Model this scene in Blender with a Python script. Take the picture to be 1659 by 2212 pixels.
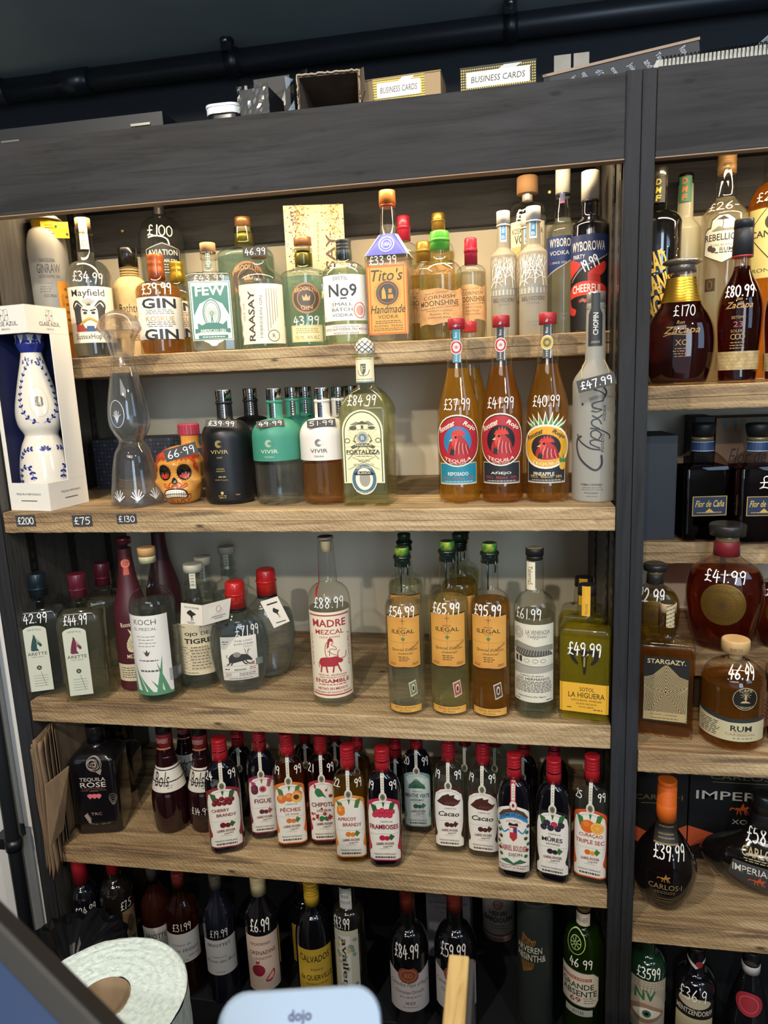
import bpy, bmesh, math, random
from mathutils import Vector, Matrix
from mathutils.geometry import tessellate_polygon
random.seed(7)
for o in list(bpy.data.objects): bpy.data.objects.remove(o)
SC = bpy.context.scene
COL = SC.collection
PI = math.pi

# ------------------------------------------------------------------ camera
W, H = 1659, 2212
FPX = 1500.0
DC = 1.2                       # camera stands 1.2 m in front of the shelf fronts
ZC = 1.56                      # eye height above the floor
YAW, PITCH, ROLL = math.radians(10.116), math.radians(-10.735), math.radians(2.3984)
RM = Matrix.Rotation(YAW, 3, 'Z') @ Matrix.Rotation(PITCH, 3, 'X') @ Matrix.Rotation(ROLL, 3, 'Y')
cam = bpy.data.cameras.new('camera'); camo = bpy.data.objects.new('camera', cam); COL.objects.link(camo)
cam.sensor_fit = 'VERTICAL'; cam.sensor_height = 36.0; cam.sensor_width = 27.0
cam.lens = FPX / H * 36.0
cam.clip_start = 0.01
camo.location = (0, -DC, ZC)
camo.rotation_euler = (RM @ Matrix.Rotation(PI / 2, 3, 'X')).to_euler()
cam.dof.use_dof = True; cam.dof.focus_distance = 1.32; cam.dof.aperture_fstop = 8.0
SC.camera = camo

# ------------------------------------------------------------------ view, world
SC.view_settings.view_transform = 'Standard'; SC.view_settings.look = 'None'
SC.view_settings.exposure = 0.42; SC.view_settings.gamma = 1.0; SC.view_settings.use_curve_mapping = False
SC.cycles.max_bounces = 14; SC.cycles.transmission_bounces = 12; SC.cycles.transparent_max_bounces = 28
SC.cycles.diffuse_bounces = 3; SC.cycles.glossy_bounces = 4
SC.cycles.caustics_reflective = False; SC.cycles.blur_glossy = 1.0
SC.cycles.sample_clamp_indirect = 3.0
wd = bpy.data.worlds.new('shop_air'); SC.world = wd; wd.use_nodes = True
wd.node_tree.nodes['Background'].inputs[0].default_value = (0.42, 0.50, 0.62, 1)
wd.node_tree.nodes['Background'].inputs[1].default_value = 0.9

def light(name, kind, loc, energy, col, target=None, size=.1, size_y=None, spot=60, blend=.5):
    l = bpy.data.lights.new(name, kind); l.energy = energy; l.color = col
    o = bpy.data.objects.new(name, l); COL.objects.link(o)
    o.location = (loc[0], loc[1], loc[2] + ZC)
    if kind == 'AREA':
        l.shape = 'RECTANGLE' if size_y else 'DISK'; l.size = size
        if size_y: l.size_y = size_y
    else: l.shadow_soft_size = size
    if kind == 'SPOT': l.spot_size = math.radians(spot); l.spot_blend = blend
    if target:
        d = Vector(target) - Vector(loc); o.rotation_euler = d.to_track_quat('-Z', 'Y').to_euler()
    return o
WARM = (1.0, .78, .50); NEUT = (1.0, .90, .76); COOL = (.62, .80, 1.0)
# led strips behind the fascias (the lit strip things are built with the cabinets)
light('led_glow_main', 'AREA', (-.40, .15, .405), 5.0, WARM, (-.40, .26, -.1), 1.10, .03)
light('led_glow_side', 'AREA', (.62, .15, .405), 3.7, WARM, (.62, .24, -.1), .72, .03)
# ceiling spots of the shop, in front of the shelves
light('ceiling_spot_near', 'SPOT', (-.75, -1.35, 1.0), 60, NEUT, (-.30, .1, -.55), .03, spot=95)
light('ceiling_spot_far', 'SPOT', (-.35, -2.7, 1.06), 75, NEUT, (-.30, .2, -.3), .03, spot=60)
light('ceiling_spot_side', 'SPOT', (1.0, -1.7, 1.06), 42, NEUT, (.42, .1, -.7), .03, spot=80)
# daylight from the shop window behind the photographer, and the cool tube over the till
light('shop_window', 'AREA', (.9, -3.4, .35), 26, COOL, (.1, .2, -.2), .8, 1.5)
light('overhead_fill', 'AREA', (-.3, -2.3, 1.10), 22, (1, .93, .84), (-.3, -2.0, -1), 1.6, 1.0)  # unseen fill, added overhead to brighten the cabinets
light('tube_light', 'AREA', (1.35, -1.0, .45), 4.5, (.45, .68, 1.0), (.35, .0, .62), .5, .9)

# ------------------------------------------------------------------ pixel <-> world helpers (shop surveyed from the photograph)
def ray(px, py):
    return RM @ Vector(((px - W / 2) / FPX, 1.0, -(py - H / 2) / FPX))
def at_y(px, py, Y):
    d = ray(px, py); t = (Y + DC) / d.y; return Vector((d.x * t, Y, d.z * t))
def at_z(px, py, Z):
    d = ray(px, py); t = Z / d.z; return Vector((d.x * t, d.y * t - DC, Z))
def at_d(px, py, dep):
    d = ray(px, py); return Vector((d.x * dep, d.y * dep - DC, d.z * dep))
def depth(p):
    return (RM.transposed() @ (Vector(p) + Vector((0, DC, 0)))).y

# ------------------------------------------------------------------ materials
def lin(hx):
    hx = hx.lstrip('#')
    c = [int(hx[i:i + 2], 16) / 255 for i in (0, 2, 4)]
    return tuple((x / 12.92 if x <= .04045 else ((x + .055) / 1.055) ** 2.4) for x in c) + (1,)
_mc = {}
def nt(m): m.use_nodes = True; return m.node_tree.nodes, m.node_tree.links
def M(hx, rough=.5, metal=0.0, coat=0.0):
    k = (hx, rough, metal, coat)
    if k in _mc: return _mc[k]
    m = bpy.data.materials.new('paint_' + hx); n, l = nt(m); b = n['Principled BSDF']
    b.inputs['Base Color'].default_value = lin(hx); b.inputs['Roughness'].default_value = rough
    b.inputs['Metallic'].default_value = metal; b.inputs['Coat Weight'].default_value = coat
    b.inputs['Coat Roughness'].default_value = .05
    _mc[k] = m; return m
def bumpy(hx, scale=60, strength=.3, rough=.6, hx2=None, stretch=(1, 1, 1), metal=0.0, dist=.002, lo=.35, hi=.65, detail=6):
    k = ('bump', hx, scale, strength, rough, hx2, stretch, metal, lo, hi)
    if k in _mc: return _mc[k]
    m = bpy.data.materials.new('grain_' + hx); n, l = nt(m); b = n['Principled BSDF']
    tc = n.new('ShaderNodeTexCoord'); mp = n.new('ShaderNodeMapping'); mp.inputs['Scale'].default_value = stretch
    no = n.new('ShaderNodeTexNoise'); no.inputs['Scale'].default_value = scale; no.inputs['Detail'].default_value = detail
    l.new(tc.outputs['Object'], mp.inputs[0]); l.new(mp.outputs[0], no.inputs['Vector'])
    cr = n.new('ShaderNodeValToRGB'); cr.color_ramp.elements[0].position = lo; cr.color_ramp.elements[1].position = hi
    cr.color_ramp.elements[0].color = lin(hx2 or hx); cr.color_ramp.elements[1].color = lin(hx)
    l.new(no.outputs['Fac'], cr.inputs[0]); l.new(cr.outputs[0], b.inputs['Base Color'])
    bp = n.new('ShaderNodeBump'); bp.inputs['Strength'].default_value = strength; bp.inputs['Distance'].default_value = dist
    l.new(no.outputs['Fac'], bp.inputs['Height']); l.new(bp.outputs[0], b.inputs['Normal'])
    b.inputs['Roughness'].default_value = rough; b.inputs['Metallic'].default_value = metal
    _mc[k] = m; return m
def glass(hx='f4faf6', rough=0.0):
    """bottle wall: tinted see-through with fresnel gloss"""
    k = ('glass', hx, rough)
    if k in _mc: return _mc[k]
    m = bpy.data.materials.new('bottle_glass_' + hx); n, l = nt(m)
    n.remove(n['Principled BSDF']); out = n['Material Output']
    tr = n.new('ShaderNodeBsdfTransparent'); tr.inputs[0].default_value = tuple(math.sqrt(x) for x in lin(hx)[:3]) + (1,)
    gl = n.new('ShaderNodeBsdfGlossy'); gl.inputs['Roughness'].default_value = max(.03, rough)
    ge = n.new('ShaderNodeNewGeometry'); mi = n.new('ShaderNodeMix'); mi.inputs[2].default_value = 1.5; mi.inputs[3].default_value = 1 / 1.5
    fr = n.new('ShaderNodeFresnel'); mx = n.new('ShaderNodeMixShader')
    l.new(ge.outputs['Backfacing'], mi.inputs[0]); l.new(mi.outputs[0], fr.inputs['IOR'])
    ma = n.new('ShaderNodeMath'); ma.operation = 'MULTIPLY'; ma.inputs[1].default_value = 1.25
    l.new(fr.outputs[0], ma.inputs[0]); ma.use_clamp = True
    l.new(ma.outputs[0], mx.inputs[0]); l.new(tr.outputs[0], mx.inputs[1]); l.new(gl.outputs[0], mx.inputs[2])
    l.new(mx.outputs[0], out.inputs[0]); _mc[k] = m; return m
def liquid(hx, see=.25, ior=1.34):
    """spirit: refracting body, part of the light passing straight through"""
    k = ('liq', hx, see)
    if k in _mc: return _mc[k]
    m = bpy.data.materials.new('spirit_' + hx); n, l = nt(m)
    n.remove(n['Principled BSDF']); out = n['Material Output']
    tr = n.new('ShaderNodeBsdfTransparent'); lc = lin(hx); sq = tuple(math.sqrt(x) for x in lc[:3]) + (1,)
    tr.inputs[0].default_value = sq
    gl = n.new('ShaderNodeBsdfGlass'); gl.inputs['Color'].default_value = sq; gl.inputs['IOR'].default_value = ior
    gl.inputs['Roughness'].default_value = 0.0
    mx = n.new('ShaderNodeMixShader'); mx.inputs[0].default_value = 1 - see - .22
    l.new(tr.outputs[0], mx.inputs[1]); l.new(gl.outputs[0], mx.inputs[2])
    # a little of the light scatters inside, more in strongly coloured spirits
    body = .03 + .15 * min(1, (max(lc[:3]) - min(lc[:3])) * 1.4) * max(lc[:3])
    df = n.new('ShaderNodeBsdfDiffuse'); df.inputs[0].default_value = lc; tl = n.new('ShaderNodeBsdfTranslucent'); tl.inputs[0].default_value = lc
    ms = n.new('ShaderNodeMixShader'); ms.inputs[0].default_value = .5; mb_ = n.new('ShaderNodeMixShader'); mb_.inputs[0].default_value = body
    l.new(df.outputs[0], ms.inputs[1]); l.new(tl.outputs[0], ms.inputs[2]); l.new(mx.outputs[0], mb_.inputs[1]); l.new(ms.outputs[0], mb_.inputs[2])
    l.new(mb_.outputs[0], out.inputs[0])
    _mc[k] = m; return m
def frosted(hx='e8e6de', through=.45, rough=.35):
    k = ('frost', hx, through)
    if k in _mc: return _mc[k]
    m = bpy.data.materials.new('frosted_' + hx); n, l = nt(m)
    b = n['Principled BSDF']; b.inputs['Base Color'].default_value = lin(hx); b.inputs['Roughness'].default_value = rough
    t = n.new('ShaderNodeBsdfTranslucent'); t.inputs[0].default_value = lin(hx)
    tr = n.new('ShaderNodeBsdfTransparent'); tr.inputs[0].default_value = lin(hx)
    m1 = n.new('ShaderNodeMixShader'); m1.inputs[0].default_value = .5
    m2 = n.new('ShaderNodeMixShader'); m2.inputs[0].default_value = through * .6
    l.new(b.outputs[0], m1.inputs[1]); l.new(t.outputs[0], m1.inputs[2])
    l.new(m1.outputs[0], m2.inputs[1]); l.new(tr.outputs[0], m2.inputs[2]); l.new(m2.outputs[0], n['Material Output'].inputs[0])
    _mc[k] = m; return m
def wood(name, c1, c2, c3, axis='X', scale=1.0, saw=True):
    """reclaimed pine: long grain, saw marks, knots and nail holes"""
    k = ('wood', name)
    if k in _mc: return _mc[k]
    m = bpy.data.materials.new(name); n, l = nt(m); b = n['Principled BSDF']
    tc = n.new('ShaderNodeTexCoord'); mp = n.new('ShaderNodeMapping')
    s = {'X': (1.2, 16, 16), 'Z': (16, 16, 1.2), 'Y': (16, 1.2, 16)}[axis]
    mp.inputs['Scale'].default_value = [x * scale for x in s]
    l.new(tc.outputs['Object'], mp.inputs[0])
    n1 = n.new('ShaderNodeTexNoise'); n1.inputs['Scale'].default_value = 3.2; n1.inputs['Detail'].default_value = 9; n1.inputs['Roughness'].default_value = .68; n1.inputs['Distortion'].default_value = .8
    l.new(mp.outputs[0], n1.inputs['Vector'])
    n2 = n.new('ShaderNodeTexNoise'); n2.inputs['Scale'].default_value = 2.1; n2.inputs['Detail'].default_value = 3
    l.new(tc.outputs['Object'], n2.inputs['Vector'])
    r1 = n.new('ShaderNodeValToRGB'); e = r1.color_ramp.elements
    e[0].position = .35; e[0].color = lin(c3); e[1].position = .66; e[1].color = lin(c1)
    em = r1.color_ramp.elements.new(.48); em.color = lin(c2)
    l.new(n1.outputs['Fac'], r1.inputs[0])
    mm = n.new('ShaderNodeMix'); mm.data_type = 'RGBA'; mm.blend_type = 'MULTIPLY'
    r2 = n.new('ShaderNodeValToRGB'); r2.color_ramp.elements[0].color = (.62, .56, .50, 1); r2.color_ramp.elements[1].color = (1, 1, 1, 1)
    r2.color_ramp.elements[0].position = .38; r2.color_ramp.elements[1].position = .58
    l.new(n2.outputs['Fac'], r2.inputs[0]); mm.inputs[0].default_value = .8
    l.new(r1.outputs[0], mm.inputs[6]); l.new(r2.outputs[0], mm.inputs[7])
    # knots / nail holes
    vo = n.new('ShaderNodeTexVoronoi'); vo.inputs['Scale'].default_value = 9.0
    mp3 = n.new('ShaderNodeMapping'); mp3.inputs['Scale'].default_value = (.9, 1.6, 2.2); l.new(tc.outputs['Object'], mp3.inputs[0]); l.new(mp3.outputs[0], vo.inputs['Vector'])
    r3 = n.new('ShaderNodeValToRGB'); r3.color_ramp.elements[0].position = .035; r3.color_ramp.elements[1].position = .10
    r3.color_ramp.elements[0].color = (.10, .07, .05, 1); r3.color_ramp.elements[1].color = (1, 1, 1, 1)
    l.new(vo.outputs['Distance'], r3.inputs[0])
    m3 = n.new('ShaderNodeMix'); m3.data_type = 'RGBA'; m3.blend_type = 'MULTIPLY'; m3.inputs[0].default_value = .85
    l.new(mm.outputs[2], m3.inputs[6]); l.new(r3.outputs[0], m3.inputs[7])
    l.new(m3.outputs[2], b.inputs['Base Color'])
    wv = n.new('ShaderNodeTexWave'); wv.inputs['Scale'].default_value = 55; wv.inputs['Distortion'].default_value = 9; wv.inputs['Detail'].default_value = 2
    wv.bands_direction = 'DIAGONAL'; l.new(tc.outputs['Object'], wv.inputs['Vector'])
    ad = n.new('ShaderNodeMath'); ad.operation = 'MULTIPLY_ADD'; ad.inputs[1].default_value = .35 if saw else 0; l.new(wv.outputs['Fac'], ad.inputs[0]); l.new(n1.outputs['Fac'], ad.inputs[2])
    bp = n.new('ShaderNodeBump'); bp.inputs['Strength'].default_value = .55; bp.inputs['Distance'].default_value = .003
    l.new(ad.outputs[0], bp.inputs['Height']); l.new(bp.outputs[0], b.inputs['Normal'])
    b.inputs['Roughness'].default_value = .75
    _mc[k] = m; return m
WOOD = wood('reclaimed_pine', 'cdb48c', 'ab9068', '77604a')
BLACKWOOD_X = wood('black_ash', '323234', '262628', '121213', 'X', 1.0, False)
BLACKWOOD_Z = wood('black_ash_upright', '292a2f', '1f2024', '0e0f11', 'Z', 1.0, False)

# ------------------------------------------------------------------ mesh building
class MB:
    def __init__(s): s.v = []; s.f = []; s.m = []; s.mats = []; s.sm = []
    def slot(s, mat):
        if mat not in s.mats: s.mats.append(mat)
        return s.mats.index(mat)
    def add(s, verts, faces, mat, smooth=False):
        o = len(s.v); k = s.slot(mat)
        s.v += [tuple(v) for v in verts]; s.f += [tuple(i + o for i in f) for f in faces]
        s.m += [k] * len(faces); s.sm += [smooth] * len(faces)
    def box(s, lo, hi, mat):
        (a, b, c), (d, e, f) = lo, hi
        s.add([(a, b, c), (d, b, c), (d, e, c), (a, e, c), (a, b, f), (d, b, f), (d, e, f), (a, e, f)],
              [(0, 3, 2, 1), (4, 5, 6, 7), (0, 1, 5, 4), (1, 2, 6, 5), (2, 3, 7, 6), (3, 0, 4, 7)], mat)
    def tube(s, pts, r, mat, seg=10, cap=True):
        pts = [Vector(p) for p in pts]; rings = []
        up = Vector((0, 0, 1))
        for i, p in enumerate(pts):
            t = (pts[min(i + 1, len(pts) - 1)] - pts[max(i - 1, 0)]).normalized()
            a = t.cross(up); a = a.normalized() if a.length > 1e-4 else Vector((1, 0, 0))
            b = a.cross(t)
            rr = r[i] if isinstance(r, (list, tuple)) else r
            rings.append([p + a * rr * math.cos(q * 2 * PI / seg) + b * rr * math.sin(q * 2 * PI / seg) for q in range(seg)])
        v = [x for q in rings for x in q]; f = []
        for i in range(len(rings) - 1):
            for q in range(seg): f.append((i * seg + q, i * seg + (q + 1) % seg, (i + 1) * seg + (q + 1) % seg, (i + 1) * seg + q))
        if cap: f += [tuple(range(seg)), tuple(reversed(range((len(rings) - 1) * seg, len(rings) * seg)))]
        s.add(v, f, mat, True)
    def build(s, name, parent=None, label=None, bevel=0, loc=None, recalc=True, kind=None):
        me = bpy.data.meshes.new(name); me.from_pydata(s.v, [], s.f)
        for m in s.mats: me.materials.append(m)
        me.polygons.foreach_set('material_index', s.m); me.polygons.foreach_set('use_smooth', s.sm)
        if recalc:
            bm = bmesh.new(); bm.from_mesh(me); bmesh.ops.recalc_face_normals(bm, faces=bm.faces); bm.to_mesh(me); bm.free()
        me.update(); o = bpy.data.objects.new(name, me); COL.objects.link(o)
        if parent: o.parent = parent
        if loc is not None: o.location = loc
        if bevel:
            b = o.modifiers.new('bevel', 'BEVEL'); b.width = bevel; b.segments = 2; b.limit_method = 'ANGLE'
        if label: o['label'] = label
        if kind: o['kind'] = kind
        return o
def tag(o, label, cat, group=None):
    o['label'] = label; o['category'] = cat
    if group: o['group'] = group
    return o
def empty(name, loc, label, cat, rz=0, group=None):
    o = bpy.data.objects.new(name, None); COL.objects.link(o); o.empty_display_size = .02
    o.location = (loc[0], loc[1], loc[2] + ZC); o.rotation_euler = (0, 0, rz)
    return tag(o, label, cat, group)
def struct(name, lo, hi, mat, bevel=0):
    c = [(a + b) / 2 for a, b in zip(lo, hi)]
    mb = MB(); mb.box([a - k for a, k in zip(lo, c)], [b - k for b, k in zip(hi, c)], mat)
    o = mb.build(name, None, bevel=bevel, loc=(c[0], c[1], c[2] + ZC)); o['kind'] = 'structure'; return o
def slab(name, lo, hi, mat, label, cat, bevel=0, group=None, parent=None):
    c = [(a + b) / 2 for a, b in zip(lo, hi)]
    mb = MB(); mb.box([a - k for a, k in zip(lo, c)], [b - k for b, k in zip(hi, c)], mat)
    o = mb.build(name, None, bevel=bevel, loc=(c[0], c[1], c[2] + ZC)); return tag(o, label, cat, group)
def lathe(mb, prof, mat, seg=40, close=True, smooth=True):
    n = len(prof); v = []; f = []
    for z, r in prof:
        v += [(r * math.cos(2 * PI * k / seg), r * math.sin(2 * PI * k / seg), z) for k in range(seg)]
    for i in range(n - 1):
        for k in range(seg): f.append((i * seg + k, i * seg + (k + 1) % seg, (i + 1) * seg + (k + 1) % seg, (i + 1) * seg + k))
    mb.add(v, f, mat, smooth)
    if close:
        mb.add(v[:seg], [tuple(reversed(range(seg)))], mat); mb.add(v[-seg:], [tuple(range(seg))], mat)

# ------------------------------------------------------------------ text and printed shapes
TMP = bpy.data.scenes.new('lettering_scratch'); _tc = {}
def glyphs(text, bold=0.0, shear=0.0):
    k = (text, bold, shear)
    if k in _tc: return _tc[k]
    cu = bpy.data.curves.new('t', 'FONT'); cu.body = text; cu.size = 1; cu.resolution_u = 2; cu.offset = bold; cu.shear = shear; cu.fill_mode = 'FRONT'
    ob = bpy.data.objects.new('t', cu); TMP.collection.objects.link(ob)
    vl = TMP.view_layers[0]; vl.update(); dg = vl.depsgraph
    ev = ob.evaluated_get(dg); me = ev.to_mesh()
    v = [(p.co.x, p.co.y) for p in me.vertices]; me.calc_loop_triangles(); f = [tuple(t.vertices) for t in me.loop_triangles]
    ev.to_mesh_clear(); bpy.data.objects.remove(ob); bpy.data.curves.remove(cu)
    if v:
        x0 = min(p[0] for p in v); x1 = max(p[0] for p in v); y0 = min(p[1] for p in v); y1 = max(p[1] for p in v)
        v = [((p[0] - x0) / max(x1 - x0, 1e-6) - .5, (p[1] - y0) / max(y1 - y0, 1e-6) - .5) for p in v]
    _tc[k] = (v, f); return v, f
def catmull(pts, n=6, closed=False):
    if len(pts) < 3: return list(pts)
    P = list(pts); out = []
    N = len(P)
    for i in range(N if closed else N - 1):
        p0 = P[(i - 1) % N] if closed or i > 0 else P[0]; p1 = P[i]; p2 = P[(i + 1) % N]
        p3 = P[(i + 2) % N] if closed or i + 2 < N else P[-1]
        for k in range(n):
            t = k / n
            out.append(tuple(.5 * ((2 * b) + (c - a) * t + (2 * a - 5 * b + 4 * c - d) * t * t + (3 * b - a - 3 * c + d) * t ** 3) for a, b, c, d in zip(p0, p1, p2, p3)))
    if not closed: out.append(tuple(P[-1]))
    return out
def ribbon(pts, w):
    """flat stroke of width w with round ends -> verts, faces"""
    v = []; f = []; n = len(pts)
    for i, p in enumerate(pts):
        a = pts[max(i - 1, 0)]; b = pts[min(i + 1, n - 1)]
        dx, dy = b[0] - a[0], b[1] - a[1]; L = math.hypot(dx, dy) or 1
        ww = w[i] if isinstance(w, list) else w
        v += [(p[0] - dy / L * ww / 2, p[1] + dx / L * ww / 2), (p[0] + dy / L * ww / 2, p[1] - dx / L * ww / 2)]
        if i: f.append((2 * i - 2, 2 * i - 1, 2 * i + 1, 2 * i))
    for q in (0, n - 1):
        o = len(v); ww = w[q] if isinstance(w, list) else w
        v += [(pts[q][0] + ww / 2 * math.cos(k * PI / 4), pts[q][1] + ww / 2 * math.sin(k * PI / 4)) for k in range(8)]; f.append(tuple(range(o, o + 8)))
    return v, f
HAND = {'0': [[(.3, 1), (.05, .75), (.05, .25), (.3, 0), (.55, .25), (.55, .75), (.3, 1)]], '1': [[(.3, 1), (.28, .5), (.26, 0)]],
 '2': [[(.05, .78), (.2, .98), (.45, .95), (.5, .7), (.3, .35), (.03, .04), (.3, .07), (.62, .03)]],
 '3': [[(.05, .95), (.35, 1), (.5, .8), (.22, .55), (.5, .42), (.48, .1), (.2, 0), (.02, .1)]],
 '4': [[(.3, 1), (.15, .65), (.05, .38), (.3, .38), (.62, .42)], [(.42, .72), (.4, .35), (.37, -.05)]],
 '5': [[(.58, 1), (.15, .97)], [(.15, .97), (.1, .6), (.38, .62), (.54, .32), (.32, .03), (.04, .08)]],
 '6': [[(.5, 1), (.2, .65), (.05, .25), (.28, 0), (.54, .22), (.35, .48), (.1, .32)]],
 '7': [[(.03, .95), (.3, .97), (.58, .98), (.4, .5), (.28, -.05)]],
 '8': [[(.45, .9), (.2, 1), (.1, .78), (.3, .52), (.5, .25), (.3, 0), (.08, .2), (.3, .52), (.5, .8), (.45, .9)]],
 '9': [[(.52, .85), (.3, 1), (.06, .78), (.22, .52), (.5, .68), (.52, .9), (.48, .4), (.4, -.05)]],
 '£': [[(.58, .88), (.42, 1), (.26, .84), (.3, .45), (.22, .15), (.02, .0), (.3, .1), (.62, .0)], [(.06, .48), (.52, .5)]],
 'z': [[(.05, .95), (.5, 1), (.32, .55), (.03, .05), (.3, .08), (.62, .02)], [(.1, .5), (.5, .55)]],
 '.': [[(.12, .05), (.16, .08)]], '·': [[(.12, .4), (.16, .43)]], '-': [[(.05, .5), (.4, .5)]], ' ': []}
ADV = {'.': .34, '·': .4, '1': .46, ' ': .5, '-': .5}
def handwriting(text):
    """strokes in a box 0..wid x 0..1"""
    x = 0; out = []
    for c in text:
        for st in HAND[c]: out.append([(x + p[0], p[1]) for p in st])
        x += ADV.get(c, .74)
    return out, x - .12
class Print:
    """prints flat shapes through a surface map (u, v in metres, layer height) into one mesh"""
    def __init__(s, fmap, du=.0026, dv=1.0, e0=.00022, de=.00003):
        s.mb = MB(); s.map = fmap; s.du = du; s.dv = dv; s.e = e0; s.de = de
    def tris(s, v, f, mat):
        v = [tuple(p) for p in v]; tr = []
        for q in f:
            for k in range(1, len(q) - 1): tr.append((q[0], q[k], q[k + 1]))
        out = []; guard = 0
        while tr and guard < 60000:
            guard += 1; t = tr.pop(); best = 0; bi = 0
            for k in range(3):
                a, b = v[t[k]], v[t[(k + 1) % 3]]; L = max(abs(a[0] - b[0]) / s.du, abs(a[1] - b[1]) / s.dv)
                if L > best: best = L; bi = k
            if best <= 1: out.append(t); continue
            a, b, c = t[bi], t[(bi + 1) % 3], t[(bi + 2) % 3]
            v.append(((v[a][0] + v[b][0]) / 2, (v[a][1] + v[b][1]) / 2)); m = len(v) - 1
            tr += [(a, m, c), (m, b, c)]
        s.mb.add([s.map(p[0], p[1], s.e) for p in v], out, mat, False); s.e += s.de
    def poly(s, pts, mat):
        pts = list(pts); f = tessellate_polygon([[Vector((p[0], p[1], 0)) for p in pts]])
        s.tris(pts, f, mat)
    def rect(s, u0, v0, u1, v1, mat):
        n = max(1, math.ceil((u1 - u0) / s.du)); m = max(1, math.ceil((v1 - v0) / s.dv))
        v = [(u0 + (u1 - u0) * i / n, v0 + (v1 - v0) * j / m) for j in range(m + 1) for i in range(n + 1)]
        f = [(j * (n + 1) + i, j * (n + 1) + i + 1, (j + 1) * (n + 1) + i + 1, (j + 1) * (n + 1) + i) for j in range(m) for i in range(n)]
        s.mb.add([s.map(p[0], p[1], s.e) for p in v], f, mat, False); s.e += s.de
    def ell(s, cu, cv, ru, rv, mat, n=28): s.poly([(cu + ru * math.cos(k * 2 * PI / n), cv + rv * math.sin(k * 2 * PI / n)) for k in range(n)], mat)
    def ring(s, cu, cv, ru, rv, w, mat, n=32):
        v = []; f = []
        for k in range(n):
            a = k * 2 * PI / n; v += [(cu + ru * math.cos(a), cv + rv * math.sin(a)), (cu + (ru - w) * math.cos(a), cv + (rv - w) * math.sin(a))]
            j = (k + 1) % n; f.append((2 * k, 2 * j, 2 * j + 1, 2 * k + 1))
        s.tris(v, f, mat)
    def stroke(s, pts, w, mat, smooth=True, n=5):
        p = catmull(pts, n) if smooth and len(pts) > 2 else list(pts)
        v, f = ribbon(p, w); s.tris(v, f, mat)
    def text(s, t, cu, cv, w, h, mat, b=0.0, sh=0.0, arc=0.0, rot=0.0):
        v, f = glyphs(t, round(b * .55, 3), sh); c, q = math.cos(math.radians(rot)), math.sin(math.radians(rot)); o = []
        for x, y in v:
            X, Y = x * w, y * h + arc * (1 - 4 * x * x); o.append((cu + X * c - Y * q, cv + X * q + Y * c))
        s.tris(o, f, mat)
    def hand(s, t, cu, cv, w, h, mat, th=.1, rot=0.0):
        st, wid = handwriting(t); c, q = math.cos(math.radians(rot)), math.sin(math.radians(rot))
        for k in st:
            p = []
            for x, y in k:
                X, Y = (x / wid - .5) * w, (y - .5) * h; p.append((cu + X * c - Y * q, cv + X * q + Y * c))
            s.stroke(p, th * h, mat, n=4)
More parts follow.
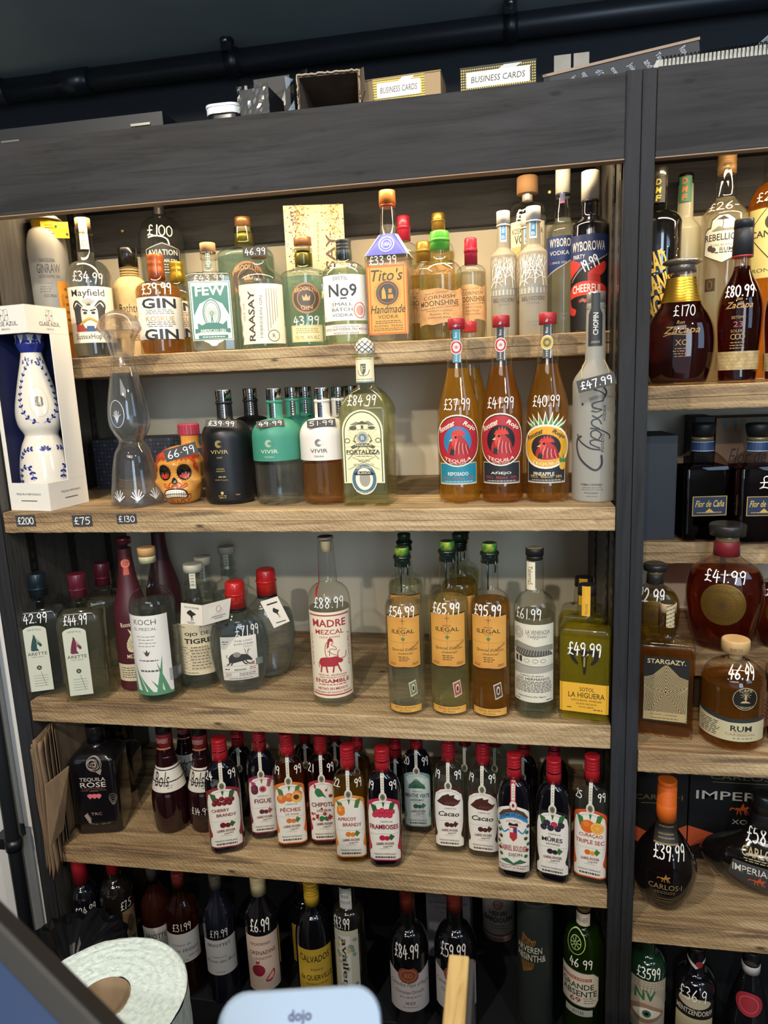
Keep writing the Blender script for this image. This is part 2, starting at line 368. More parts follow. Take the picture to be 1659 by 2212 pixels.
# ------------------------------------------------------------------ bottles
CLEAR = glass('f6faf6'); GREENISH = glass('dceee4'); AQUA = glass('cfe9e4'); GREYG = glass('eef0f0')
WATER = liquid('f2f5f0', .25); WHITE = 'f0ece2'
WP = M('f4f2ec', .6)            # white paint marker
SH = {1: .0718, 2: -.226, 3: -.626, 4: -.960, 5: -1.335, 11: -.031, 12: -.341, 13: -.665, 14: -1.026, 15: -1.36, 16: -.543}
def rrect(a, b, rc, K=6):
    rc = min(rc, a, b); o = []
    for (sx, sy, t0) in ((1, -1, -PI / 2), (1, 1, 0), (-1, 1, PI / 2), (-1, -1, PI)):
        cx, cy = sx * (a - rc), sy * (b - rc)
        for k in range(K + 1):
            t = t0 + k / K * PI / 2; o.append((cx + rc * math.cos(t), cy + rc * math.sin(t)))
    return o
class Lab:
    def __init__(s, bot, z0, z1, hw, name, cu=0.0, e0=.00025, du=.0026, dv=1.0):
        s.b = bot; s.z0 = z0; s.z1 = z1; s.hw = hw; s.cu = cu; s.name = name
        s.p = Print(bot.surf, du if not bot.flat else .006, dv, e0); s.h = z1 - z0
        s.aspect = s.h / (2 * hw)
    def U(s, u): return s.cu + u * s.hw
    def V(s, v): return s.z0 + v * s.h
    def pts(s, ps): return [(s.U(a), s.V(b)) for a, b in ps]
    def R(s, c, u0=-1, v0=0, u1=1, v1=1): s.p.rect(s.U(u0), s.V(v0), s.U(u1), s.V(v1), c if not isinstance(c, str) else M(c)); return s
    def P(s, c, ps, smooth=0, close=True):
        if smooth: ps = catmull(ps, smooth, True)
        s.p.poly(s.pts(ps), M(c) if isinstance(c, str) else c); return s
    def arch(s, c, m=0, v0=0, rise=None):
        rise = rise or .5 / s.aspect; k = 14; w = 1 - m; top = 1 - m / s.aspect / 2
        ps = [(-w, v0), (w, v0)] + [(w * math.cos(PI * i / k), top - rise + rise * math.sin(PI * i / k)) for i in range(k + 1)]
        return s.P(c, ps)
    def E(s, c, cu, cv, ru, rv): s.p.ell(s.U(cu), s.V(cv), ru * s.hw, rv * s.h, M(c) if isinstance(c, str) else c); return s
    def C(s, c, cu, cv, ru): return s.E(c, cu, cv, ru, ru / 2 / s.aspect)
    def O(s, c, cu, cv, ru, rv, w=.06): s.p.ring(s.U(cu), s.V(cv), ru * s.hw, rv * s.h, w * s.hw, M(c)); return s
    def S(s, c, ps, w=.03, smooth=True): s.p.stroke(s.pts(ps), w * s.hw, M(c), smooth); return s
    def T(s, c, t, cu, cv, w, h, b=0.0, sh=0.0, arc=0.0, rot=0.0):
        s.p.text(t, s.U(cu), s.V(cv), w * 2 * s.hw, h * s.h, M(c), b, sh, arc * s.h, rot); return s
    def TV(s, c, t, cu, cv, w, h, b=0.0, rot=90):      # vertical lettering: w along the label height, h across it
        s.p.text(t, s.U(cu), s.V(cv), w * s.h, h * 2 * s.hw, M(c), b, 0, 0, rot); return s
    def Q(s, c, u0, v0, u1, v1, n, th=.35):              # rows of small print too fine to read
        rnd = random.Random(hash((round(u0, 2), round(v0, 2), n)) & 0xffff)
        for i in range(n):
            v = v0 + (v1 - v0) * (i + .5) / n; d = (v1 - v0) / n * th / 2; u = u0 + rnd.random() * .08; e = u1 - rnd.random() * .12
            while u < e:
                w = min(.05 + rnd.random() * .13, e - u)
                if w > .02: s.p.rect(s.U(u), s.V(v - d), s.U(u + w), s.V(v + d), M(c)); s.p.e -= s.p.de
                u += w + .035
        s.p.e += s.p.de; return s
    def frame(s, c, m=.06, w=.03, v0=0, v1=1):
        mv = m / 2 / s.aspect; a = [(-1 + m, v0 + mv), (1 - m, v0 + mv), (1 - m, v1 - mv), (-1 + m, v1 - mv), (-1 + m, v0 + mv)]
        return s.S(c, a, w, False)
    def rays(s, c, cu, cv, r0, r1, n, w=.02, a0=0, a1=2 * PI):
        for k in range(n):
            a = a0 + (a1 - a0) * k / n; q = 1 / 2 / s.aspect
            s.S(c, [(cu + r0 * math.cos(a), cv + r0 * q * math.sin(a)), (cu + r1 * math.cos(a), cv + r1 * q * math.sin(a))], w, False); s.p.e -= s.p.de
        s.p.e += s.p.de; return s
    def done(s, label=None):
        o = s.p.mb.build(s.name, s.b.root, label, recalc=False); return o
BOTS = []
class Bottle:
    def __init__(s, name, label, bx, by, tx, ty, w, zs, Y=None, off=0.0, kind='round', dr=1.0, rcf=.3, yb=None, yn=None, nw=None, yt=None,
                 sh=(2.0, 2.0), prof=None, foot=.08, mat=CLEAR, liq=None, yf=None, group=None, cat='bottle', wbase=None, wtop=None, yaw=None, body='glass_body', lip=None, tilt=0, squash=1.0):
        if zs == 1: Y = .198 + (Y - .155) * .87
        zs = SH[zs] if isinstance(zs, int) else zs
        BOTS.append(s); s.bx, s.by, s.tx, s.ty = bx, by, tx, ty; s.kind = kind; s.flat = kind == 'rect' and rcf < .5
        if Y is None:
            hit = at_z(bx, by, zs); dep = depth(hit) + .01; s.R = w / 2 * dep / FPX
            Yc = hit.y + s.R * dr; X = hit.x * (Yc + DC) / (hit.y + DC)
        else:
            hit = at_y(bx, by, Y); Yc = Y; X = hit.x; s.R = w / 2 * (depth((X, Y, zs + .12))) / FPX
        s.X, s.Y, s.zs = X, Yc, zs; s.dr = dr
        s.curved = prof is not None
        s.n = Vector((X, Yc + DC, 0)).normalized(); s.dep = depth((X, Yc, zs + .15))
        s.H = s.z_at(ty, 0); H = s.H; R = s.R
        th = math.atan2(-X, Yc + DC) + math.radians(off) if yaw is None else math.radians(yaw)
        s.root = empty(name, (X, Yc, zs), label, cat, th, group); s.name = name
        if tilt: s.root.rotation_euler = (0, math.radians(tilt), th)
        s.px = s.dep / FPX
        # rings (z, half width, half depth, corner radius)
        A, B_ = R, R * dr; RC = min(A, B_) * rcf if kind == 'rect' else R
        def rg(z, r, wgt):   # wgt 1 body section .. 0 round neck
            if kind == 'round': return (z, r, r * squash, r)
            k = wgt; rn = s.rn
            if k >= 1: return (z, r, r * dr, RC * r / R)
            return (z, rn + (A - rn) * k, rn + (B_ - rn) * k, rn + (RC - rn) * k)
        s.rn = (nw or w * .3) / 2 * s.px
        rings = []; fo = foot * R
        zt = s.zc(yt) if yt else H * .97
        if prof:
            pr = catmull(prof, 4)
            for z, r in pr:
                rr = r * R; rings.append(rg(z * H, rr, 1 if kind == 'round' else max(0, min(1, (rr - s.rn) / (R - s.rn)))))
            rings = [q for q in rings]
        else:
            zb = s.zc(yb); zn = s.zc(yn)
            rb = (wbase / w if wbase else 1) * R
            for k in range(5):
                t = k / 4 * PI / 2; r = rb - fo + fo * math.sin(t); rings.append(rg(fo - fo * math.cos(t), r, 1))
            for k in range(1, 7):
                t = k / 6; rings.append(rg(fo + (zb - fo) * t, rb + (R - rb) * t, 1))
            N = 12
            for k in range(1, N + 1):
                t = k / N
                if sh == 's': wgt = .5 + .5 * math.cos(PI * t)
                else: wgt = max(0, 1 - t ** sh[0]) ** (1 / sh[1])
                rings.append(rg(zb + (zn - zb) * t, s.rn + (R - s.rn) * wgt, wgt * .9999))
            rt = (wtop / 2 * s.px) if wtop else s.rn
            for k in range(1, 5):
                t = k / 4; q = s.rn + (rt - s.rn) * t; rings.append((zn + (zt - zn) * t, q, q, q))
            if lip:
                q = lip * rt; z = rings[-1][0]; rings[-1] = (z - .012, rt, rt, rt)
                rings += [(z - .0115, q, q, q), (z - .001, q, q, q), (z, q * .96, q * .96, q * .96)]
        s.rings = rings; s.zt = rings[-1][0]
        mb = MB(); s.skin(mb, rings, mat); mb.build(body, s.root)
        if liq:
            zf = s.zc(yf) if yf else s.zt * .82; t = .0022; z0 = .005; lr = []
            for i, q in enumerate(rings):
                z = max(q[0], z0)
                if z <= zf: lr.append((z, max(q[1] - t, .002), max(q[2] - t, .002), max(q[3] - t, .0015)))
            lr = [q for i, q in enumerate(lr) if i == 0 or q[0] > lr[i - 1][0] + 1e-5]
            a = s.ring_at(zf); lr.append((zf, a[0] - t, a[1] - t, max(a[2] - t, .0015)))
            mb = MB(); s.skin(mb, lr, liq, True); mb.build('liquid', s.root)
    def skin(s, mb, rings, mat, top=False):
        v = []; f = []
        if s.kind == 'round': n = 44; poly = lambda q: [(q[1] * math.cos(2 * PI * k / n), q[2] * math.sin(2 * PI * k / n)) for k in range(n)]
        else: poly = lambda q: rrect(q[1], q[2], q[3] * .9995)
        for q in rings: pl = poly(q); n = len(pl); v += [(x, y, q[0]) for x, y in pl]
        for i in range(len(rings) - 1):
            for k in range(n): f.append((i * n + k, i * n + (k + 1) % n, (i + 1) * n + (k + 1) % n, (i + 1) * n + k))
        mb.add(v, f, mat, True)
        mb.add(v[:n], [tuple(reversed(range(n)))], mat)
        if top: mb.add(v[-n:], [tuple(range(n))], mat)
        else: mb.add(v[-n:], [tuple(range(n))], mat)
    def z_at(s, y, rho):
        k = (y - s.by) / (s.ty - s.by); px = s.bx + (s.tx - s.bx) * k; d = ray(px, y)
        base = Vector((s.X, s.Y + DC, 0)); t = (base.dot(s.n) - rho) / (d.x * s.n.x + d.y * s.n.y)
        return d.z * t - s.zs
    def zc(s, y): return s.z_at(y, s.rn * .5)
    def zf(s, y): return s.z_at(y, s.R * (s.dr if s.kind == 'rect' else 1))
    def ring_at(s, z):
        r = s.rings
        if z <= r[0][0]: return r[0][1:]
        for i in range(len(r) - 1):
            if r[i][0] <= z <= r[i + 1][0]:
                t = (z - r[i][0]) / max(r[i + 1][0] - r[i][0], 1e-9); return tuple(a + (b - a) * t for a, b in zip(r[i][1:], r[i + 1][1:]))
        return r[-1][1:]
    def surf(s, u, z, e):
        a, b, rc = s.ring_at(z)
        if s.kind == 'round': t = u / a; return ((a + e) * math.sin(t), -(b + e) * math.cos(t), z)
        rc = min(rc, a, b); L = a - rc; q = abs(u); sg = 1 if u >= 0 else -1
        if q <= L: return (u, -b - e, z)
        t = (q - L) / max(rc, 1e-6)
        if t <= PI / 2: return (sg * (L + (rc + e) * math.sin(t)), -b + rc - (rc + e) * math.cos(t), z)
        return (sg * (a + e), -b + rc + (q - L - rc * PI / 2), z)
    def label(s, y0, y1, hw, name='label', cu=0.0, e0=.00025, neck=False, dv=1.0):
        z = s.zc if neck else s.zf
        ref = s.ring_at((z(y0) + z(y1)) / 2)[0] if neck else s.R
        return Lab(s, z(y1), z(y0), hw * ref, name, cu * ref, e0, .0026 if not neck else .0016, min(dv, .006) if s.curved else dv)
    def cap(s, w, y0, y1=None, mat=None, name='cap', w1=None, ridges=0, bev=.0012, rough=None, label=None, seg=32, topmat=None):
        z0 = s.zc(y0); z1 = s.zc(y1) if y1 else s.H
        if z1 < z0: z0, z1 = z1, z0
        r0 = w / 2 * s.px; r1 = (w1 or w) / 2 * s.px; m = M(mat) if isinstance(mat, str) else mat
        pr = [(z0, max(r0 - .004, .002)), (z0, r0)]
        if ridges:
            for k in range(ridges):
                a = z0 + (z1 - z0) * (.4 + .5 * k / ridges); d = (z1 - z0) * .5 / ridges; q = r0 + (r1 - r0) * (a - z0) / (z1 - z0)
                pr += [(a, q), (a + d * .3, q - .0009), (a + d * .6, q - .0009), (a + d * .9, q)]
        pr += [(z1 - bev, r1), (z1 - bev * .3, r1 - bev * .35), (z1, r1 - bev)]
        mb = MB(); n = len(pr)
        lathe(mb, pr, m, seg)
        if topmat: mb.add([((r1 - bev) * .96 * math.cos(k * 2 * PI / seg), (r1 - bev) * .96 * math.sin(k * 2 * PI / seg), z1 + .0002) for k in range(seg)], [tuple(range(seg))], topmat)
        return mb.build(name, s.root, label)
    def price(s, text, yc, hpx, cu=0.0, w=1.1, th=.11, rot=0.0, mat=None, neck=False):
        z = s.zf(yc); h = hpx * s.dep / FPX; ref = s.R
        p = Print(s.surf, .003, .004, .0007); p.hand(text, cu * ref, z, w * ref, h, mat or WP, th * .85, rot)
        return p.mb.build('painted_price', s.root, 'white handwritten price', recalc=False)
def flatmap(y=0.0):
    return lambda u, v, e: (u, y - e, v)
def price_tag(label, px, py, Y, w, h, text, roll=0, yaw=None, pitch=0, dep_off=0.0, th=.12):
    """small chalk price card"""
    p = at_y(px, py, Y); sc = depth(p) / FPX; w *= sc; h *= sc
    mb = MB(); mb.box((-w / 2, 0, -h / 2), (w / 2, .0012, h / 2), M('3a3a3b', .7))
    pr = Print(flatmap(), 1, 1); pr.hand(text, 0, 0, w * .84, h * .6, WP, th)
    o = mb.build('price_tag', None); o.data.name = 'price_tag'
    q = pr.mb.build('chalk_price', o, 'white chalk handwriting', recalc=False)
    o.location = (p.x, p.y, p.z + ZC)
    ya = math.atan2(-p.x, p.y + DC) if yaw is None else math.radians(yaw)
    o.rotation_euler = (Matrix.Rotation(ya, 3, 'Z') @ Matrix.Rotation(math.radians(pitch), 3, 'X') @ Matrix.Rotation(math.radians(roll), 3, 'Y')).to_euler()
    tag(o, label, 'price tag', 'chalk price cards'); return o
# ------------------------------------------------------------------ the shop and the cabinets
CREAM = bumpy('d9cfb8', 3, .05, .8, 'cfc3aa'); DARKMET = bumpy('4b4743', 9, .25, .42, '35322f', (40, 40, 1.5))
struct('floor', (-2.6, -4.0, -1.60), (1.8, .6, -1.56), bumpy('3a3836', 5, .1, .6, '2c2a29'))
struct('wall_back', (-2.6, .44, -1.56), (1.8, .60, .78), CREAM)
struct('ceiling', (-2.6, -.35, .725), (1.8, .44, .80), bumpy('a3aeab', 4, .05, .75, '97a29f'))
struct('ceiling_2', (-2.6, -4.0, 1.12), (1.8, -.35, 1.2), M('8a8780', .8))
struct('trim_1', (-2.6, -.38, .725), (1.8, -.35, 1.12), M('2c3130', .7))
struct('wall_left', (-2.6, .02, -1.56), (-1.0135, .44, .446), bumpy('e2e2e0', 7, .1, .8, 'd8d8d6'))
struct('wall_right', (1.62, -4.0, -1.56), (1.8, .44, 1.12), M('6a665f', .8))
struct('wall_side', (-2.6, -4.0, -1.56), (-2.45, .02, 1.12), M('8b867c', .8))
struct('trim_2', (-2.6, .428, .447), (1.62, .4399, .725), M('12161b', .7))
# main cabinet carcass
cab = empty('wall_cabinet', (-.40, 0, -1.56), 'black timber wall cabinet holding the tequila, gin and liqueur shelves', 'shelving unit')
def cpart(name, lo, hi, mat, root, bevel=.0012):
    mb = MB(); rx, ry, rz = root.location; c = [(a + b) / 2 for a, b in zip(lo, hi)]
    mb.box([a - k for a, k in zip(lo, c)], [b - k for b, k in zip(hi, c)], mat)
    return mb.build(name, root, bevel=bevel, loc=(c[0] - rx, c[1] - ry, c[2] + ZC - rz))
cpart('side_panel', (-1.0125, 0, -1.56), (-.981, .439, .4305), DARKMET, cab)
cpart('side_panel', (.1895, 0, -1.56), (.2065, .439, .4305), DARKMET, cab)
cpart('front_post', (.1832, -.006, -1.56), (.2072, -.0005, .441), BLACKWOOD_Z, cab)
cpart('front_post', (-1.0135, -.006, -1.56), (-.981, -.0005, .441), BLACKWOOD_Z, cab)
cpart('fascia', (-1.0135, -.012, .317), (.1828, .010, .4365), BLACKWOOD_X, cab)
cpart('fascia_lit_lip', (-1.0135, -.0115, .3150), (.1828, .0095, .3169), M('8a735c', .7), cab, 0)  # brown wood underside; light bounced from the shelf is put into its colour
cpart('top_panel', (-.981, .0105, .415), (.1890, .43, .4364), BLACKWOOD_X, cab)
cpart('back_board', (-.981, .418, .323), (.1890, .4385, .414), BLACKWOOD_X, cab)
cpart('plinth', (-.981, .02, -1.56), (.1890, .43, -1.337), M('16181d', .6), cab)
def standard(root, x, y, s):
    mb = MB(); rx, ry, rz = root.location; z0, z1 = -1.33, .41
    mb.box((-.0012, -.011, z0), (.0012, .011, z1), M('2e2c2a', .35, .8))
    z = z0 + .02
    while z < z1 - .02:
        mb.box((-.0016, -.0035, z), (.0016, .0035, z + .012), M('050505', .8)); z += .025
    mb.build('slotted_track', root, loc=(x - rx, y - ry, ZC - rz))
for y in (.07, .205, .35): standard(cab, -.9797, y, 1)
for y in (.055, .125, .30): standard(cab, .1883, y, -1)
def screw(root, px, py):
    p = at_y(px, py, .4175); mb = MB(); lathe(mb, [(0, .0042), (.0012, .0042), (.0016, .003)], M('c9b06a', .3, .9), 14)
    o = mb.build('screw', root); o.rotation_euler = (PI / 2, 0, 0); rx, ry, rz = root.location; o.location = (p.x - rx, p.y - ry, p.z + ZC - rz)
screw(cab, 1187, 415); screw(cab, 264, 499)
mb = MB(); mb.box((-.56, -.012, -.006), (.56, .012, 0), M('d8d4c8', .4)); rx, ry, rz = cab.location
lb = mb.build('light_strip', cab, loc=(-.40 - rx, .15 - ry, .4149 + ZC - rz))
# right cabinet
cab2 = empty('wall_cabinet', (.62, 0, -1.56), 'black timber wall cabinet on the right holding the rum and brandy shelves', 'shelving unit')
cpart('side_panel', (.2083, 0, -1.56), (.2278, .439, .4305), DARKMET, cab2)
cpart('front_post', (.2080, -.006, -1.56), (.2285, -.0005, .441), BLACKWOOD_Z, cab2)
cpart('side_panel', (1.02, 0, -1.56), (1.045, .439, .4305), DARKMET, cab2)
cpart('fascia', (.2288, -.008, .316), (1.045, .010, .441), BLACKWOOD_X, cab2)
cpart('fascia_lit_lip', (.2288, -.0075, .3140), (1.045, .0095, .3159), M('8a735c', .7), cab2, 0)  # same brown lip, its colour paler to hold the bounced light
cpart('top_panel', (.2285, .0105, .415), (1.02, .43, .4364), BLACKWOOD_X, cab2)
cpart('back_board', (.2285, .418, .318), (1.02, .4385, .414), BLACKWOOD_X, cab2)
cpart('plinth', (.2285, .02, -1.56), (1.02, .43, -1.362), M('16181d', .6), cab2)
# timber shelves
def shelf(x0, x1, y0, y1, z, th, label, seed=0):
    c = ((x0 + x1) / 2, (y0 + y1) / 2, z - th / 2); mb = MB()
    n = 90; rnd = random.Random(seed + 3); v = []; f = []
    a, b = x1 - c[0], y1 - c[1]; fr = y0 - c[1]; t = th / 2
    rows = [(fr + .0015, t), (fr, t - .002), (fr, .0006), (fr + .0022, -.0002), (fr, -.0012), (fr, -t + .002), (fr + .0015, -t)]
    for i in range(n + 1):
        x = -a + 2 * a * i / n
        w = math.sin(x * 17 + seed) * .0006
        for j, (yy, zz) in enumerate(rows):
            jit = (rnd.random() - .5) * .0009 if 0 < i < n else 0
            v.append((x, yy + jit, zz + (w if j in (2, 3, 4) else 0) + jit * .5))
        v += [(x, b, t), (x, b, -t)]
    k = len(rows) + 2
    for i in range(n):
        for j in range(len(rows) - 1): f.append((i * k + j, i * k + j + 1, (i + 1) * k + j + 1, (i + 1) * k + j))
        f.append((i * k, (i + 1) * k, (i + 1) * k + k - 2, i * k + k - 2)); f.append((i * k + k - 3, i * k + k - 1, (i + 1) * k + k - 1, (i + 1) * k + k - 3))
        f.append((i * k + k - 2, (i + 1) * k + k - 2, (i + 1) * k + k - 1, i * k + k - 1))
    f += [tuple(range(k - 2)) + (k - 1, k - 2), tuple(n * k + q for q in range(k - 2)) + (n * k + k - 1, n * k + k - 2)]
    mb.add(v, f, WOOD)
    o = mb.build('timber_shelf', None, loc=(c[0], c[1], c[2] + ZC)); return tag(o, label, 'shelf', 'reclaimed timber shelves')
shelf(-.9785, .1885, .150, .437, SH[1], .041, 'reclaimed timber shelf with black nail holes under the gins and vodkas', 1)
shelf(-.9785, .1825, 0, .437, SH[2], .041, 'reclaimed timber shelf carrying three chalk price cards and the rooster label tequilas', 2)
shelf(-.9785, .1825, 0, .437, SH[3], .045, 'reclaimed timber shelf with dark knots under the mezcal bottles', 3)
shelf(-.9785, .1825, 0, .437, SH[4], .041, 'reclaimed timber shelf under the red-capped fruit liqueurs', 4)
shelf(.2288, 1.019, .130, .437, SH[11], .043, 'deeply cracked reclaimed timber shelf at the top of the rum cabinet', 5)
shelf(.2288, 1.019, .225, .437, SH[12], .044, 'reclaimed timber shelf under the square dark rum bottles', 6)
shelf(.2288, 1.019, -.012, .437, SH[13], .041, 'reclaimed timber shelf under the star label bottle and its raised back step', 7)
shelf(.2288, 1.019, 0, .437, SH[14], .042, 'reclaimed timber shelf under the two brandy bottles', 8)
rb = SH[16] - .032 - SH[13]; mb = MB(); mb.box((-.38, -.152, 0), (.38, .152, .032), WOOD); mb.box((-.38, -.10, -rb), (.38, -.085, 0), M('2a2520', .8)); mb.box((-.38, .09, -rb), (.38, .105, 0), M('2a2520', .8))
tag(mb.build('riser_board', None, loc=(.625, .268, SH[16] - .032 + ZC)), 'short raised timber step behind the star label bottle, carrying round rum bottles', 'riser shelf')

# black pipe under the ceiling with its clips
zp = .690
pp = empty('ceiling_pipe', (-.4, .385, zp), 'long black pipe running under the ceiling above the cabinets', 'pipe')
PIPE = M('24272b', .38)
pe = at_y(14, 205, .385).x + .4
mb = MB(); mb.tube([(pe, 0, 0), (1.95, 0, 0)], .0235, PIPE, 24); mb.build('pipe_run', pp)
mb = MB(); mb.tube([(pe, 0, 0), (pe - .03, -.004, -.002), (pe - .055, -.03, -.004), (pe - .06, -.08, -.006), (pe - .06, -.5, -.01)], .0262, PIPE, 20); mb.build('elbow', pp)
p0 = at_y(160, 178, .385).x + .4
mb = MB(); mb.tube([(p0 - .04, 0, 0), (p0 + .04, 0, 0)], .0262, M('1d1f22', .3), 24); mb.build('coupling', pp)
for px in (500, 1103):
    x = at_y(px, 90, .385).x + .4; mb = MB()
    mb.tube([(x - .014, 0, 0), (x + .014, 0, 0)], .027, M('15171a', .35), 24)
    mb.box((x - .012, -.036, .008), (x + .012, -.018, .034), M('15171a', .35)); mb.tube([(x, -.045, .026), (x, -.036, .026)], .006, M('9a9a98', .3, 1), 12)
    mb.build('pipe_clip', pp)
# down pipe at the left of the cabinet
a, b = at_y(3, 1640, -.03), at_y(58, 2000, -.03)
dp = empty('down_pipe', ((a.x + b.x) / 2, -.03, -1.56), 'black vertical pipe clipped to the white wall beside the cabinet', 'pipe')
mb = MB(); mb.tube([(0, 0, 0), (0, 0, 2.2)], .0152, PIPE, 20); mb.build('pipe_run', dp)
c = at_y(35, 1822, -.03); mb = MB(); z = c.z + 1.56
mb.tube([(0, 0, z - .012), (0, 0, z + .012)], .018, M('15171a', .35), 20); mb.box((-.045, -.006, z - .013), (-.01, .049, z + .012), M('15171a', .35)); mb.tube([(-.036, -.010, z), (-.036, -.006, z)], .005, M('a8a8a6', .3, 1), 12)
mb.build('pipe_clip', dp)
struct('trim_3', (-1.047, .012, -.93), (-1.0145, .0199, .44), M('ebe8e2', .6))
# ------------------------------------------------------------------ top shelf: gins and vodkas
INK = '2b2724'; CRM = 'efe4cb'
def ginraw():
    b = Bottle('gin_bottle', 'tall frosted grey gin bottle with a yellow neck tag beside the left panel', 131, 772, 112, 468, 79, 1, .155, -4, wbase=74, yb=550, yn=492, nw=48, yt=478, mat=frosted('c9c6bd', .3), sh=(2.2, 2), yf=None)
    b.cap(50, 520, 476, M('e8b923', .5), 'collar_tag')
    b.cap(44, 482, 473, M('8b8a84', .3), 'cap_neck'); b.cap(74, 476, 467, M('a9a69c', .25, .3), 'cap', 58)
    t = Print(b.surf); r = b.rn * 1.06; z0, z1 = b.zc(518), b.zc(483)
    mb = MB(); m = M('e9b61c', .55)
    mb.add([(-.2 * r, -r - .003, z0), (r * 1.9, -r - .006, z0), (r * 1.9, -r - .006, z1), (-.2 * r, -r - .003, z1), (-.2 * r, -r - .002, z0), (r * 1.9, -r - .005, z0), (r * 1.9, -r - .005, z1), (-.2 * r, -r - .002, z1)],
           [(0, 1, 2, 3), (7, 6, 5, 4), (0, 4, 5, 1), (1, 5, 6, 2), (2, 6, 7, 3), (3, 7, 4, 0)], m)
    pr = Print(lambda u, v, e: (u, -r - .0062 - e, v), 1, 1, 0.0003); h = z1 - z0
    for k, w in enumerate((.8, .95, .5, .9)): pr.rect(.1 * r, z1 - h * (.25 + .17 * k), (.1 + .75 * w) * r, z1 - h * (.2 + .17 * k), M('6b5210'))
    pr.text('LOW TEMPERATURE', r * 1.35, z0 + h * .5, r * .8, h * .1, M('6b5210')); pr.text('DISTILLATION', r * 1.35, z0 + h * .35, r * .8, h * .1, M('6b5210'))
    for x, z in ((.95, .7), (1.75, .25)): pr.ell(r * x, z0 + h * z, .0025, .0025, M('1f3a2c'))
    mb2 = pr.mb; mb.add(mb2.v, mb2.f, m); mb.m = mb.m[:6]; n0 = 6
    mb.m = mb.m[:6] + [mb.slot(mb2.mats[i]) for i in mb2.m]
    mb.build('neck_tag', b.root, 'yellow card tag')
    l = b.label(555, 772, 1.15, 'printed_label', e0=.0005); z = lambda y: (b.zf(y) - l.z0) / l.h
    def T(t, y, h, w, u=0, **k): l.T('4a4742', t, u, z(y), w, h / 217, **k)
    T('BARCELONA', 562, 8, .32); T('GINRAW', 580, 20, .52, b=.012); T('GASTRONOMIC GIN', 597, 7, .46)
    l.R('77736c', -.5, z(612), .1, z(611)); l.Q('6b675f', -.5, z(632), .15, z(616), 3); T('42,3% 700 ml', 639, 8, .26, -.05)
    l.done()
    l = b.label(607, 772, .36, 'side_label', cu=.72, e0=.0008); l.R('d98b2b'); l.TV('6b430f', 'SMALL BATCH', -.45, .68, .3, .2); l.Q('6b430f', -.1, .45, .8, .95, 5); l.T('5a380c', 'Distilled Gin', 0, .32, .9, .05, sh=.3); l.done()
ginraw()
def mayfield():
    b = Bottle('gin_bottle', 'round clear gin bottle with cream label of a horned moustached man, priced £34.99', 211, 768, 190, 470, 92, 1, .155, -3, yb=603, yn=563, nw=38, wtop=30, yt=472, liq=WATER, yf=545, sh=(2, 1.8))
    b.cap(31, 492, 470, 'd8b27c', 'stopper')
    b.cap(36, 505, 490, CLEAR, 'neck_ring')
    l = b.label(618, 740, 1.25); l.R('efe3ca'); l.T(INK, 'Mayfield', -.08, .87, .62, .16, b=.01)
    l.P('3d3a3a', [(-.62, .22), (-.66, .62), (-.45, .72), (-.28, .63), (.12, .63), (.3, .72), (.5, .6), (.42, .22)])
    for s in (-1, 1):
        l.S('3a3736', [(-.08 + s * .2, .62), (-.08 + s * .42, .74), (-.08 + s * .58, .66), (-.08 + s * .5, .56), (-.08 + s * .4, .6)], .08); l.S('efe3ca', [(-.08 + s * .22, .63), (-.08 + s * .42, .71), (-.08 + s * .54, .64)], .02)
    l.P('d9cfbd', [(-.38, .5), (-.3, .64), (.14, .64), (.22, .5), (.16, .3), (-.08, .22), (-.32, .3)], 4)
    l.E('23201f', -.22, .53, .07, .025).E('23201f', .06, .53, .07, .025).E('c9bda8', -.08, .45, .09, .06)
    l.S('23201f', [(-.3, .59), (-.14, .57)], .05).S('23201f', [(.14, .59), (-.02, .57)], .05)
    l.S('c99a2e', [(-.62, .24), (-.3, .38), (-.08, .43), (.14, .38), (.46, .24)], .07).S('4a3a1a', [(-.3, .36), (-.08, .41), (.14, .36)], .015)
    l.P('a33630', [(-.62, .2), (-.6, .34), (-.3, .3), (-.24, .2)]).P('a33630', [(.44, .2), (.42, .34), (.14, .3), (.08, .2)]).P('2f4a74', [(-.24, .2), (-.2, .3), (.04, .3), (.08, .2)])
    l.rays(INK, -.08, .64, .05, .3, 9, .012, .25 * PI, .8 * PI)
    l.T(INK, 'SussexHop Gin', -.02, .1, .66, .13); l.done()
    l = b.label(475, 540, 1.0, 'neck_seal', neck=True, dv=.01); l.P('efe6c6', [(-.55, 0), (.55, 0), (.5, 1), (-.5, 1)]); l.TV('5a5240', 'Mayfield', 0, .62, .5, .24); l.O('5a5240', 0, .2, .36, .1, .06); l.done()
    b.price('£34.99', 598, 20, 0.0, 1.35, .12, -6)
mayfield()
def bathtub():
    PAPER = bumpy('d9bb85', 45, .5, .75, 'c9a86f')
    b = Bottle('gin_bottle', 'brown paper wrapped gin bottle with black wax top and tied string', 297, 760, 291, 535, 74, 1, .25, 0, yb=625, yn=597, nw=34, yt=560, mat=PAPER, sh=(1.6, 1.4), body='paper_wrapped_body')
    b.cap(40, 578, 536, M('14130f', .25, 0, .6), 'wax_top')
    for y in (580, 586, 592, 597): b.cap(39, y, y - 4, M('b89a62', .9), 'string')
    l = b.label(655, 740, 1.1, 'printed_label', e0=.0006); l.T('4d3a20', 'Bathtub', -.1, .88, .62, .22, sh=.05); l.T('4d3a20', '&', .1, .62, .08, .14); l.S('4d3a20', [(-.5, .32), (0, .28), (.4, .32)], .02); l.Q('4d3a20', -.3, .04, .55, .2, 3); l.done()
bathtub()
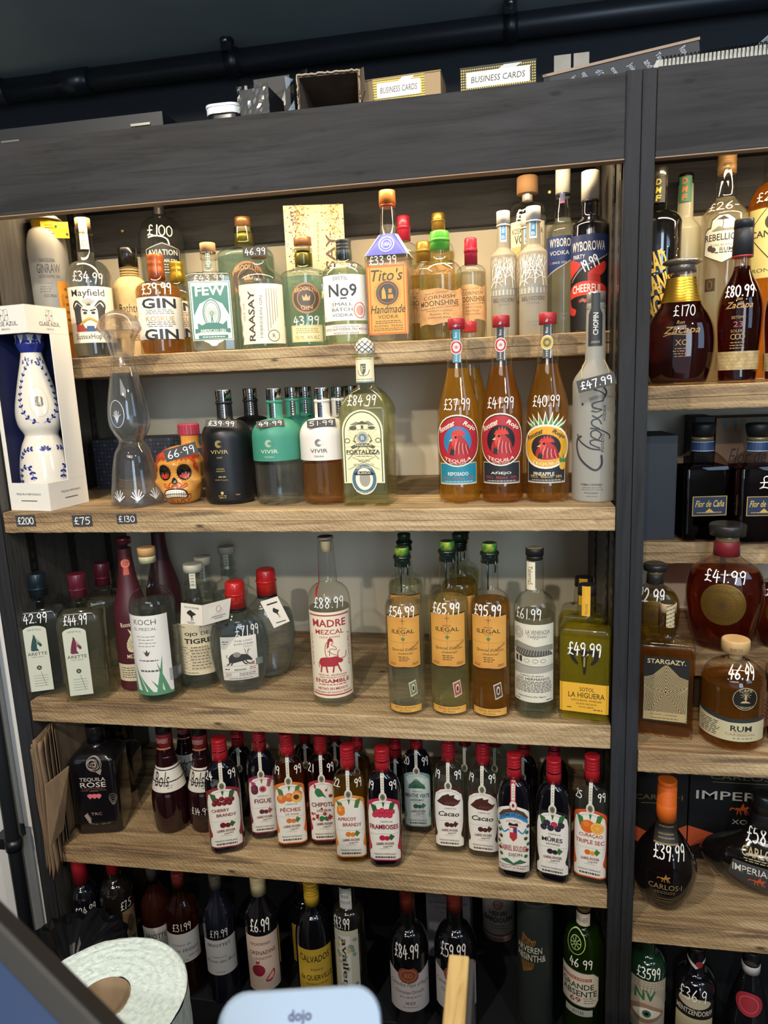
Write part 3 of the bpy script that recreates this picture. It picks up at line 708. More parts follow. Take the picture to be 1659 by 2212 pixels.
def aviation():
    b = Bottle('gin_bottle', 'large clear gin bottle with black angular badge, priced £100', 372, 758, 358, 444, 94, 1, .362, 0, yb=525, yn=468, nw=28, yt=446, liq=liquid('f2f4f2', .45), yf=500, sh=(2, 2), kind='round')
    l = b.label(446, 482, .8, 'neck_seal', neck=True, dv=.01); l.R('2a2a2c'); l.TV('d8d4cc', 'AVIATION', 0, .5, .7, .2); l.done()
    l = b.label(522, 592, .85); l.P('1f2226', [(-.95, .02), (.95, .02), (.95, .8), (0, 1), (-.95, .8)]); l.S('e6e0d2', [(-.9, .05), (.9, .05), (.9, .78), (0, .96), (-.9, .78), (-.9, .05)], .03, False)
    l.T('efe8d8', 'AVIATION', 0, .68, .78, .17, b=.015); l.T('efe8d8', 'AMERICAN GIN', 0, .42, .7, .11, b=.01); l.Q('d8d2c4', -.5, .1, .6, .34, 3); l.done()
    b.price('£100', 497, 21, -.05, 1.1, .13, -3)
aviation()
def koskue(front):
    if front:
        b = Bottle('gin_bottle', 'amber gin bottle with copper cap and bold GIN label, priced £39.99', 355, 763, 341, 549, 95, 1, .165, -2, yb=632, yn=608, nw=36, yt=560, liq=liquid('eab058', .35), yf=618, sh=(2.4, 2), mat=glass('f6efe2'))
        b.cap(35, 604, 549, M('c8693a', .4, .5), 'cap', ridges=2)
    else:
        b = Bottle('gin_bottle', 'pale yellow gin bottle with gold cap tucked behind the copper-capped amber one', 398, 758, 380, 565, 76, 1, .268, 0, yb=640, yn=618, nw=30, yt=575, liq=liquid('e0b64c', .3), yf=640, sh=(2.4, 2))
        b.cap(31, 610, 565, M('b9972f', .35, .7), 'cap', ridges=2)
    l = b.label(640 if front else 650, 732 if front else 728, 1.3); l.R('f1eada')
    l.T('2e3138', 'GIN', 0, .84, .62, .24, b=.05); l.Q('4b4b4b', -.5, .58, .55, .7, 3); l.T('b89a4c', 'KOSKUE', 0, .48, .5, .12, b=.02); l.Q('4b4b4b', -.5, .28, .55, .42, 3); l.T('2e3138', 'GIN', 0, .11, .62, .26, b=.05); l.Q('999082', -.98, .2, -.85, .8, 9); l.done()
    if front: b.price('£39.99', 622, 22, -.05, 1.35, .12, 2)
koskue(True); koskue(False)
def few():
    b = Bottle('gin_bottle', 'flat clear gin bottle with green ferris wheel label', 467, 757, 457, 524, 100, 1, .165, -6, kind='rect', dr=.55, rcf=.3, yb=600, yn=588, nw=30, yt=548, liq=WATER, yf=592, sh=(2.5, 2))
    b.cap(33, 546, 524, 'cfa070', 'stopper'); b.cap(35, 560, 545, CLEAR, 'neck_ring')
    l = b.label(526, 582, .8, 'neck_seal', neck=True, dv=.01); l.R('e8e4d2', -.35, .1, .35, 1); l.C('4d8378', 0, .14, .55); l.C('e8e4d2', 0, .14, .35)
    for k in range(6): l.R('4d8378', -.25, .3 + .1 * k, .25, .36 + .1 * k)
    l.done()
    g = '3f7a70'; l = b.label(607, 735, .86); l.R('f0ead6'); l.frame(g, .05, .05); l.R(g, -.86, .72, .86, .92)
    l.P(g, [(-.86, .42), (-.86, .74), (.86, .74), (.86, .42), (.55, .62), (0, .72), (-.55, .62)]); l.C('f0ead6', 0, .42, .6)
    l.T('f0ead6', 'FEW', 0, .83, .72, .17, b=.05, arc=.02)
    l.O(g, 0, .46, .44, .235, .05); l.O(g, 0, .46, .36, .19, .03); l.rays(g, 0, .46, .05, .42, 22, .016)
    l.P(g, [(-.1, .24), (0, .46), (.1, .24), (.05, .24), (0, .36), (-.05, .24)])
    l.P(g, [(-.72, .19), (-.72, .3), (-.5, .26), (-.3, .3), (.3, .3), (.5, .27), (.72, .34), (.72, .19)])
    l.P(g, [(-.86, .12), (-.86, .2), (.86, .2), (.86, .12), (.6, .14), (-.6, .14)]); l.T('f0ead6', 'AMERICAN GIN', 0, .165, .62, .055, b=.02); l.R(g, -.72, .03, .72, .09); l.Q('f0ead6', -.6, .045, .65, .075, 1, .6); l.done()
    l = b.label(735, 748, .5, 'lace_trim'); l.P('e4e4d4', [(-.8, 1), (.8, 1), (.4, .5), (.2, .1), (-.2, .1), (-.4, .5)], 4); l.done()
    b.price('£43.99', 600, 11, 0, 1.3, .13)
few()
def brooklyn(front):
    if front: b = Bottle('gin_bottle', 'blue-tinted gin bottle with round copper medallion, standing before the speckled carton', 667, 749, 659, 513, 101, 1, .245, -2, yb=597, yn=582, nw=38, yt=536, mat=glass('d4ebe6'), liq=liquid('dcecea', .3), yf=600, sh=(3, 1.6))
    else: b = Bottle('gin_bottle', 'blue-tinted gin bottle with copper medallion, behind the torn-edge label bottle', 545, 755, 533, 470, 120, 1, .34, 0, yb=560, yn=532, nw=42, yt=490, mat=glass('d4ebe6'), liq=liquid('d4e6e4', .4), yf=556, sh=(3, 1.6))
    y = (lambda a, c: a) if front else (lambda a, c: c)
    b.cap(y(30, 30), y(542, 500), y(528, 480), 'd9b07c', 'cork'); b.cap(y(38, 34), y(529, 488), None, M('c08a5e', .35, .6), 'cap')
    b.cap(y(39, 36), y(542, 502), y(534, 488), CLEAR, 'lip')
    b.cap(y(37, 40), y(574, 528), y(546, 503), M('8f7b2e', .3, .6), 'neck_foil')
    l = b.label(y(610, 560), y(677, 645), .62 if front else .6, 'medallion', cu=.05); l.C('a4734f', 0, .5, 1); l.C('4a443e', 0, .5, .88); l.O('b98a63', 0, .5, .62, .62 / 2 / l.aspect, .04)
    l.T('c99a70', 'BROOKLYN', 0, .74, .74, .13, b=.02, arc=.07); l.P('c99a70', [(-.22, .42), (-.28, .6), (-.12, .52), (0, .64), (.12, .52), (.28, .6), (.22, .42)]); l.T('c99a70', 'GIN', 0, .22, .4, .14, b=.02, arc=-.04); l.done()
    if front:
        l = b.label(702, 738, .7, 'paper_label'); l.R('e8dba8'); l.frame('b89a58', .06, .025); l.Q('8a7440', -.7, .5, .75, .85, 3); l.T('7a6534', '700 ML   40% ALC', 0, .26, .75, .22); l.done()
        b.price('43.99', 692, 17, .0, 1.1, .14)
brooklyn(True); brooklyn(False)
def raasay():
    b = Bottle('gin_bottle', 'clear gin bottle with torn-edge vertical lettering label and chalk card at its neck', 573, 752, 562, 534, 100, 1, .165, -3, yb=607, yn=565, nw=34, wtop=34, yt=545, liq=WATER, yf=608, sh='s')
    b.cap(36, 556, 534, 'cfa070', 'stopper')
    l = b.label(612, 742, 1.15); l.P('f0e5cc', [(-.92, 0), (1, 0), (1, 1), (-1, 1), (-1, .85), (-.93, .8), (-.98, .7), (-.9, .6), (-.96, .45), (-.88, .3), (-.93, .2), (-.84, .1)])
    l.S('d7a9a0', [(-.95, .85), (-.9, .8), (-.95, .7), (-.87, .6), (-.93, .45), (-.84, .3), (-.9, .2)], .04)
    l.TV('4a3a34', 'RAASAY', -.38, .47, .84, .13, b=.035, rot=88); l.TV('5a4b40', 'HEBRIDEAN GIN', -.02, .45, .7, .05, rot=88); l.TV('6a5a4c', 'ISLE OF', -.72, .55, .3, .05, rot=88)
    for k in range(5): l.R('8c7d6c', .2 + k * .1, .2 + .06 * k, .225 + k * .1, .92)
    l.O('6a5a4c', .42, .13, .24, .1, .03); l.T('6a5a4c', 'R', .42, .13, .06, .07); l.Q('7a6b5b', .9, .05, .98, .95, 12); l.done()
    b.cap(99, 612, 609, M('b9aa84', .6), 'textured_band') if False else None
raasay()
price_tag('small chalk card reading 46.99 hung at the neck of a gin bottle', 551, 543, .172, 53, 22, '46.99', -2, 14, -8)
def distil():
    b = Bottle('vodka_bottle', 'pale green vodka bottle with black screw cap and white label, beside the copper medallion bottle', 752, 744, 742, 517, 101, 1, .155, -3, yb=600, yn=566, nw=36, yt=540, mat=glass('dff0e4'), liq=liquid('e0efe2', .3), yf=585, sh=(2, 1.7))
    b.cap(33, 560, 517, M('2f3237', .45), 'cap', ridges=3)
    k = '3a3d45'; l = b.label(592, 692, 1.12); l.R('f3ede0'); l.T(k, 'DISTIL.', -.12, .92, .3, .08); l.T(k, 'No9', -.08, .66, .56, .28, b=.035); l.R(k, -.16, .47, .08, .5)
    l.T(k, 'SMALL', -.12, .36, .4, .07); l.T(k, 'BATCH', -.12, .24, .4, .07); l.T(k, 'VODKA', -.12, .12, .4, .07); l.Q('8a8a88', -.6, .425, .4, .445, 1); l.Q('8a8a88', -.6, .29, .4, .31, 1)
    l.O('d0796c', .58, .22, .26, .18, .04); l.E('d99a8c', .58, .22, .16, .11); l.TV('6a6a6a', '50', -.88, .07, .05, .05); l.done()
    l = b.label(700, 722, 1.12, 'lower_label'); l.R('ead9d2'); l.T(k, 'DISTIL No9 VODKA, 70cl, 40% vol', -.02, .5, .9, .28, b=.01); l.Q('8a8080', -.6, .7, .6, .85, 1); l.T(k, 'PRODUCT OF UKRAINE', 0, .14, .5, .18); l.done()
    l = b.label(606, 638, .2, 'flag_sticker', cu=-1.3, e0=.0008); l.E('e4e0d4', 0, .5, 1, .5); l.P('3b6fb0', [(-.8, .5), (.8, .5), (.6, .85), (0, .95), (-.6, .85)]); l.P('e2c33f', [(-.8, .5), (.8, .5), (.6, .15), (0, .05), (-.6, .15)]); l.done()
    b.price('34.99', 571, 9, 0, 1.25, .16, -4)
distil()
def titos():
    b = Bottle('vodka_bottle', 'tall square vodka bottle with blue paper collar and orange label, priced £33.99', 848, 740, 836, 410, 94, 1, .165, -9, kind='rect', dr=.96, rcf=.2, yb=558, yn=506, nw=38, wtop=29, yt=438, liq=WATER, yf=486, sh=(1.1, 1.05))
    b.cap(36, 440, 410, M('d98a4a', .35, .55), 'cap', 35); b.cap(34, 446, 439, M('a8492a', .35, .4), 'cap_band')
    l = b.label(508, 552, 1.0, 'collar', dv=.006)
    mb = MB(); z0, z1 = b.zc(556), b.zc(507); a0 = b.R * 1.01; a1 = b.rn * 1.12; p0 = rrect(a0, a0 * .96, a0 * .2); p1 = rrect(a1, a1, a1 * .9); n = len(p0)
    bl, wh = M('2536b0', .5), M('efe9dc', .6)
    for k in range(n):
        q = (k + 1) % n; cx = (p0[k][0] + p0[q][0]) / 2; cy = (p0[k][1] + p0[q][1]) / 2
        mb.add([(*p0[k], z0), (*p0[q], z0), (*p1[q], z1), (*p1[k], z1)], [(0, 1, 2, 3)], bl if (cy < -a0 * .9 and abs(cx) < a0) else wh)
    pr = Print(lambda u, v, e: (u, -(a0 * .96 + (a1 - a0 * .96) * (v - z0) / (z1 - z0)) - e, v), 1, 1, .0006)
    c = (z0 + z1) / 2; q = z1 - z0
    pr.ring(0, c, q * .36, q * .36, q * .04, wh); pr.ring(0, c, q * .24, q * .24, q * .03, wh); pr.text('USA', 0, c, q * .34, q * .16, wh, b=.03)
    k0 = len(mb.f); mb.add(pr.mb.v, pr.mb.f, wh); mb.build('paper_collar', b.root, 'blue and white paper collar', recalc=False)
    k = '3b3418'; l = b.label(572, 722, .92); l.R('c8702c'); l.R('e0a04a', -.93, .03, .93, .97)
    l.T(k, "Tito's", 0, .86, .78, .17, sh=.25, b=.015); l.rays('a8542a', 0, .6, .52, .68, 40, .02); l.C('3f4a44', 0, .6, .56); l.E('a8542a', 0, .6, .48, .15); l.E('3c423c', 0, .6, .44, .135)
    l.P('e0a04a', [(-.28, .52), (-.28, .63), (-.18, .69), (-.1, .63), (-.06, .52)]).P('d08a3a', [(.02, .52), (.04, .58), (.28, .58), (.3, .52)]).R('d08a3a', .06, .6, .22, .66)
    l.T(k, 'Handmade', 0, .37, .86, .12, sh=.3, b=.012); l.T(k, 'VODKA', 0, .26, .5, .055); l.Q(k, -.7, .155, .75, .21, 2); l.T(k, 'AUSTIN  TEXAS', 0, .125, .72, .03); l.Q(k, -.8, .05, .85, .1, 2); l.done()
    b.price('£33.99', 561, 16, -.15, 1.25, .13)
titos()
MOON = bumpy('d9a873', 60, .35, .8, 'c99660')
def moonshine(label, bx, by, tx, ty, w, Y, capc, liqc, front=False, metal=.0, off=0, yb=0, yn=0, words=True, capb=0):
    b = Bottle('moonshine_bottle', label, bx, by, tx, ty, w, 1, Y, off, yb=yb, yn=yn, nw=w * .42, yt=ty + 20, mat=CLEAR, liq=liquid(liqc, .3), yf=yb - 3, sh=(2, 1.8))
    b.cap(w * .44, capb, ty, M(capc, .35, metal, .3), 'cap', w * .42, bev=.003)
    m = capb; b.cap(w * .46, m - (m - ty) * .45, m - (m - ty) * .6, M(capc, .35, metal, .3), 'cap_ridge')
    l = b.label(yb + 22, by - 36, 1.25); l.P(MOON, [(-1, .05), (-.8, 0), (-.5, .03), (-.2, .0), (.2, .06), (.6, .03), (1, .06), (1, .96), (.6, .92), (.3, .95), (0, 1), (-.4, .99), (-.7, 1), (-1, .94)], 3)
    k = '4a3826'; l.T(k, 'Made in Cornwall', -.1, .88, .46, .05, sh=.4, rot=5); l.T(k, 'CORNISH', 0, .76, .6, .1, rot=2); l.T(k, 'MOONSHINE', 0, .6, .78, .15, b=.012, rot=2); l.T(k, 'The Best of the Devil in Every Bottle', 0, .47, .78, .055, sh=.4, rot=4)
    l.T(k, '(PREMIUM LIQUOR)', 0, .38, .5, .04); l.T(k, {'59b23c': 'Apple Pie', 'b3223f': 'Devil Water'}.get(capc, 'Still'), 0, .29, .36, .055); l.T(k, '50%vol 50cl', 0, .2, .42, .045); l.O(k, .55, .84, .12, .05, .012); l.done()
    return b
b = moonshine('clear moonshine bottle with green cap and kraft paper label, front of the moonshine group', 955, 737, 945, 498, 96, .165, '59b23c', 'e8d68c', True, off=-6, yb=600, yn=562, capb=541)
b.price('--', 568, 8, .35, .55, .3)
moonshine('moonshine bottle with gold cap, left of the green-capped one', 920, 735, 908, 521, 72, .25, 'b99440', 'dcc070', metal=.6, off=8, yb=600, yn=570, capb=565)
moonshine('moonshine bottle with gold cap directly behind the green-capped one', 953, 733, 942, 459, 66, .335, 'b99440', 'e4cc80', metal=.6, yb=548, yn=520, capb=496)
moonshine('clear moonshine bottle with crimson cap at the right of the moonshine group', 1020, 730, 1003, 514, 64, .215, 'b3223f', 'efe8d4', off=4, yb=592, yn=572, capb=572)
moonshine('crimson-capped moonshine bottle mostly hidden behind the blue-collared vodka', 880, 738, 866, 465, 66, .34, 'b3223f', 'e9dcb8', yb=550, yn=525, capb=520)
def belvedere(label, bx, by, tx, ty, w, Y, group=None):
    s = w / 58.0; F = lambda y: ty + (y - 448) / 270 * (by - ty)
    b = Bottle('vodka_bottle', label, bx, by, tx, ty, w, 1, Y, 0, yb=F(548), yn=F(527), nw=w * .52, wtop=w * .46, yt=F(476), mat=frosted('d6d0c0', .5), sh='s')
    b.cap(w * .52, F(474), None, M('f0ece2', .4), 'cap'); b.cap(w * .54, F(480), F(476), M('ddd8cc', .5), 'cap_ring')
    l = b.label(F(449), F(516), .55, 'neck_seal', neck=True, dv=.01); l.R('eef0f0'); l.R('3f88bd', -.75, .07, .75, .98); l.TV('e8f0f4', 'BELVEDERE', 0, .56, .52, .34); l.T('e8f0f4', 'B', 0, .16, .5, .1); l.done()
    l = b.label(F(545), by - 12, 1.3, 'printed_label', e0=.0005); V = lambda y: (F(y) - (by - 12)) / (F(545) - by + 12)
    wt = 'f2efe4'; rnd = random.Random(int(bx))
    def br(u, v, a, L, d):
        if d == 0 or L < .03: return
        x = u + math.cos(a) * L; y = v + math.sin(a) * L * .42; l.S(wt, [(u, v), (x, y)], .012 + .008 * d, False); l.p.e -= l.p.de
        for q in (-.45, .4): br(x, y, a + q + rnd.uniform(-.15, .15), L * .8, d - 1)
    for u, a in ((-.95, 1.0), (-.95, .55), (.95, 2.3), (-.5, 1.3), (.6, 1.8), (.1, 1.6)): br(u, V(614), a, .3, 5)
    k = '6c6d68'; l.R('8c8d86', -1, V(632), 1, V(616)); l.P('8c8d86', [(-.5, V(617)), (-.4, V(610)), (.4, V(610)), (.5, V(617))])
    for i in range(9): l.R('b9b6a8', -.95 + i * .22, V(631), -.85 + i * .22, V(619))
    l.T('55565a', 'BELVEDERE', 0, V(642), .68, 9 / 165, b=.008); l.T('7a7a78', 'VODKA', 0, V(652), .34, 5 / 165); l.T('85857f', 'POLAND', 0, V(692), .3, 4 / 165); l.Q('8c8b84', -.4, V(702), .4, V(697), 1); l.done()
belvedere('frosted vodka bottle with blue neck seal and bare white branches, left of its matching pair', 1089, 722, 1086, 457, 55, .19)
belvedere('frosted vodka bottle with blue neck seal and bare white branches, nearest of its kind', 1152, 720, 1151, 447, 60, .16)
belvedere('frosted vodka bottle with blue neck seal, mostly hidden between its two matching bottles', 1139, 724, 1134, 463, 50, .26)
def kosken():
    b = Bottle('vodka_bottle', 'wide clear vodka bottle with large pale wooden stopper, behind the frosted ones', 1140, 724, 1134, 380, 82, 1, .335, 0, yb=465, yn=434, nw=28, yt=420, liq=WATER, yf=470, sh=(2.2, 2))
    b.cap(45, 418, 380, bumpy('d9ab7c', 40, .2, .6, 'cf9e6e', (1, 1, .1)), 'wooden_stopper', 44, bev=.003); b.cap(22, 434, 418, M('e8ddc6', .5), 'stopper_shank')
    l = b.label(476, 600, 1.0); l.R('ece2c8'); l.T('4a4438', 'KOSKENKORVA', 0, .83, .86, .1, b=.02); l.T('3e382c', 'VODKA', 0, .68, .7, .16, b=.03); l.R('cdbd84', -.9, .3, .9, .56); l.S('a8965c', [(-.8, .36), (-.3, .48), (.2, .4), (.8, .5)], .04)
    for i in range(9): l.C('c9a23f', -.5 + i * .13, .94, .04)
    l.T('4a4438', 'ORIGINAL', -.2, .2, .4, .06); l.T('4a4438', 'FINLAND', .1, .1, .4, .06); l.done()
    b.price('£29', 462, 19, -.1, .95, .14)
kosken()
def wybor(party):
    if party: b = Bottle('vodka_bottle', 'dark party vodka bottle with white cap and red CHEERFUL ribbon, beside the cabinet post', 1271, 714, 1272, 371, 78, 1, .165, -4, yb=490, yn=462, nw=34, wtop=33, yt=432, mat=M('101018', .08, 0, 1), sh='s')
    else: b = Bottle('vodka_bottle', 'clear vodka bottle with white cap and blue diagonal label, left of the dark party bottle', 1214, 718, 1222, 362, 66, 1, .25, -4, yb=500, yn=478, nw=38, wtop=30, yt=425, liq=WATER, yf=470, sh='s')
    y = (lambda p, q: p) if party else (lambda p, q: q)
    if party:
        b.cap(37, 476, 450, M('3c1420', .08, 0, 1), 'neck_liquor', 32); b.cap(34, 449, 434, CLEAR, 'empty_neck')
    b.cap(y(37, 31), y(431, 416), None, M('e2ddd0', .45), 'cap', bev=.001); b.cap(y(36, 30), y(437, 422), y(431, 416), M('24262c', .4), 'cap_ring')
    l = b.label(y(505, 508), y(712, 600), 1.3)
    if party:
        l.R('0d0e14'); l.P('22325e', [(-1, .62), (-1, 1), (1, 1), (1, .8), (.2, .68), (-.5, .62)]); l.T('efe8dc', 'WYBOROWA', 0, .88, .76, .1, b=.02); l.T('e4e0da', 'PARTY', -.4, .775, .28, .045)
        l.P('c8352c', [(-1, .75), (-.5, .73), (-.3, .68), (-.9, .55), (-1, .6)], 3); l.S('8f8d88', [(-.8, .52), (-.2, .66), (.5, .74), (1, .8)], .05)
        l.P('c8352c', [(.0, .6), (.7, .72), (.85, .66), (.6, .58), (.2, .55)], 3); l.P('b32a24', [(.0, .5), (.0, .6), (.5, .58), (.55, .5)])
        l.P('d23a30', [(-.95, .34), (-.9, .44), (-.4, .51), (.3, .51), (.85, .45), (.9, .36), (.5, .33), (0, .37), (-.5, .36)], 3); l.T('f3ece2', 'CHEERFUL', -.05, .43, .66, .085, b=.025, arc=.015)
        l.P('c8352c', [(-.95, .36), (-.95, .2), (-.6, .16), (-.5, .22), (-.8, .26)], 3).P('c8352c', [(.6, .16), (.85, .2), (.9, .36), (.7, .3)], 3)
        for u in range(7): l.C(['b3243f', '6f8f3c', 'd8486a'][u % 3], -.3 + u * .1, .31 + .01 * (u % 2), .07)
        l.done(); p = Print(b.surf, .003, .004, .0012)
        b.price('19.99', 568, 22, .1, .95, .13, 26)
    else:
        l.P('243a72', [(-1, .05), (-1, 1), (1, 1), (1, .62), (.3, .35)]); l.S('c9c9c4', [(-1, .03), (.2, .33), (1, .62)], .04, False); l.T('efe8dc', 'WYBOROWA', .12, .84, .76, .2, b=.02); l.T('e4e0da', 'VODKA', -.12, .6, .5, .1); l.T('d8d8d8', 'SINCE 1927', -.1, .37, .36, .05); l.R('b32a2f', -.62, .34, -.55, .4); l.done()
        l = b.label(360, 440, .35, 'hang_strip', neck=True, dv=.01); l.R('2a3566'); l.TV('d8d4cc', 'PREMIUM QUALITY', 0, .55, .6, .3); l.R('c03048', -.9, .02, .9, .06); l.done()
        l = b.label(672, 692, 1.0, 'lower_label'); l.T('8a8a84', 'MADE IN', .2, .75, .3, .25); l.T('8a8a84', 'POLAND', .2, .25, .3, .25); l.R('b83040', .55, .1, .8, .5); l.done()
wybor(True); wybor(False)
def carton(name, label, corners, z0, z1, mats, yaw):
    pass
def raasay_box():
    Y = .375; p = at_y(696, 600, Y); sc = depth(p) / FPX; w, h = 124 * sc, at_y(696, 452, Y).z - SH[1]
    root = empty('gift_carton', (p.x, Y - .045, SH[1]), 'cream gin carton with gold and purple speckles, standing behind the medallion bottle', 'box', math.radians(13))
    mb = MB(); m = bumpy('e6d6b0', 30, .05, .6, 'dccaa2'); mb.box((-w / 2, 0, 0), (w / 2, .08, h), m); mb.build('box_body', root, bevel=.001)
    pr = Print(flatmap(), 1, 1); rnd = random.Random(4); A = [M('5f3a50'), M('b08a1c'), M('86607a'), M('c4a22a')]
    for k in range(620):
        v = rnd.random() ** .6; u = rnd.gauss(-.55 if rnd.random() < .62 else .62, .17); v = .42 + .58 * v
        if abs(u) > .97: continue
        s = .0017 * rnd.uniform(.5, 1.3); c = A[(0 if u < -.6 else 1) if rnd.random() < .6 else rnd.randrange(4)]; uu, vv = u * w / 2, v * h
        e = pr.e; pr.poly([(uu - s, vv), (uu, vv - s), (uu + s, vv), (uu, vv + s)], c); pr.e = e
    pr.text('RAASAY', w * .24, h * .55, h * .5, w * .16, M('5a463e'), .03, rot=88); pr.text('ISLE OF', w * .05, h * .42, h * .28, w * .05, M('5a463e'), rot=88); pr.text('HEBRIDEAN', w * .05, h * .75, h * .26, w * .03, M('7a665a'), rot=88)
    pr.mb.build('printed_front', root, 'speckled gold and purple print', recalc=False)
raasay_box()
# ------------------------------------------------------------------ second shelf: tequilas
def leafline(pr, pts, size, mat, vein, n):
    """string of painted leaves along a line"""
    pts = catmull(pts, 12); L = [0]
    for a, b in zip(pts, pts[1:]): L.append(L[-1] + math.hypot(b[0] - a[0], b[1] - a[1]))
    pr.stroke(pts, size * .16, vein, False); e = pr.e
    for k in range(n):
        t = L[-1] * (k + .5) / n; i = max(j for j in range(len(L)) if L[j] <= t); i = min(i, len(pts) - 2)
        x, y = pts[i]; dx, dy = pts[i + 1][0] - x, pts[i + 1][1] - y; a0 = math.atan2(dy, dx)
        for s in (-1, 1):
            a = a0 + s * .75; c, q = math.cos(a), math.sin(a)
            sh = [(0, 0), (.35, .22), (.75, .28), (1, .02), (.75, -.26), (.35, -.2)]
            pr.e = e; pr.poly(catmull([(x + size * (p * c - r * q), y + size * (p * q + r * c)) for p, r in sh], 2, True), mat)
    pr.e = e + pr.de
CERAM = M('e6dfce', .12, 0, .6); CBLUE = M('262f78', .25); CVEIN = M('5f6fae', .4)
def clase_azul():
    # carton: corner towards the viewer
    c = at_z(110, 1105, SH[2]); zt = at_y(64, 655, c.y).z - SH[2]; w, d = .100, .106; th = math.radians(-9.0)
    root = empty('display_carton', (c.x, c.y, SH[2]), 'tall white windowed carton with navy lining at the left end of the shelf', 'box', th)
    WHT = M('e9e4d8', .55); NAVY = M('1b2148', .5); mb = MB(); t = .0016
    zb, zw = zt * .142, zt * .868
    for z0, z1 in ((0, zb), (zw, zt)):
        mb.box((-w, 0, z0), (0, t, z1), WHT); mb.box((-t, t, z0), (0, d, z1), WHT)
    mb.box((-w, d - t, 0), (0, d, zt), WHT); mb.box((-w, 0, 0), (-w + t, d, zt), WHT)
    mb.box((-w, 0, 0), (0, d, t), WHT); mb.box((-w, 0, zt - t), (0, d, zt), WHT)
    mb.box((-w, 0, zb), (-w * .90, t, zw), WHT); mb.box((-t, d * .52, zb), (0, d, zw), WHT)
    mb.build('carton_shell', root, bevel=.0006)
    mb = MB(); mb.box((-w + t, d - t - .002, t), (-t, d - t - .0002, zt - t), NAVY); mb.box((-w + t + .0002, t, t), (-w + t + .0012, d - t - .002, zt - t), NAVY); mb.box((-t - .0014, d * .53, zb), (-t - .0002, d - t - .002, zw), NAVY)
    mb.box((-w + t, .004, zw), (-t - .002, d - .006, zw + .001), NAVY); mb.box((-w + t, .004, zb - .012), (-t - .002, d - .006, zb - .010), NAVY)
    mb.build('navy_lining', root)
    G = M('4a4640'); pr = Print(flatmap(0), 1, 1); q = Print(lambda u, v, e: (e, u, v), 1, 1)
    for p, cx, k in ((pr, -w * .5, 1), (q, d * .55, .86)):
        for a in range(4):
            an = a * PI / 2 + PI / 4; x, z = cx + .0075 * math.cos(an) * k, zt * .955 + .0075 * math.sin(an)
            p.ring(x, z, .0042 * k, .0058, .0005, G); p.ell(cx + .009 * math.cos(an + PI / 4) * k, zt * .955 + .009 * math.sin(an + PI / 4), .0012, .0012, G)
        p.text('CLASE AZUL.', cx, zt * .915, w * .62 * k, .0075, G); p.text('MEXICO', cx, zt * .89, w * .2 * k, .0032, G)
        p.text('TEQUILA REPOSADO', cx, zt * .085, w * .62 * k, .0045, G); p.rect(cx - w * .2 * k, zt * .05, cx + w * .2 * k, zt * .054, G)
    pr.mb.build('printed_front', root, recalc=False); q.mb.build('printed_side', root, recalc=False)
    # painted ceramic bottle standing in the carton
    ctr = Matrix.Rotation(th, 3, 'Z') @ Vector((-w * .5, d * .5, 0))
    bz = SH[2] + zb - .010; X, Y = c.x + ctr.x, c.y + ctr.y
    b = empty('ceramic_bottle', (X, Y, bz), 'white ceramic tequila bottle painted with blue leaves inside the white carton', 'bottle', math.atan2(-X, Y + DC) + math.radians(3))
    px = depth((X, Y, bz + .1)) / FPX; Hh = (SH[2] + zw + .004) - bz; R = .0492
    prof = [(0, 1), (.10, .99), (.19, .92), (.27, .80), (.315, .68), (.335, .64), (.355, .68), (.40, .82), (.46, .88), (.53, .85), (.62, .74), (.72, .60), (.80, .48), (.86, .40), (.885, .39)]
    P = [(z * Hh, r * R) for z, r in catmull(prof, 5)]
    mb = MB(); lathe(mb, P, CERAM, 44); mb.build('painted_body', b)
    mb = MB(); r0 = P[-1][1]; cp = catmull([(P[-1][0] - .003, r0 * 1.03), (Hh * .905, r0 * 1.25), (Hh * .93, r0 * 1.38), (Hh * .955, r0 * 1.28), (Hh, r0 * 1.4)], 4)
    lathe(mb, cp, M('2b3480', .2, 0, .6), 40)
    cap = mb.build('crown_cap', b, 'cobalt blue crown cap')
    def rad(z, pf):
        for i in range(len(pf) - 1):
            if pf[i][0] <= z <= pf[i + 1][0]: t = (z - pf[i][0]) / (pf[i + 1][0] - pf[i][0]); return pf[i][1] + (pf[i + 1][1] - pf[i][1]) * t
        return pf[-1][1]
    def mp(u, v, e): r = rad(v, P); a = u / R / .8; return ((r + e) * math.sin(a), -(r + e) * math.cos(a), v)
    def mc(u, v, e): r = rad(v, cp); a = u / r0 / 1.2; return ((r + e) * math.sin(a), -(r + e) * math.cos(a), v)
    p = Print(mc, .002, .004); m = M('e4dcd2', .2)
    for k in range(-4, 5): x = k * r0 * .85; p.poly([(x - r0 * .4, Hh), (x + r0 * .4, Hh), (x, Hh * .928)], m); p.e -= p.de
    p.mb.build('crown_points', cap, recalc=False)
    p = Print(mp, .0022, .004); r = R * .8
    oval = [(r * .95 * math.sin(a), Hh * (.62 + (.205 if math.cos(a) > 0 else .20) * math.cos(a)) ) for a in [PI + .12 + k * (2 * PI - .24) / 16 for k in range(17)]]
    half = len(oval) // 2
    leafline(p, oval[:half], .0072, CBLUE, CVEIN, 11); leafline(p, oval[half + 1:][::-1], .0072, CBLUE, CVEIN, 11)
    leafline(p, [(-r * 1.0, Hh * .80), (-r * .55, Hh * .835), (0, Hh * .81)], .0062, CBLUE, CVEIN, 4); leafline(p, [(r * 1.0, Hh * .80), (r * .6, Hh * .835), (r * .15, Hh * .80)], .0062, CBLUE, CVEIN, 4)
    p.ring(0, Hh * .56, r * .42, Hh * .10, .0008, M('c9c2b2', .2))
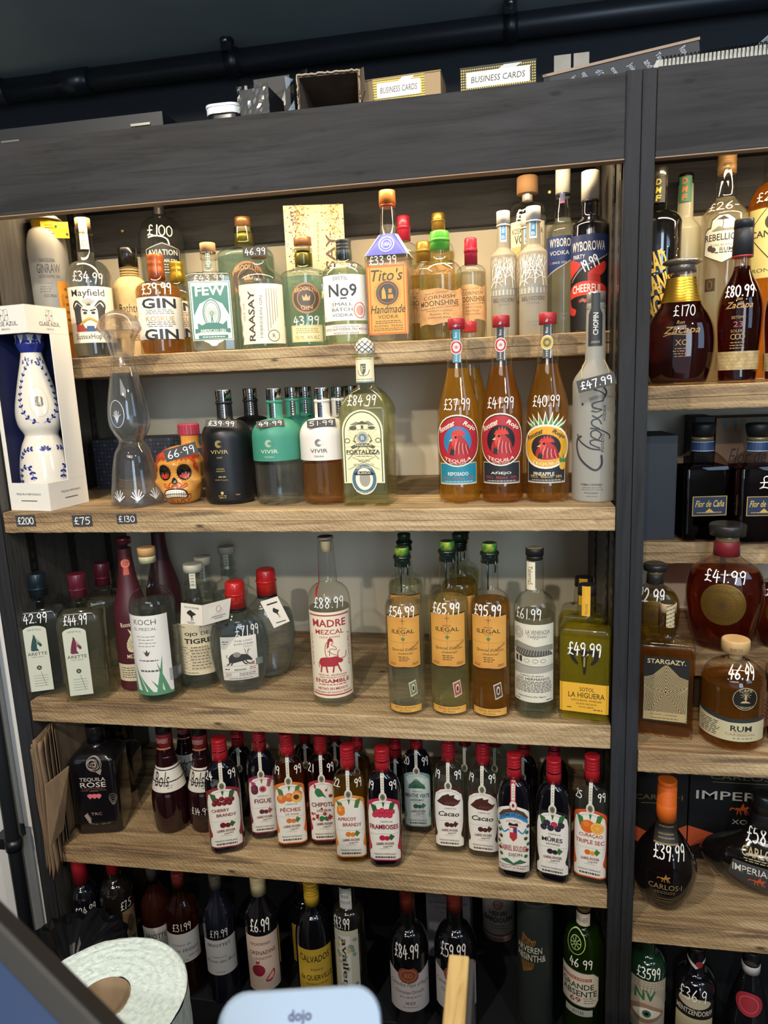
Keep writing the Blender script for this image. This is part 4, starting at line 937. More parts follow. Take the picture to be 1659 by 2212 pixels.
    for a in range(4):
        an = a * PI / 2 + PI / 4; x, z = .0045 * math.cos(an), Hh * .56 + .0065 * math.sin(an); p.ell(x, z, .0042, .005, M('7d7668', .25, .7), 10); p.ell(.0055 * math.cos(an + PI / 4), Hh * .56 + .0085 * math.sin(an + PI / 4), .0015, .0015, CBLUE, 8)
    for s in (-1, 1):
        leafline(p, [(s * r * 1.2, Hh * .02), (s * r * 1.15, Hh * .12), (s * r * .7, Hh * .13), (s * r * .55, Hh * .05)], .0072, CBLUE, CVEIN, 7)
        leafline(p, [(s * r * 1.2, Hh * .18), (s * r * 1.0, Hh * .24), (s * r * .55, Hh * .255)], .0066, CBLUE, CVEIN, 5)
    for a in (-1.1, -.55, 0, .55, 1.1):
        p.poly(catmull([(x * math.cos(a) - y * math.sin(a), Hh * .235 + x * math.sin(a) + y * math.cos(a)) for x, y in ((0, .002), (-.0022, .008), (0, .012), (.0022, .008))], 2, True), CBLUE)
    p.mb.build('painted_leaves', b, 'cobalt blue painted leaf garlands', recalc=False)
clase_azul()
def plata():
    Hs = [(0, 56), (.035, 56), (.13, 51), (.22, 45), (.28, 39), (.318, 30), (.332, 27.5), (.345, 29), (.375, 36), (.42, 43), (.478, 44), (.57, 39), (.676, 29), (.715, 25), (.758, 22)]
    b = Bottle('tequila_bottle', 'hourglass clear glass decanter bottle with glass dome stopper beside the white carton', 300, 1099, 259, 667, 112, 2, None, 0, nw=44, prof=[(z, r / 56) for z, r in Hs], mat=GREYG, liq=liquid('f6f7f8', .12, 1.36), yf=805)
    mb = MB(); k = b.px; H = b.H; pf = [(b.rings[-1][0] - .001, 22), (H * .79, 25), (H * .84, 29), (H * .86, 33), (H * .885, 40), (H * .893, 42)]
    lathe(mb, [(z, r * k) for z, r in catmull(pf, 4)], liquid('fafafa', .3, 1.45), 40)
    st = mb.build('fluted_stopper', b.root, 'clear fluted glass stopper')
    mb = MB(); for_ = []
    lathe(mb, [(z, r * k) for z, r in catmull([(H * .886, 40), (H * .897, 44.5), (H * .92, 44), (H * .96, 34), (H * .985, 18), (H, 1)], 4)], liquid('fafafa', .2, 1.45), 40)
    mb.build('dome', st, 'solid clear glass dome')
    l = b.label(862, 925, .5, 'embossed_medallion', cu=-.45, e0=.0006, dv=.006); g = 'c9ccd0'
    l.O(g, 0, .5, .6, .48, .05)
    for a in (-.9, -.5, -.2, .1, .45, .85): l.S(g, [(0, .2), (math.sin(a) * .2, .4), (math.sin(a) * .42, .2 + .42 * math.cos(a))], .05)
    l.done()
    l = b.label(1050, 1082, 1.3, 'embossed_leaves', e0=.0006)
    for u in (-.55, 0, .55):
        for a in (-1.1, -.7, -.3, .3, .7, 1.1): l.S('d6d9dd', [(u, .0), (u + .2 * math.sin(a), .75 * math.cos(a))], .03)
    l.done()
plata()
def skull():
    X0 = at_z(398, 1092, SH[2]); dep = depth(X0) + .05; R = 52 * dep / FPX; Y = X0.y + R * .95; X = X0.x * (Y + DC) / (X0.y + DC)
    n = Vector((X, Y + DC, 0)).normalized(); d = ray(412, 915); t = Vector((X, Y + DC, 0)).dot(n) / (d.x * n.x + d.y * n.y); Hh = d.z * t - SH[2]
    th = math.atan2(-X, Y + DC) - math.radians(16)
    root = empty('skull_bottle', (X, Y, SH[2]), 'orange ceramic skull shaped tequila bottle with painted red lines', 'bottle', th)
    hb = Hh * .735; m = bumpy('dfa04c', 8, .03, .12, 'd18f3c', detail=2); mb = MB(); nu, nv = 56, 44; v = []; f = []
    def surf(a, s):      # a: angle round (0 front), s: 0 bottom .. 1 top
        z = hb * s
        core = [(0, .52), (.04, .66), (.14, .76), (.28, .86), (.42, .96), (.55, 1.0), (.7, 1.0), (.84, .86), (.94, .55), (.985, .26), (1, .05)]
        for i in range(len(core) - 1):
            if core[i][0] <= s <= core[i + 1][0]: q = (s - core[i][0]) / (core[i + 1][0] - core[i][0]); q = q * q * (3 - 2 * q) * .5 + q * .5; r = core[i][1] + (core[i + 1][1] - core[i][1]) * q
        fx = math.sin(a); fy = -math.cos(a); front = max(0, math.cos(a))
        x = R * r * fx * (.96 if s > .45 else 1.0); y = R * r * fy * (1.05 if fy < 0 else 1.12)
        jaw = math.exp(-((s - .20) / .13) ** 2) * front ** 2; y -= R * .30 * jaw
        brow = math.exp(-((s - .70) / .09) ** 2) * front; y -= R * .05 * brow
        for sx in (-1, 1):
            dd = ((a - sx * .42) / .24) ** 2 + ((s - .575) / .105) ** 2; y += R * .16 * math.exp(-dd * 1.3)
            ck = ((a - sx * .95) / .3) ** 2 + ((s - .38) / .09) ** 2; q = R * .14 * math.exp(-ck); x += sx * q; y -= q * .3
        return (x, y, z)
    for j in range(nv + 1):
        for i in range(nu): v.append(surf(-PI + 2 * PI * i / nu, j / nv))
    for j in range(nv):
        for i in range(nu): f.append((j * nu + i, j * nu + (i + 1) % nu, (j + 1) * nu + (i + 1) % nu, (j + 1) * nu + i))
    f += [tuple(reversed(range(nu))), tuple(range(nv * nu, nv * nu + nu))]
    mb.add(v, f, m, True); mb.build('skull_body', root)
    k = dep / FPX; mb = MB(); lathe(mb, [(hb * .93, 22 * k), (hb * 1.03, 18 * k), (hb * 1.12, 18.5 * k), (hb * 1.2, 20 * k)], m, 28); o = mb.build('neck', root); o.location = (R * .42, R * .2, 0)
    mb = MB(); r = 22.5 * k; pr = []; z0, z1 = hb * 1.17, Hh; nn = 48
    vv = []
    for z, q in ((z0, .96), (z0 + .001, 1), (z1 - .002, 1), (z1, .93)):
        for i in range(nn): a = 2 * PI * i / nn; w = r * q * (1 - (.025 if i % 2 else 0)); vv.append((w * math.cos(a), w * math.sin(a), z))
    ff = [(j * nn + i, j * nn + (i + 1) % nn, (j + 1) * nn + (i + 1) % nn, (j + 1) * nn + i) for j in range(3) for i in range(nn)] + [tuple(reversed(range(nn))), tuple(range(3 * nn, 4 * nn))]
    mb.add(vv, ff, M('a03446', .35)); o = mb.build('ribbed_cap', root, 'ribbed crimson cap'); o.location = (R * .42, R * .2, 0)
    def mp(u, s, e): x, y, z = surf(u, s); nn_ = Vector((x, y * 1.0, 0)).normalized(); return (x + nn_.x * e * 2, y + nn_.y * e * 2, z)
    p = Print(mp, .09, .05, .0004); BK = M('15120f', .15); RD = M('c23a22', .3); WT = M('efe6d2', .3)
    for sx in (-1, 1):
        p.ell(sx * .42, .575, .29, .135, BK); p.poly([(sx * .42 - .22, .53), (sx * .42 - .14, .48), (sx * .42, .462), (sx * .42 + .14, .48), (sx * .42 + .22, .53), (sx * .42 + .15, .56), (sx * .42 + .1, .52), (sx * .42 + .04, .575), (sx * .42 - .04, .52), (sx * .42 - .1, .565), (sx * .42 - .15, .52)], RD)
        for q in range(20): a = q * 2 * PI / 20; p.ell(sx * .42 + .31 * math.cos(a), .575 + .145 * math.sin(a), .012, .006, BK, 6); p.e -= p.de
        p.stroke([(sx * .18, .40), (sx * .28, .35), (sx * .22, .32), (sx * .36, .31), (sx * .5, .34)], .022, RD); p.stroke([(sx * .3, .33), (sx * .44, .38), (sx * .5, .36)], .016, RD); p.stroke([(sx * 1.0, .45), (sx * 1.12, .36), (sx * 1.0, .26)], .02, RD)
        p.stroke([(sx * .15, .05), (sx * .3, .09), (sx * .42, .05), (sx * .36, .03)], .02, RD); p.stroke([(sx * .55, .06), (sx * .75, .12), (sx * .7, .19), (sx * .6, .16)], .02, RD)
    p.poly([(-.13, .40), (0, .37), (.13, .40), (.07, .47), (0, .495), (-.07, .47)], BK); p.poly([(-.07, .405), (0, .39), (.09, .405), (.04, .45)], M('8f8360', .2))
    for q in range(-3, 4): p.stroke([(q * .035, .365), (q * .06, .30)], .018, RD)
    p.poly(catmull([(-.62, .16), (-.5, .26), (-.2, .30), (.2, .30), (.5, .26), (.62, .16), (.5, .12), (.2, .14), (-.2, .14), (-.5, .12)], 3, True), BK)
    p.poly(catmull([(-.56, .165), (-.46, .245), (-.2, .283), (.2, .283), (.46, .245), (.56, .165), (.46, .135), (.2, .155), (-.2, .155), (-.46, .135)], 3, True), WT)
    for q in range(-5, 6): p.stroke([(q * .1, .145 - abs(q) * .003), (q * .1, .28 - abs(q) ** 2 * .0022)], .012, BK)
    p.stroke([(-.55, .19), (-.2, .215), (.2, .215), (.55, .19)], .010, BK); p.poly([(-.03, .02), (.03, .02), (.02, .09), (-.02, .09)], RD)
    for q in range(26): a = -1.25 + q * .1; p.stroke([(a, .80 + .02 * (q % 2)), (a + .05, .93)], .06, RD); p.e -= p.de
    for sx in (-1, 1): p.stroke([(sx * .75, .82), (sx * .9, .74), (sx * .85, .66), (sx * 1.0, .6)], .08, RD)
    p.mb.build('painted_decoration', root, 'red, black and white painted skull decoration', recalc=False)
skull()
price_tag('dark chalk card reading 66.99 laid across the orange skull bottle', 391, 976, .0, 70, 26, '66·99', -13, None, -12, th=.11)
def vivir(kind, label, bx, by, tx, ty, w, Y=None, off=-20, front=True, price=None):
    D = {'cafe': ('0f1012', .55, 'c2a868'), 'green': ('3f8f76', .5, 'dfe0c8'), 'white': ('e9e2d8', .55, '44423f')}[kind]
    F = lambda y: ty + (y - 841) / 251 * (by - ty); dark = kind == 'cafe'
    b = Bottle('tequila_bottle', label, bx, by, tx, ty, w, 2, Y, off, yb=F(945), yn=F(905), nw=w * .31, wtop=w * .30, yt=F(868), mat=M(D[0], .42) if dark else CLEAR,
               liq=None if dark else liquid('f0f2f0' if kind == 'green' else 'e8b068', .35), yf=F(1000), sh=(2.1, 2), foot=.22)
    mc = M(D[0], D[1])
    if not dark:   # painted upper half
        rg = [(z, a + .0004, a + .0004, a) for z, a, _, _ in b.rings]; z0 = b.zf(F(996)); lo = b.ring_at(z0)[0] + .0004
        mb = MB(); lathe(mb, [(z0, lo)] + [(q[0], q[1]) for q in rg if q[0] > z0 + .001], mc, 44); mb.build('painted_shoulder', b.root, kind + ' painted upper half')
    b.cap(w * .31, F(866), None, M('9b9a96', .12, 1), 'cap'); b.cap(w * .335, F(872), F(866), mc, 'neck_ring')
    l = b.label(F(842), F(903), .62, 'foil_seal', neck=True, dv=.006, e0=.0012); l.R(M('8f8e88', .15, 1.0), -.62, 0, .62, 1)
    for k in range(9): l.R('2c2c2c', -.5 + .12 * (k % 3), .08 + .09 * k, .1 + .12 * (k % 4), .12 + .09 * k)
    l.done()
    if front:
        l = b.label(F(925), F(1086), 1.0, 'printed_label', e0=.0009); V = lambda y: (b.zf(F(y)) - l.z0) / l.h; k = D[2]
        for q in range(5): l.O(k, 0, V(958), .14 - .022 * q, .048 - .0075 * q, .012)
        l.R(mc, .03, V(962), .2, V(954)); l.T(k, 'VIVIR', 0, V(975), .36, .05); l.T(k, {'cafe': 'CAFÉ'}.get(kind, 'TEQUILA'), 0, V(987), {'cafe': .11}.get(kind, .2), .024)
        if dark:
            l.T(k, 'COFFEE', 0, V(1012), .16, .018); l.T(k, 'LIQUEUR', 0, V(1017), .18, .018); l.Q(k, -.16, V(1032), .2, V(1026), 1); l.T(k, 'VIVIR Tequila', 0, V(1036), .26, .018); l.E(k, 0, V(1064), .06, .022); l.Q(k, -.2, V(1076), .22, V(1068), 2); l.T(k, '70cl', .6, V(1069), .08, .02)
        l.done()
    return b
vivir('cafe', 'matte black coffee tequila bottle, in front with chalk price card', 502, 1092, 487, 842, 108)
vivir('cafe', 'matte black coffee tequila bottle standing behind its front twin', 556, 1070, 543, 839, 96, .22, 0, False)
vivir('green', 'green-shouldered tequila bottle, nearest of the three green ones', 608, 1093, 597, 839, 106)
vivir('green', 'green-shouldered tequila bottle, second of the green ones', 645, 1080, 636, 836, 98, .19, 0, False)
vivir('green', 'green-shouldered tequila bottle in shadow at the back of the green ones', 672, 1066, 663, 835, 90, .31, 0, False)
vivir('white', 'white-shouldered tequila bottle with amber base, nearest of the white ones', 708, 1092, 703, 837, 104, off=-14)
vivir('white', 'white-shouldered tequila bottle, second of the white ones', 742, 1080, 735, 835, 96, .19, 0, False)
vivir('white', 'white-shouldered tequila bottle in shadow at the back of the white ones', 768, 1066, 762, 833, 90, .31, 0, False)
price_tag('dark chalk card reading £39.99 on the shoulder of a black bottle', 478, 915, .052, 66, 20, '£39·99', 6, None, -40)
price_tag('dark chalk card reading 49.99 on the shoulder of a green bottle', 584, 915, .052, 60, 18, '49·99', -2, None, -40)
price_tag('dark chalk card reading 51.99 on the shoulder of a white bottle', 694, 914, .052, 62, 19, '51·99', -2, None, -40)
price_tag('chalk price card reading £200 on the shelf edge under the white carton', 55, 1125, -.0016, 46, 25, '£200', -1, 0)
price_tag('chalk price card reading £75 on the shelf edge, between two other cards', 177, 1125, -.0016, 46, 25, '£75', -1, 0)
price_tag('chalk price card reading £130 on the shelf edge under the glass decanter', 273, 1121, -.0016, 46, 21, '£130', -1, 0)
def fortaleza():
    b = Bottle('tequila_bottle', 'square clear tequila bottle with cream arched label and white pinecone stopper, priced £84.99', 803, 1093, 797, 729, 104, 2, None, -15, kind='rect', dr=.95, rcf=.16, yb=885, yn=835, nw=42, wtop=40, yt=770, mat=glass('eef2dc'), liq=liquid('f0f0c4', .25, 1.36), yf=850, sh=(1.5, 1.25), foot=.05)
    mb = MB(); k = b.px; H = b.H; z0 = b.zc(770)
    lathe(mb, [(z0 - .003, 21 * k), (z0, 27 * k), (z0 + .003, 27.5 * k), (z0 + .006, 26 * k)], glass('e4ecd4'), 36); mb.build('lip', b.root)
    mb = MB(); hh = H - z0 - .004; lathe(mb, [(z0 + .004 + z * hh, r * k) for z, r in catmull([(0, 18), (.15, 20.5), (.4, 21.5), (.65, 19), (.85, 12.5), (.96, 6), (1, .5)], 4)], M('ece4d6', .25), 40); st = mb.build('pinecone_stopper', b.root, 'white ceramic pinecone stopper with dark lattice')
    def mp(u, v, e):
        z = (v - z0 - .004) / hh; r = 21.5 * k * math.sqrt(max(0.0, 1 - ((z - .38) / .63) ** 2)) if z > .2 else 21 * k; a = u / (21 * k); return ((r + e) * math.sin(a), -(r + e) * math.cos(a), v)
    p = Print(mp, .002, .002, .0006); m = M('2f3a38', .3)
    for s in (-1, 1):
        for a in range(10): p.stroke([((a * 2 * PI / 10 - PI + s * t * 1.6) * 21 * k, z0 + .004 + hh * (.12 + .80 * t)) for t in [i / 10 for i in range(11)]], .0012, m, False)
    # constant angular width strokes
    p.mb.build('lattice', st, recalc=False)
    g = '5b5a45'; l = b.label(772, 826, 1.3, 'neck_label', neck=True, dv=.01); l.R('efe5c2'); l.Q(g, -.7, .9, .75, .97, 1); l.P(g, [(-.22, .75), (.22, .75), (.2, .45), (0, .28), (-.2, .45)]); l.T('efe5c2', 'F', 0, .55, .12, .25); l.S(g, [(-.5, .5), (-.3, .3), (.3, .3), (.5, .5)], .05); l.R('7f9a9a', -1, 0, 1, .06); l.Q(g, -.7, .1, .75, .17, 1); l.done()
    l = b.label(884, 1043, .86); c = 'efe6bb'; l.arch(c); l.O('5f6a5c', 0, .53, .95, .5, .0) if False else None
    a = [(-.9, .02), (-.9, .69)] + [(.9 * math.cos(PI - PI * i / 14), .69 + .28 * math.sin(PI * i / 14)) for i in range(15)] + [(.9, .02)]
    l.S('4f5446', a, .05, False); l.rays('d9cd92', 0, .55, .3, .85, 26, .03)
    l.P('8d8a78', [(-.6, .8), (-.3, .84), (0, .82), (.3, .85), (.6, .79), (.3, .78), (-.3, .78)]); l.P(g, [(-.35, .8), (0, .85), (.35, .8)]).R(c, -.28, .74, .28, .8); l.R(g, -.06, .74, .06, .79); l.E(g, -.45, .755, .18, .03).E(g, .45, .755, .18, .02); l.R(g, -.7, .73, .7, .735)
    l.C('b9b79c', 0, .62, .3); l.C('6e7f8f', 0, .62, .2); l.T('e9e6d6', 'B', 0, .62, .08, .05); 
    for s in (-1, 1): l.S('7a765e', [(s * .3, .66), (s * .42, .6), (s * .34, .56), (s * .46, .58)], .05); l.S('7d7347', [(s * .15, .2 + .3), (s * .75, .33)], .03, False); l.O('7d7347', s * .75, .585, .14, .035, .04)
    l.P(g, [(-.62, .5), (-.3, .545), (.3, .545), (.62, .5), (.5, .47), (.3, .495), (-.3, .495), (-.5, .47)]); l.T(c, 'TEQUILA', 0, .52, .42, .03, b=.02); l.T('3d3c30', 'FORTALEZA', 0, .43, .82, .055, b=.04); l.R('3d3c30', -.8, .395, .8, .4); l.Q(g, -.4, .36, .45, .38, 1)
    l.S('8a8258', [(-.55, .36), (.75, .19)][::1], .02, False); l.S('8a8258', [(.55, .36), (-.75, .19)], .02, False); l.T('8a8660', 'HECHO EN MEXICO', 0, .255, .5, .03); l.Q('8a8660', -.3, .29, .35, .33, 2); l.done()
    l = b.label(1000, 1068, .55, 'round_seal', e0=.0009); l.E('efe6bb', 0, .5, 1, .5); l.O('4f6f86', 0, .5, .93, .465, .26); l.E('f3ecd2', 0, .5, .62, .31); l.E('a59f92', .05, .5, .42, .25); l.T('efe9d2', '100% DE AGAVE', 0, .84, .55, .07, arc=.05); l.T('efe9d2', 'ELABORADO EN TAHONA', 0, .14, .66, .07, arc=-.08)
    l.P('2e2c28', [(-.85, .66), (-.5, .74), (.5, .74), (.85, .66), (.6, .62), (-.6, .62)]); l.T('efe9d2', 'BLANCO', 0, .69, .5, .07, b=.02); l.done()
    b.price('£84.99', 864, 20, .0, 1.2, .11)
fortaleza()
def rooster(label, bx, by, tx, ty, w, badge, price=None, Y=None, strip='3f8aa0', seal='b8323c', liqc='f2c24c', front=True, off=-4):
    F = lambda y: ty + (y - 688) / 400 * (by - ty)
    prof = [(0, .93), (.03, .99), (.09, 1), (.13, .985), (.30, .985), (.45, .98), (.53, .93), (.62, .74), (.70, .57), (.78, .45), (.86, .36), (.93, .32), (.955, .36), (.985, .34)]
    b = Bottle('tequila_bottle', label, bx, by, tx, ty, w, 2, Y, off, prof=prof, nw=w * .36, liq=liquid(liqc, .3, 1.36), yf=F(795), mat=glass('faf6ec'))
    b.cap(w * .39, F(712), None, M('b52d33', .4), 'cap')
    if not front: return b
    l = b.label(F(690), F(783), .5, 'neck_strip', neck=True, dv=.006, e0=.0012); l.R(M('a7aaa8', .25, .8), -1, 0, 1, 1); l.R(strip, -.8, 0, .8, 1); l.TV('d8dcda', 'Rooster Rojo', 0, .76, .38, .4, b=.02); l.TV('d8dcda', '+++', 0, .1, .14, .3); l.done()
    l = b.label(F(735), F(766), .72, 'round_seal', neck=True, dv=.004, e0=.0016); rr = .5 / l.aspect / 2 * 2 ; l.E('efe8dc', 0, .5, .95, .5); l.E(seal, 0, .5, .86, .45); l.E('efe8dc' if seal[0] == 'b' else '3c4a3c', 0, .5, .56, .3); l.rays(seal, 0, .5, .08, .42, 10, .08); l.Q('efe8dc', -.5, .86, .5, .9, 1); l.done()
    l = b.label(F(1000), F(1046), .96, 'lower_label'); T2 = strip if badge != 'p' else '23262a'
    l.R('d8d2c2'); l.R({'r': '23849a', 'a': '24262c', 'p': '24262c'}[badge], -.97, .03, .97, .97)
    l.T('e9e4d6', {'r': 'REPOSADO', 'a': 'AÑEJO', 'p': 'PINEAPPLE'}[badge], 0 if badge != 'p' else -.1, .5 if badge != 'p' else .42, .5, .17, b=.02); l.T('c0392b' if badge != 'p' else 'e0b94a', '70CL  Blanco  38%', 0, .3, .8, .12); l.Q('cfc9b8', -.7, .1, .75, .18, 1); l.done()
    # big oval badge
    l = b.label(F(895 if badge != 'p' else 922), F(1008 if badge != 'p' else 1016), 1.18 if badge != 'p' else 1.2, 'oval_badge', e0=.0008); bg = 'b3262f' if badge != 'p' else 'e2a52a'
    if badge == 'p':
        for k in range(-4, 5):
            a = k * .3; x = .9 * math.sin(a); l.P('efe8cf', [(x * .5 - .14, .9), (x * 1.02 - .02, 1.02 + .28 * math.cos(a * 1.1)), (x * .5 + .14, .9)]); l.P('5f9a58' if k % 2 else '3f7d4e', [(x * .5 - .1, .88), (x * .97, .97 + .26 * math.cos(a * 1.1)), (x * .5 + .1, .88)])
    l.E('efe6cf', 0, .5, .97, .5); l.E('2a1a16' if badge != 'p' else 'f4e9cc', 0, .5, .92, .475); l.E(bg, 0, .5, .885, .455)
    if badge == 'p':
        for k in range(7): l.S('c98c22', [(-.8 + k * .27, .2 + .02), (-.5 + k * .27, .85)], .014, False)
    l.E({'r': '2f7fae', 'a': '1c1a1c', 'p': '2a2326'}[badge], 0, .49, .56, .285)
    # rooster head
    l.P('b02c2c', [(-.36, .28), (-.34, .42), (-.2, .54), (-.12, .66), (.08, .68), (.18, .58), (.34, .5), (.44, .38), (.48, .26), (.2, .21), (-.1, .21)], 3)
    for x, y in ((-.16, .7), (-.06, .75), (.05, .77), (.15, .74), (.22, .68)): l.P('d23a2e', [(x - .1, .6), (x + .02, y), (x + .1, .6)])
    l.P('d9544a', [(-.2, .58), (-.08, .62), (.02, .56), (-.02, .44), (-.12, .36), (-.2, .44)], 3); l.P('e8c38a', [(-.2, .55), (-.33, .5), (-.2, .5)]); l.C('141010', -.06, .57, .05)
    for k in range(9): l.S('e9a9a0' if k % 2 else '6f1a22', [(-.1 + k * .06, .5 - .01 * k), (-.16 + k * .07, .36), (-.2 + k * .085, .25)], .02)
    l.P('2b2b2e', [(-.3, .24), (-.24, .36), (-.1, .32), (-.12, .23)])
    l.T('f1e8d0' if badge != 'p' else '4f463a', 'Rooster', -.42, .775, .36, .11, b=.045, rot=26, sh=.1); l.T('f1e8d0' if badge != 'p' else '4f463a', 'Rojo', .48, .765, .28, .11, b=.045, rot=-30, sh=.1)
    l.T('f1e8d0', 'TEQUILA', 0, .165, .52, .075, b=.015, arc=-.06); l.T('ead9c0', '100% DE AGAVE' if badge != 'p' else 'REPOSADO', 0, .075 if badge != 'p' else .215, .32, .03, arc=-.02)
    if badge == 'p':
        l.P('d9a83a', [(.5, .02), (.62, -.03), (.74, .02), (.76, .12), (.64, .18), (.52, .13)], 3); l.P('3f7d4e', [(.52, .14), (.5, .28), (.62, .2), (.66, .36), (.7, .2), (.8, .26), (.74, .14)])
    l.done(badge == 'p' and 'yellow oval badge with green pineapple leaves' or None)
    if price: b.price(price, F(873), 22 * w / 92, .0, 1.25, .1)
    return b
rooster('amber tequila bottle with red oval rooster badge and teal strip, priced £37.99', 994, 1089, 982, 688, 93, 'r', '£37.99')
rooster('amber tequila bottle with red oval rooster badge and black lower label, priced £41.99', 1086, 1088, 1079, 682, 93, 'a', '£41.99', strip='2c2f33', liqc='dc9a44')
rooster('amber tequila bottle with yellow pineapple badge, priced £40.99', 1182, 1087, 1180, 676, 94, 'p', '£40.99', strip='2f3438', seal='c9a42e', liqc='e0aa4c')
rooster('amber tequila bottle standing half hidden behind the teal strip rooster bottle', 1020, 1072, 1008, 695, 84, 'r', None, .19, front=False)
def chopin():
    b = Bottle('vodka_bottle', 'tall frosted vodka bottle with large script lettering, beside the cabinet post, priced £47.99', 1281, 1087, 1276, 632, 92, 2, None, -2, yb=830, yn=775, nw=42, wtop=38, yt=655, mat=frosted('dcdcd4', .35), sh='s', foot=.14)
    b.cap(38, 656, None, M('b8b6b0', .3, .6), 'cap'); b.cap(41, 668, 658, CLEAR, 'clear_ring')
    l = b.label(634, 748, .85, 'neck_seal', neck=True, dv=.01, e0=.0012); l.P('2f3234', [(-.85, .0), (.85, .0), (.85, .6), (.5, .72), (.5, 1), (-.5, 1), (-.5, .72), (-.85, .6)]); l.TV('e9e6de', 'CHOPIN', .05, .42, .42, .3, b=.02); l.Q('c9c6be', -.5, .05, .6, .1, 2); l.done()
    l = b.label(828, 1078, 1.0, 'printed_label', e0=.0006); k = '35383d'; V = lambda y: (b.zf(y) - l.z0) / l.h; U = lambda x, y: (x - 1278 - (y - 900) * .01) / 46
    def S(ps, w): l.S(k, [(U(x, y), V(y)) for x, y in ps], w)
    S([(1252, 943), (1243, 950), (1242, 970), (1252, 992), (1275, 1012), (1288, 1015), (1297, 1003), (1296, 985)], .10)
    S([(1243, 939), (1250, 953), (1272, 968), (1293, 972)], .07)
    S([(1292, 968), (1275, 960), (1273, 953), (1282, 950), (1294, 953)], .06)
    S([(1290, 951), (1275, 943), (1275, 932), (1285, 930), (1294, 938), (1290, 948)], .06)
    S([(1273, 925), (1290, 928), (1312, 940), (1313, 948)], .06); S([(1290, 926), (1276, 918), (1276, 908), (1288, 906), (1294, 916)], .06)
    S([(1276, 898), (1286, 903), (1295, 897)], .06); S([(1255, 872), (1254, 874)], .09)
    S([(1274, 888), (1284, 890), (1294, 886)], .05); S([(1293, 885), (1277, 880), (1276, 872), (1288, 868), (1297, 866)], .06); S([(1296, 864), (1300, 855), (1290, 846), (1278, 842)], .06); S([(1300, 856), (1303, 848), (1298, 838)], .08)
    l.TV(k, 'POTATO', U(1298, 955), V(957), .155, .07); l.TV(k, 'VODKA', U(1300, 892), V(893), .14, .07)
    l.T(k, 'FAMILY OWNED', -.05, V(1047), .48, .016, b=.01); l.Q('77797a', -.5, V(1060), .5, V(1051), 2); l.T(k, 'POLAND', -.05, V(1065), .3, .012); l.Q('77797a', -.3, V(1074), .3, V(1070), 1); l.done()
    for s in (-1, 1):
        p = [b.surf(s * b.rn * .9, b.zc(778), .001), b.surf(s * b.R * .62, b.zf(795), .002), b.surf(s * b.R * .62 + .004, b.zf(818), .003)]
        mb = MB(); mb.tube(catmull(p, 5), .0011, M('c9b48a', .9), 6); mb.build('string', b.root, 'cream string')
chopin()
price_tag('black chalk card reading £47.99 tied round the frosted script bottle', 1288, 826, -.004, 80, 27, '£47.99', -13, None, -14, th=.13)
def pattern_box():
    Y = .30; a = at_y(196, 1050, Y); b_ = at_y(452, 1050, Y); z1 = at_y(300, 947, Y).z; w = b_.x - a.x; h = z1 - SH[2]
    root = empty('patterned_box', ((a.x + b_.x) / 2 + .02, Y, SH[2]), 'dark blue patterned gift box lying behind the decanter and skull', 'box', math.radians(2))
    mb = MB(); mb.box((-w / 2, 0, 0), (w / 2, .10, h), M('23262f', .6)); mb.build('box_body', root, bevel=.001)
    pr = Print(flatmap(), 1, 1); c = M('6d7184'); d = M('474b5c')
    nx, nz = 34, 13
    for i in range(nx):
        for j in range(nz):
            x, z = -w / 2 + w * (i + .5) / nx, h * (j + .5) / nz; s = h / nz * .36; e = pr.e
            if (i + 2 * j) % 5 == 0:
                for an in (.78, 2.36): pr.stroke([(x - s * math.cos(an), z - s * math.sin(an)), (x + s * math.cos(an), z + s * math.sin(an))], s * .35, c, False); pr.e = e
            else: pr.ring(x, z, s * .8, s * .8, s * .3, d, 6)
            pr.e = e
    pr.mb.build('printed_front', root, 'grey lattice print', recalc=False)
pattern_box()
# ------------------------------------------------------------------ third shelf: mezcals
def arette(label, bx, by, tx, ty, w, capc, horse, price=None, Y=None, tint='f0f2ee', off=-14, front=True, group=None):
    F = lambda y: ty + (y - 1237) / 278 * (by - ty)
    b = Bottle('tequila_bottle', label, bx, by, tx, ty, w, 3, Y, off, kind='rect', dr=.82, rcf=.28, yb=F(1335), yn=F(1300), nw=w * .36, yt=F(1285), liq=liquid(tint, .25, 1.36), yf=F(1322), sh=(2, 1.7))
    b.cap(w * .42, F(1289), None, M(capc, .35, .1, .4), 'cap', w * .40); b.cap(w * .43, F(1273), F(1269), M(capc, .4), 'cap_ridge')
    if front:
        l = b.label(F(1352), F(1496), .52, cu=-.22); l.arch('c9cbb8', rise=.07); k = '3f4038'; l.T(k, 'TEQUILA', 0, .93, .6, .028, arc=.015)
        l.P(horse, [(-.5, .63), (-.35, .76), (-.2, .83), (-.15, .87), (0, .84), (.2, .78), (.45, .72), (.48, .69), (.3, .68), (.1, .73), (.05, .66), (.2, .62), (-.1, .62)], 2); l.S('e0ddcc', [(.02, .84), (.1, .78), (.3, .74)], .04); l.S('e0ddcc', [(.05, .73), (.2, .8)], .03)
        l.T(k, 'ARETTE', 0, .575, .84, .045, b=.01); l.T(k, '100% Agave', 0, .525, .55, .02, sh=.3); l.C(k, 0, .36, .22); l.T('c9cbb8', 'A', 0, .36, .12, .03); l.Q('6a6a5c', -.6, .06, .7, .26, 5, .15); l.S('55564a', [(.1, .3), (.4, .08)], .03); l.done()
    if price: b.price(price, F(1336), 20 * w / 92, -.1, 1.05, .1)
arette('clear square tequila bottle with dark green cap and green horse label, priced 42.99', 115, 1507, 97, 1235, 88, '14222a', '2c4a46', '42.99')
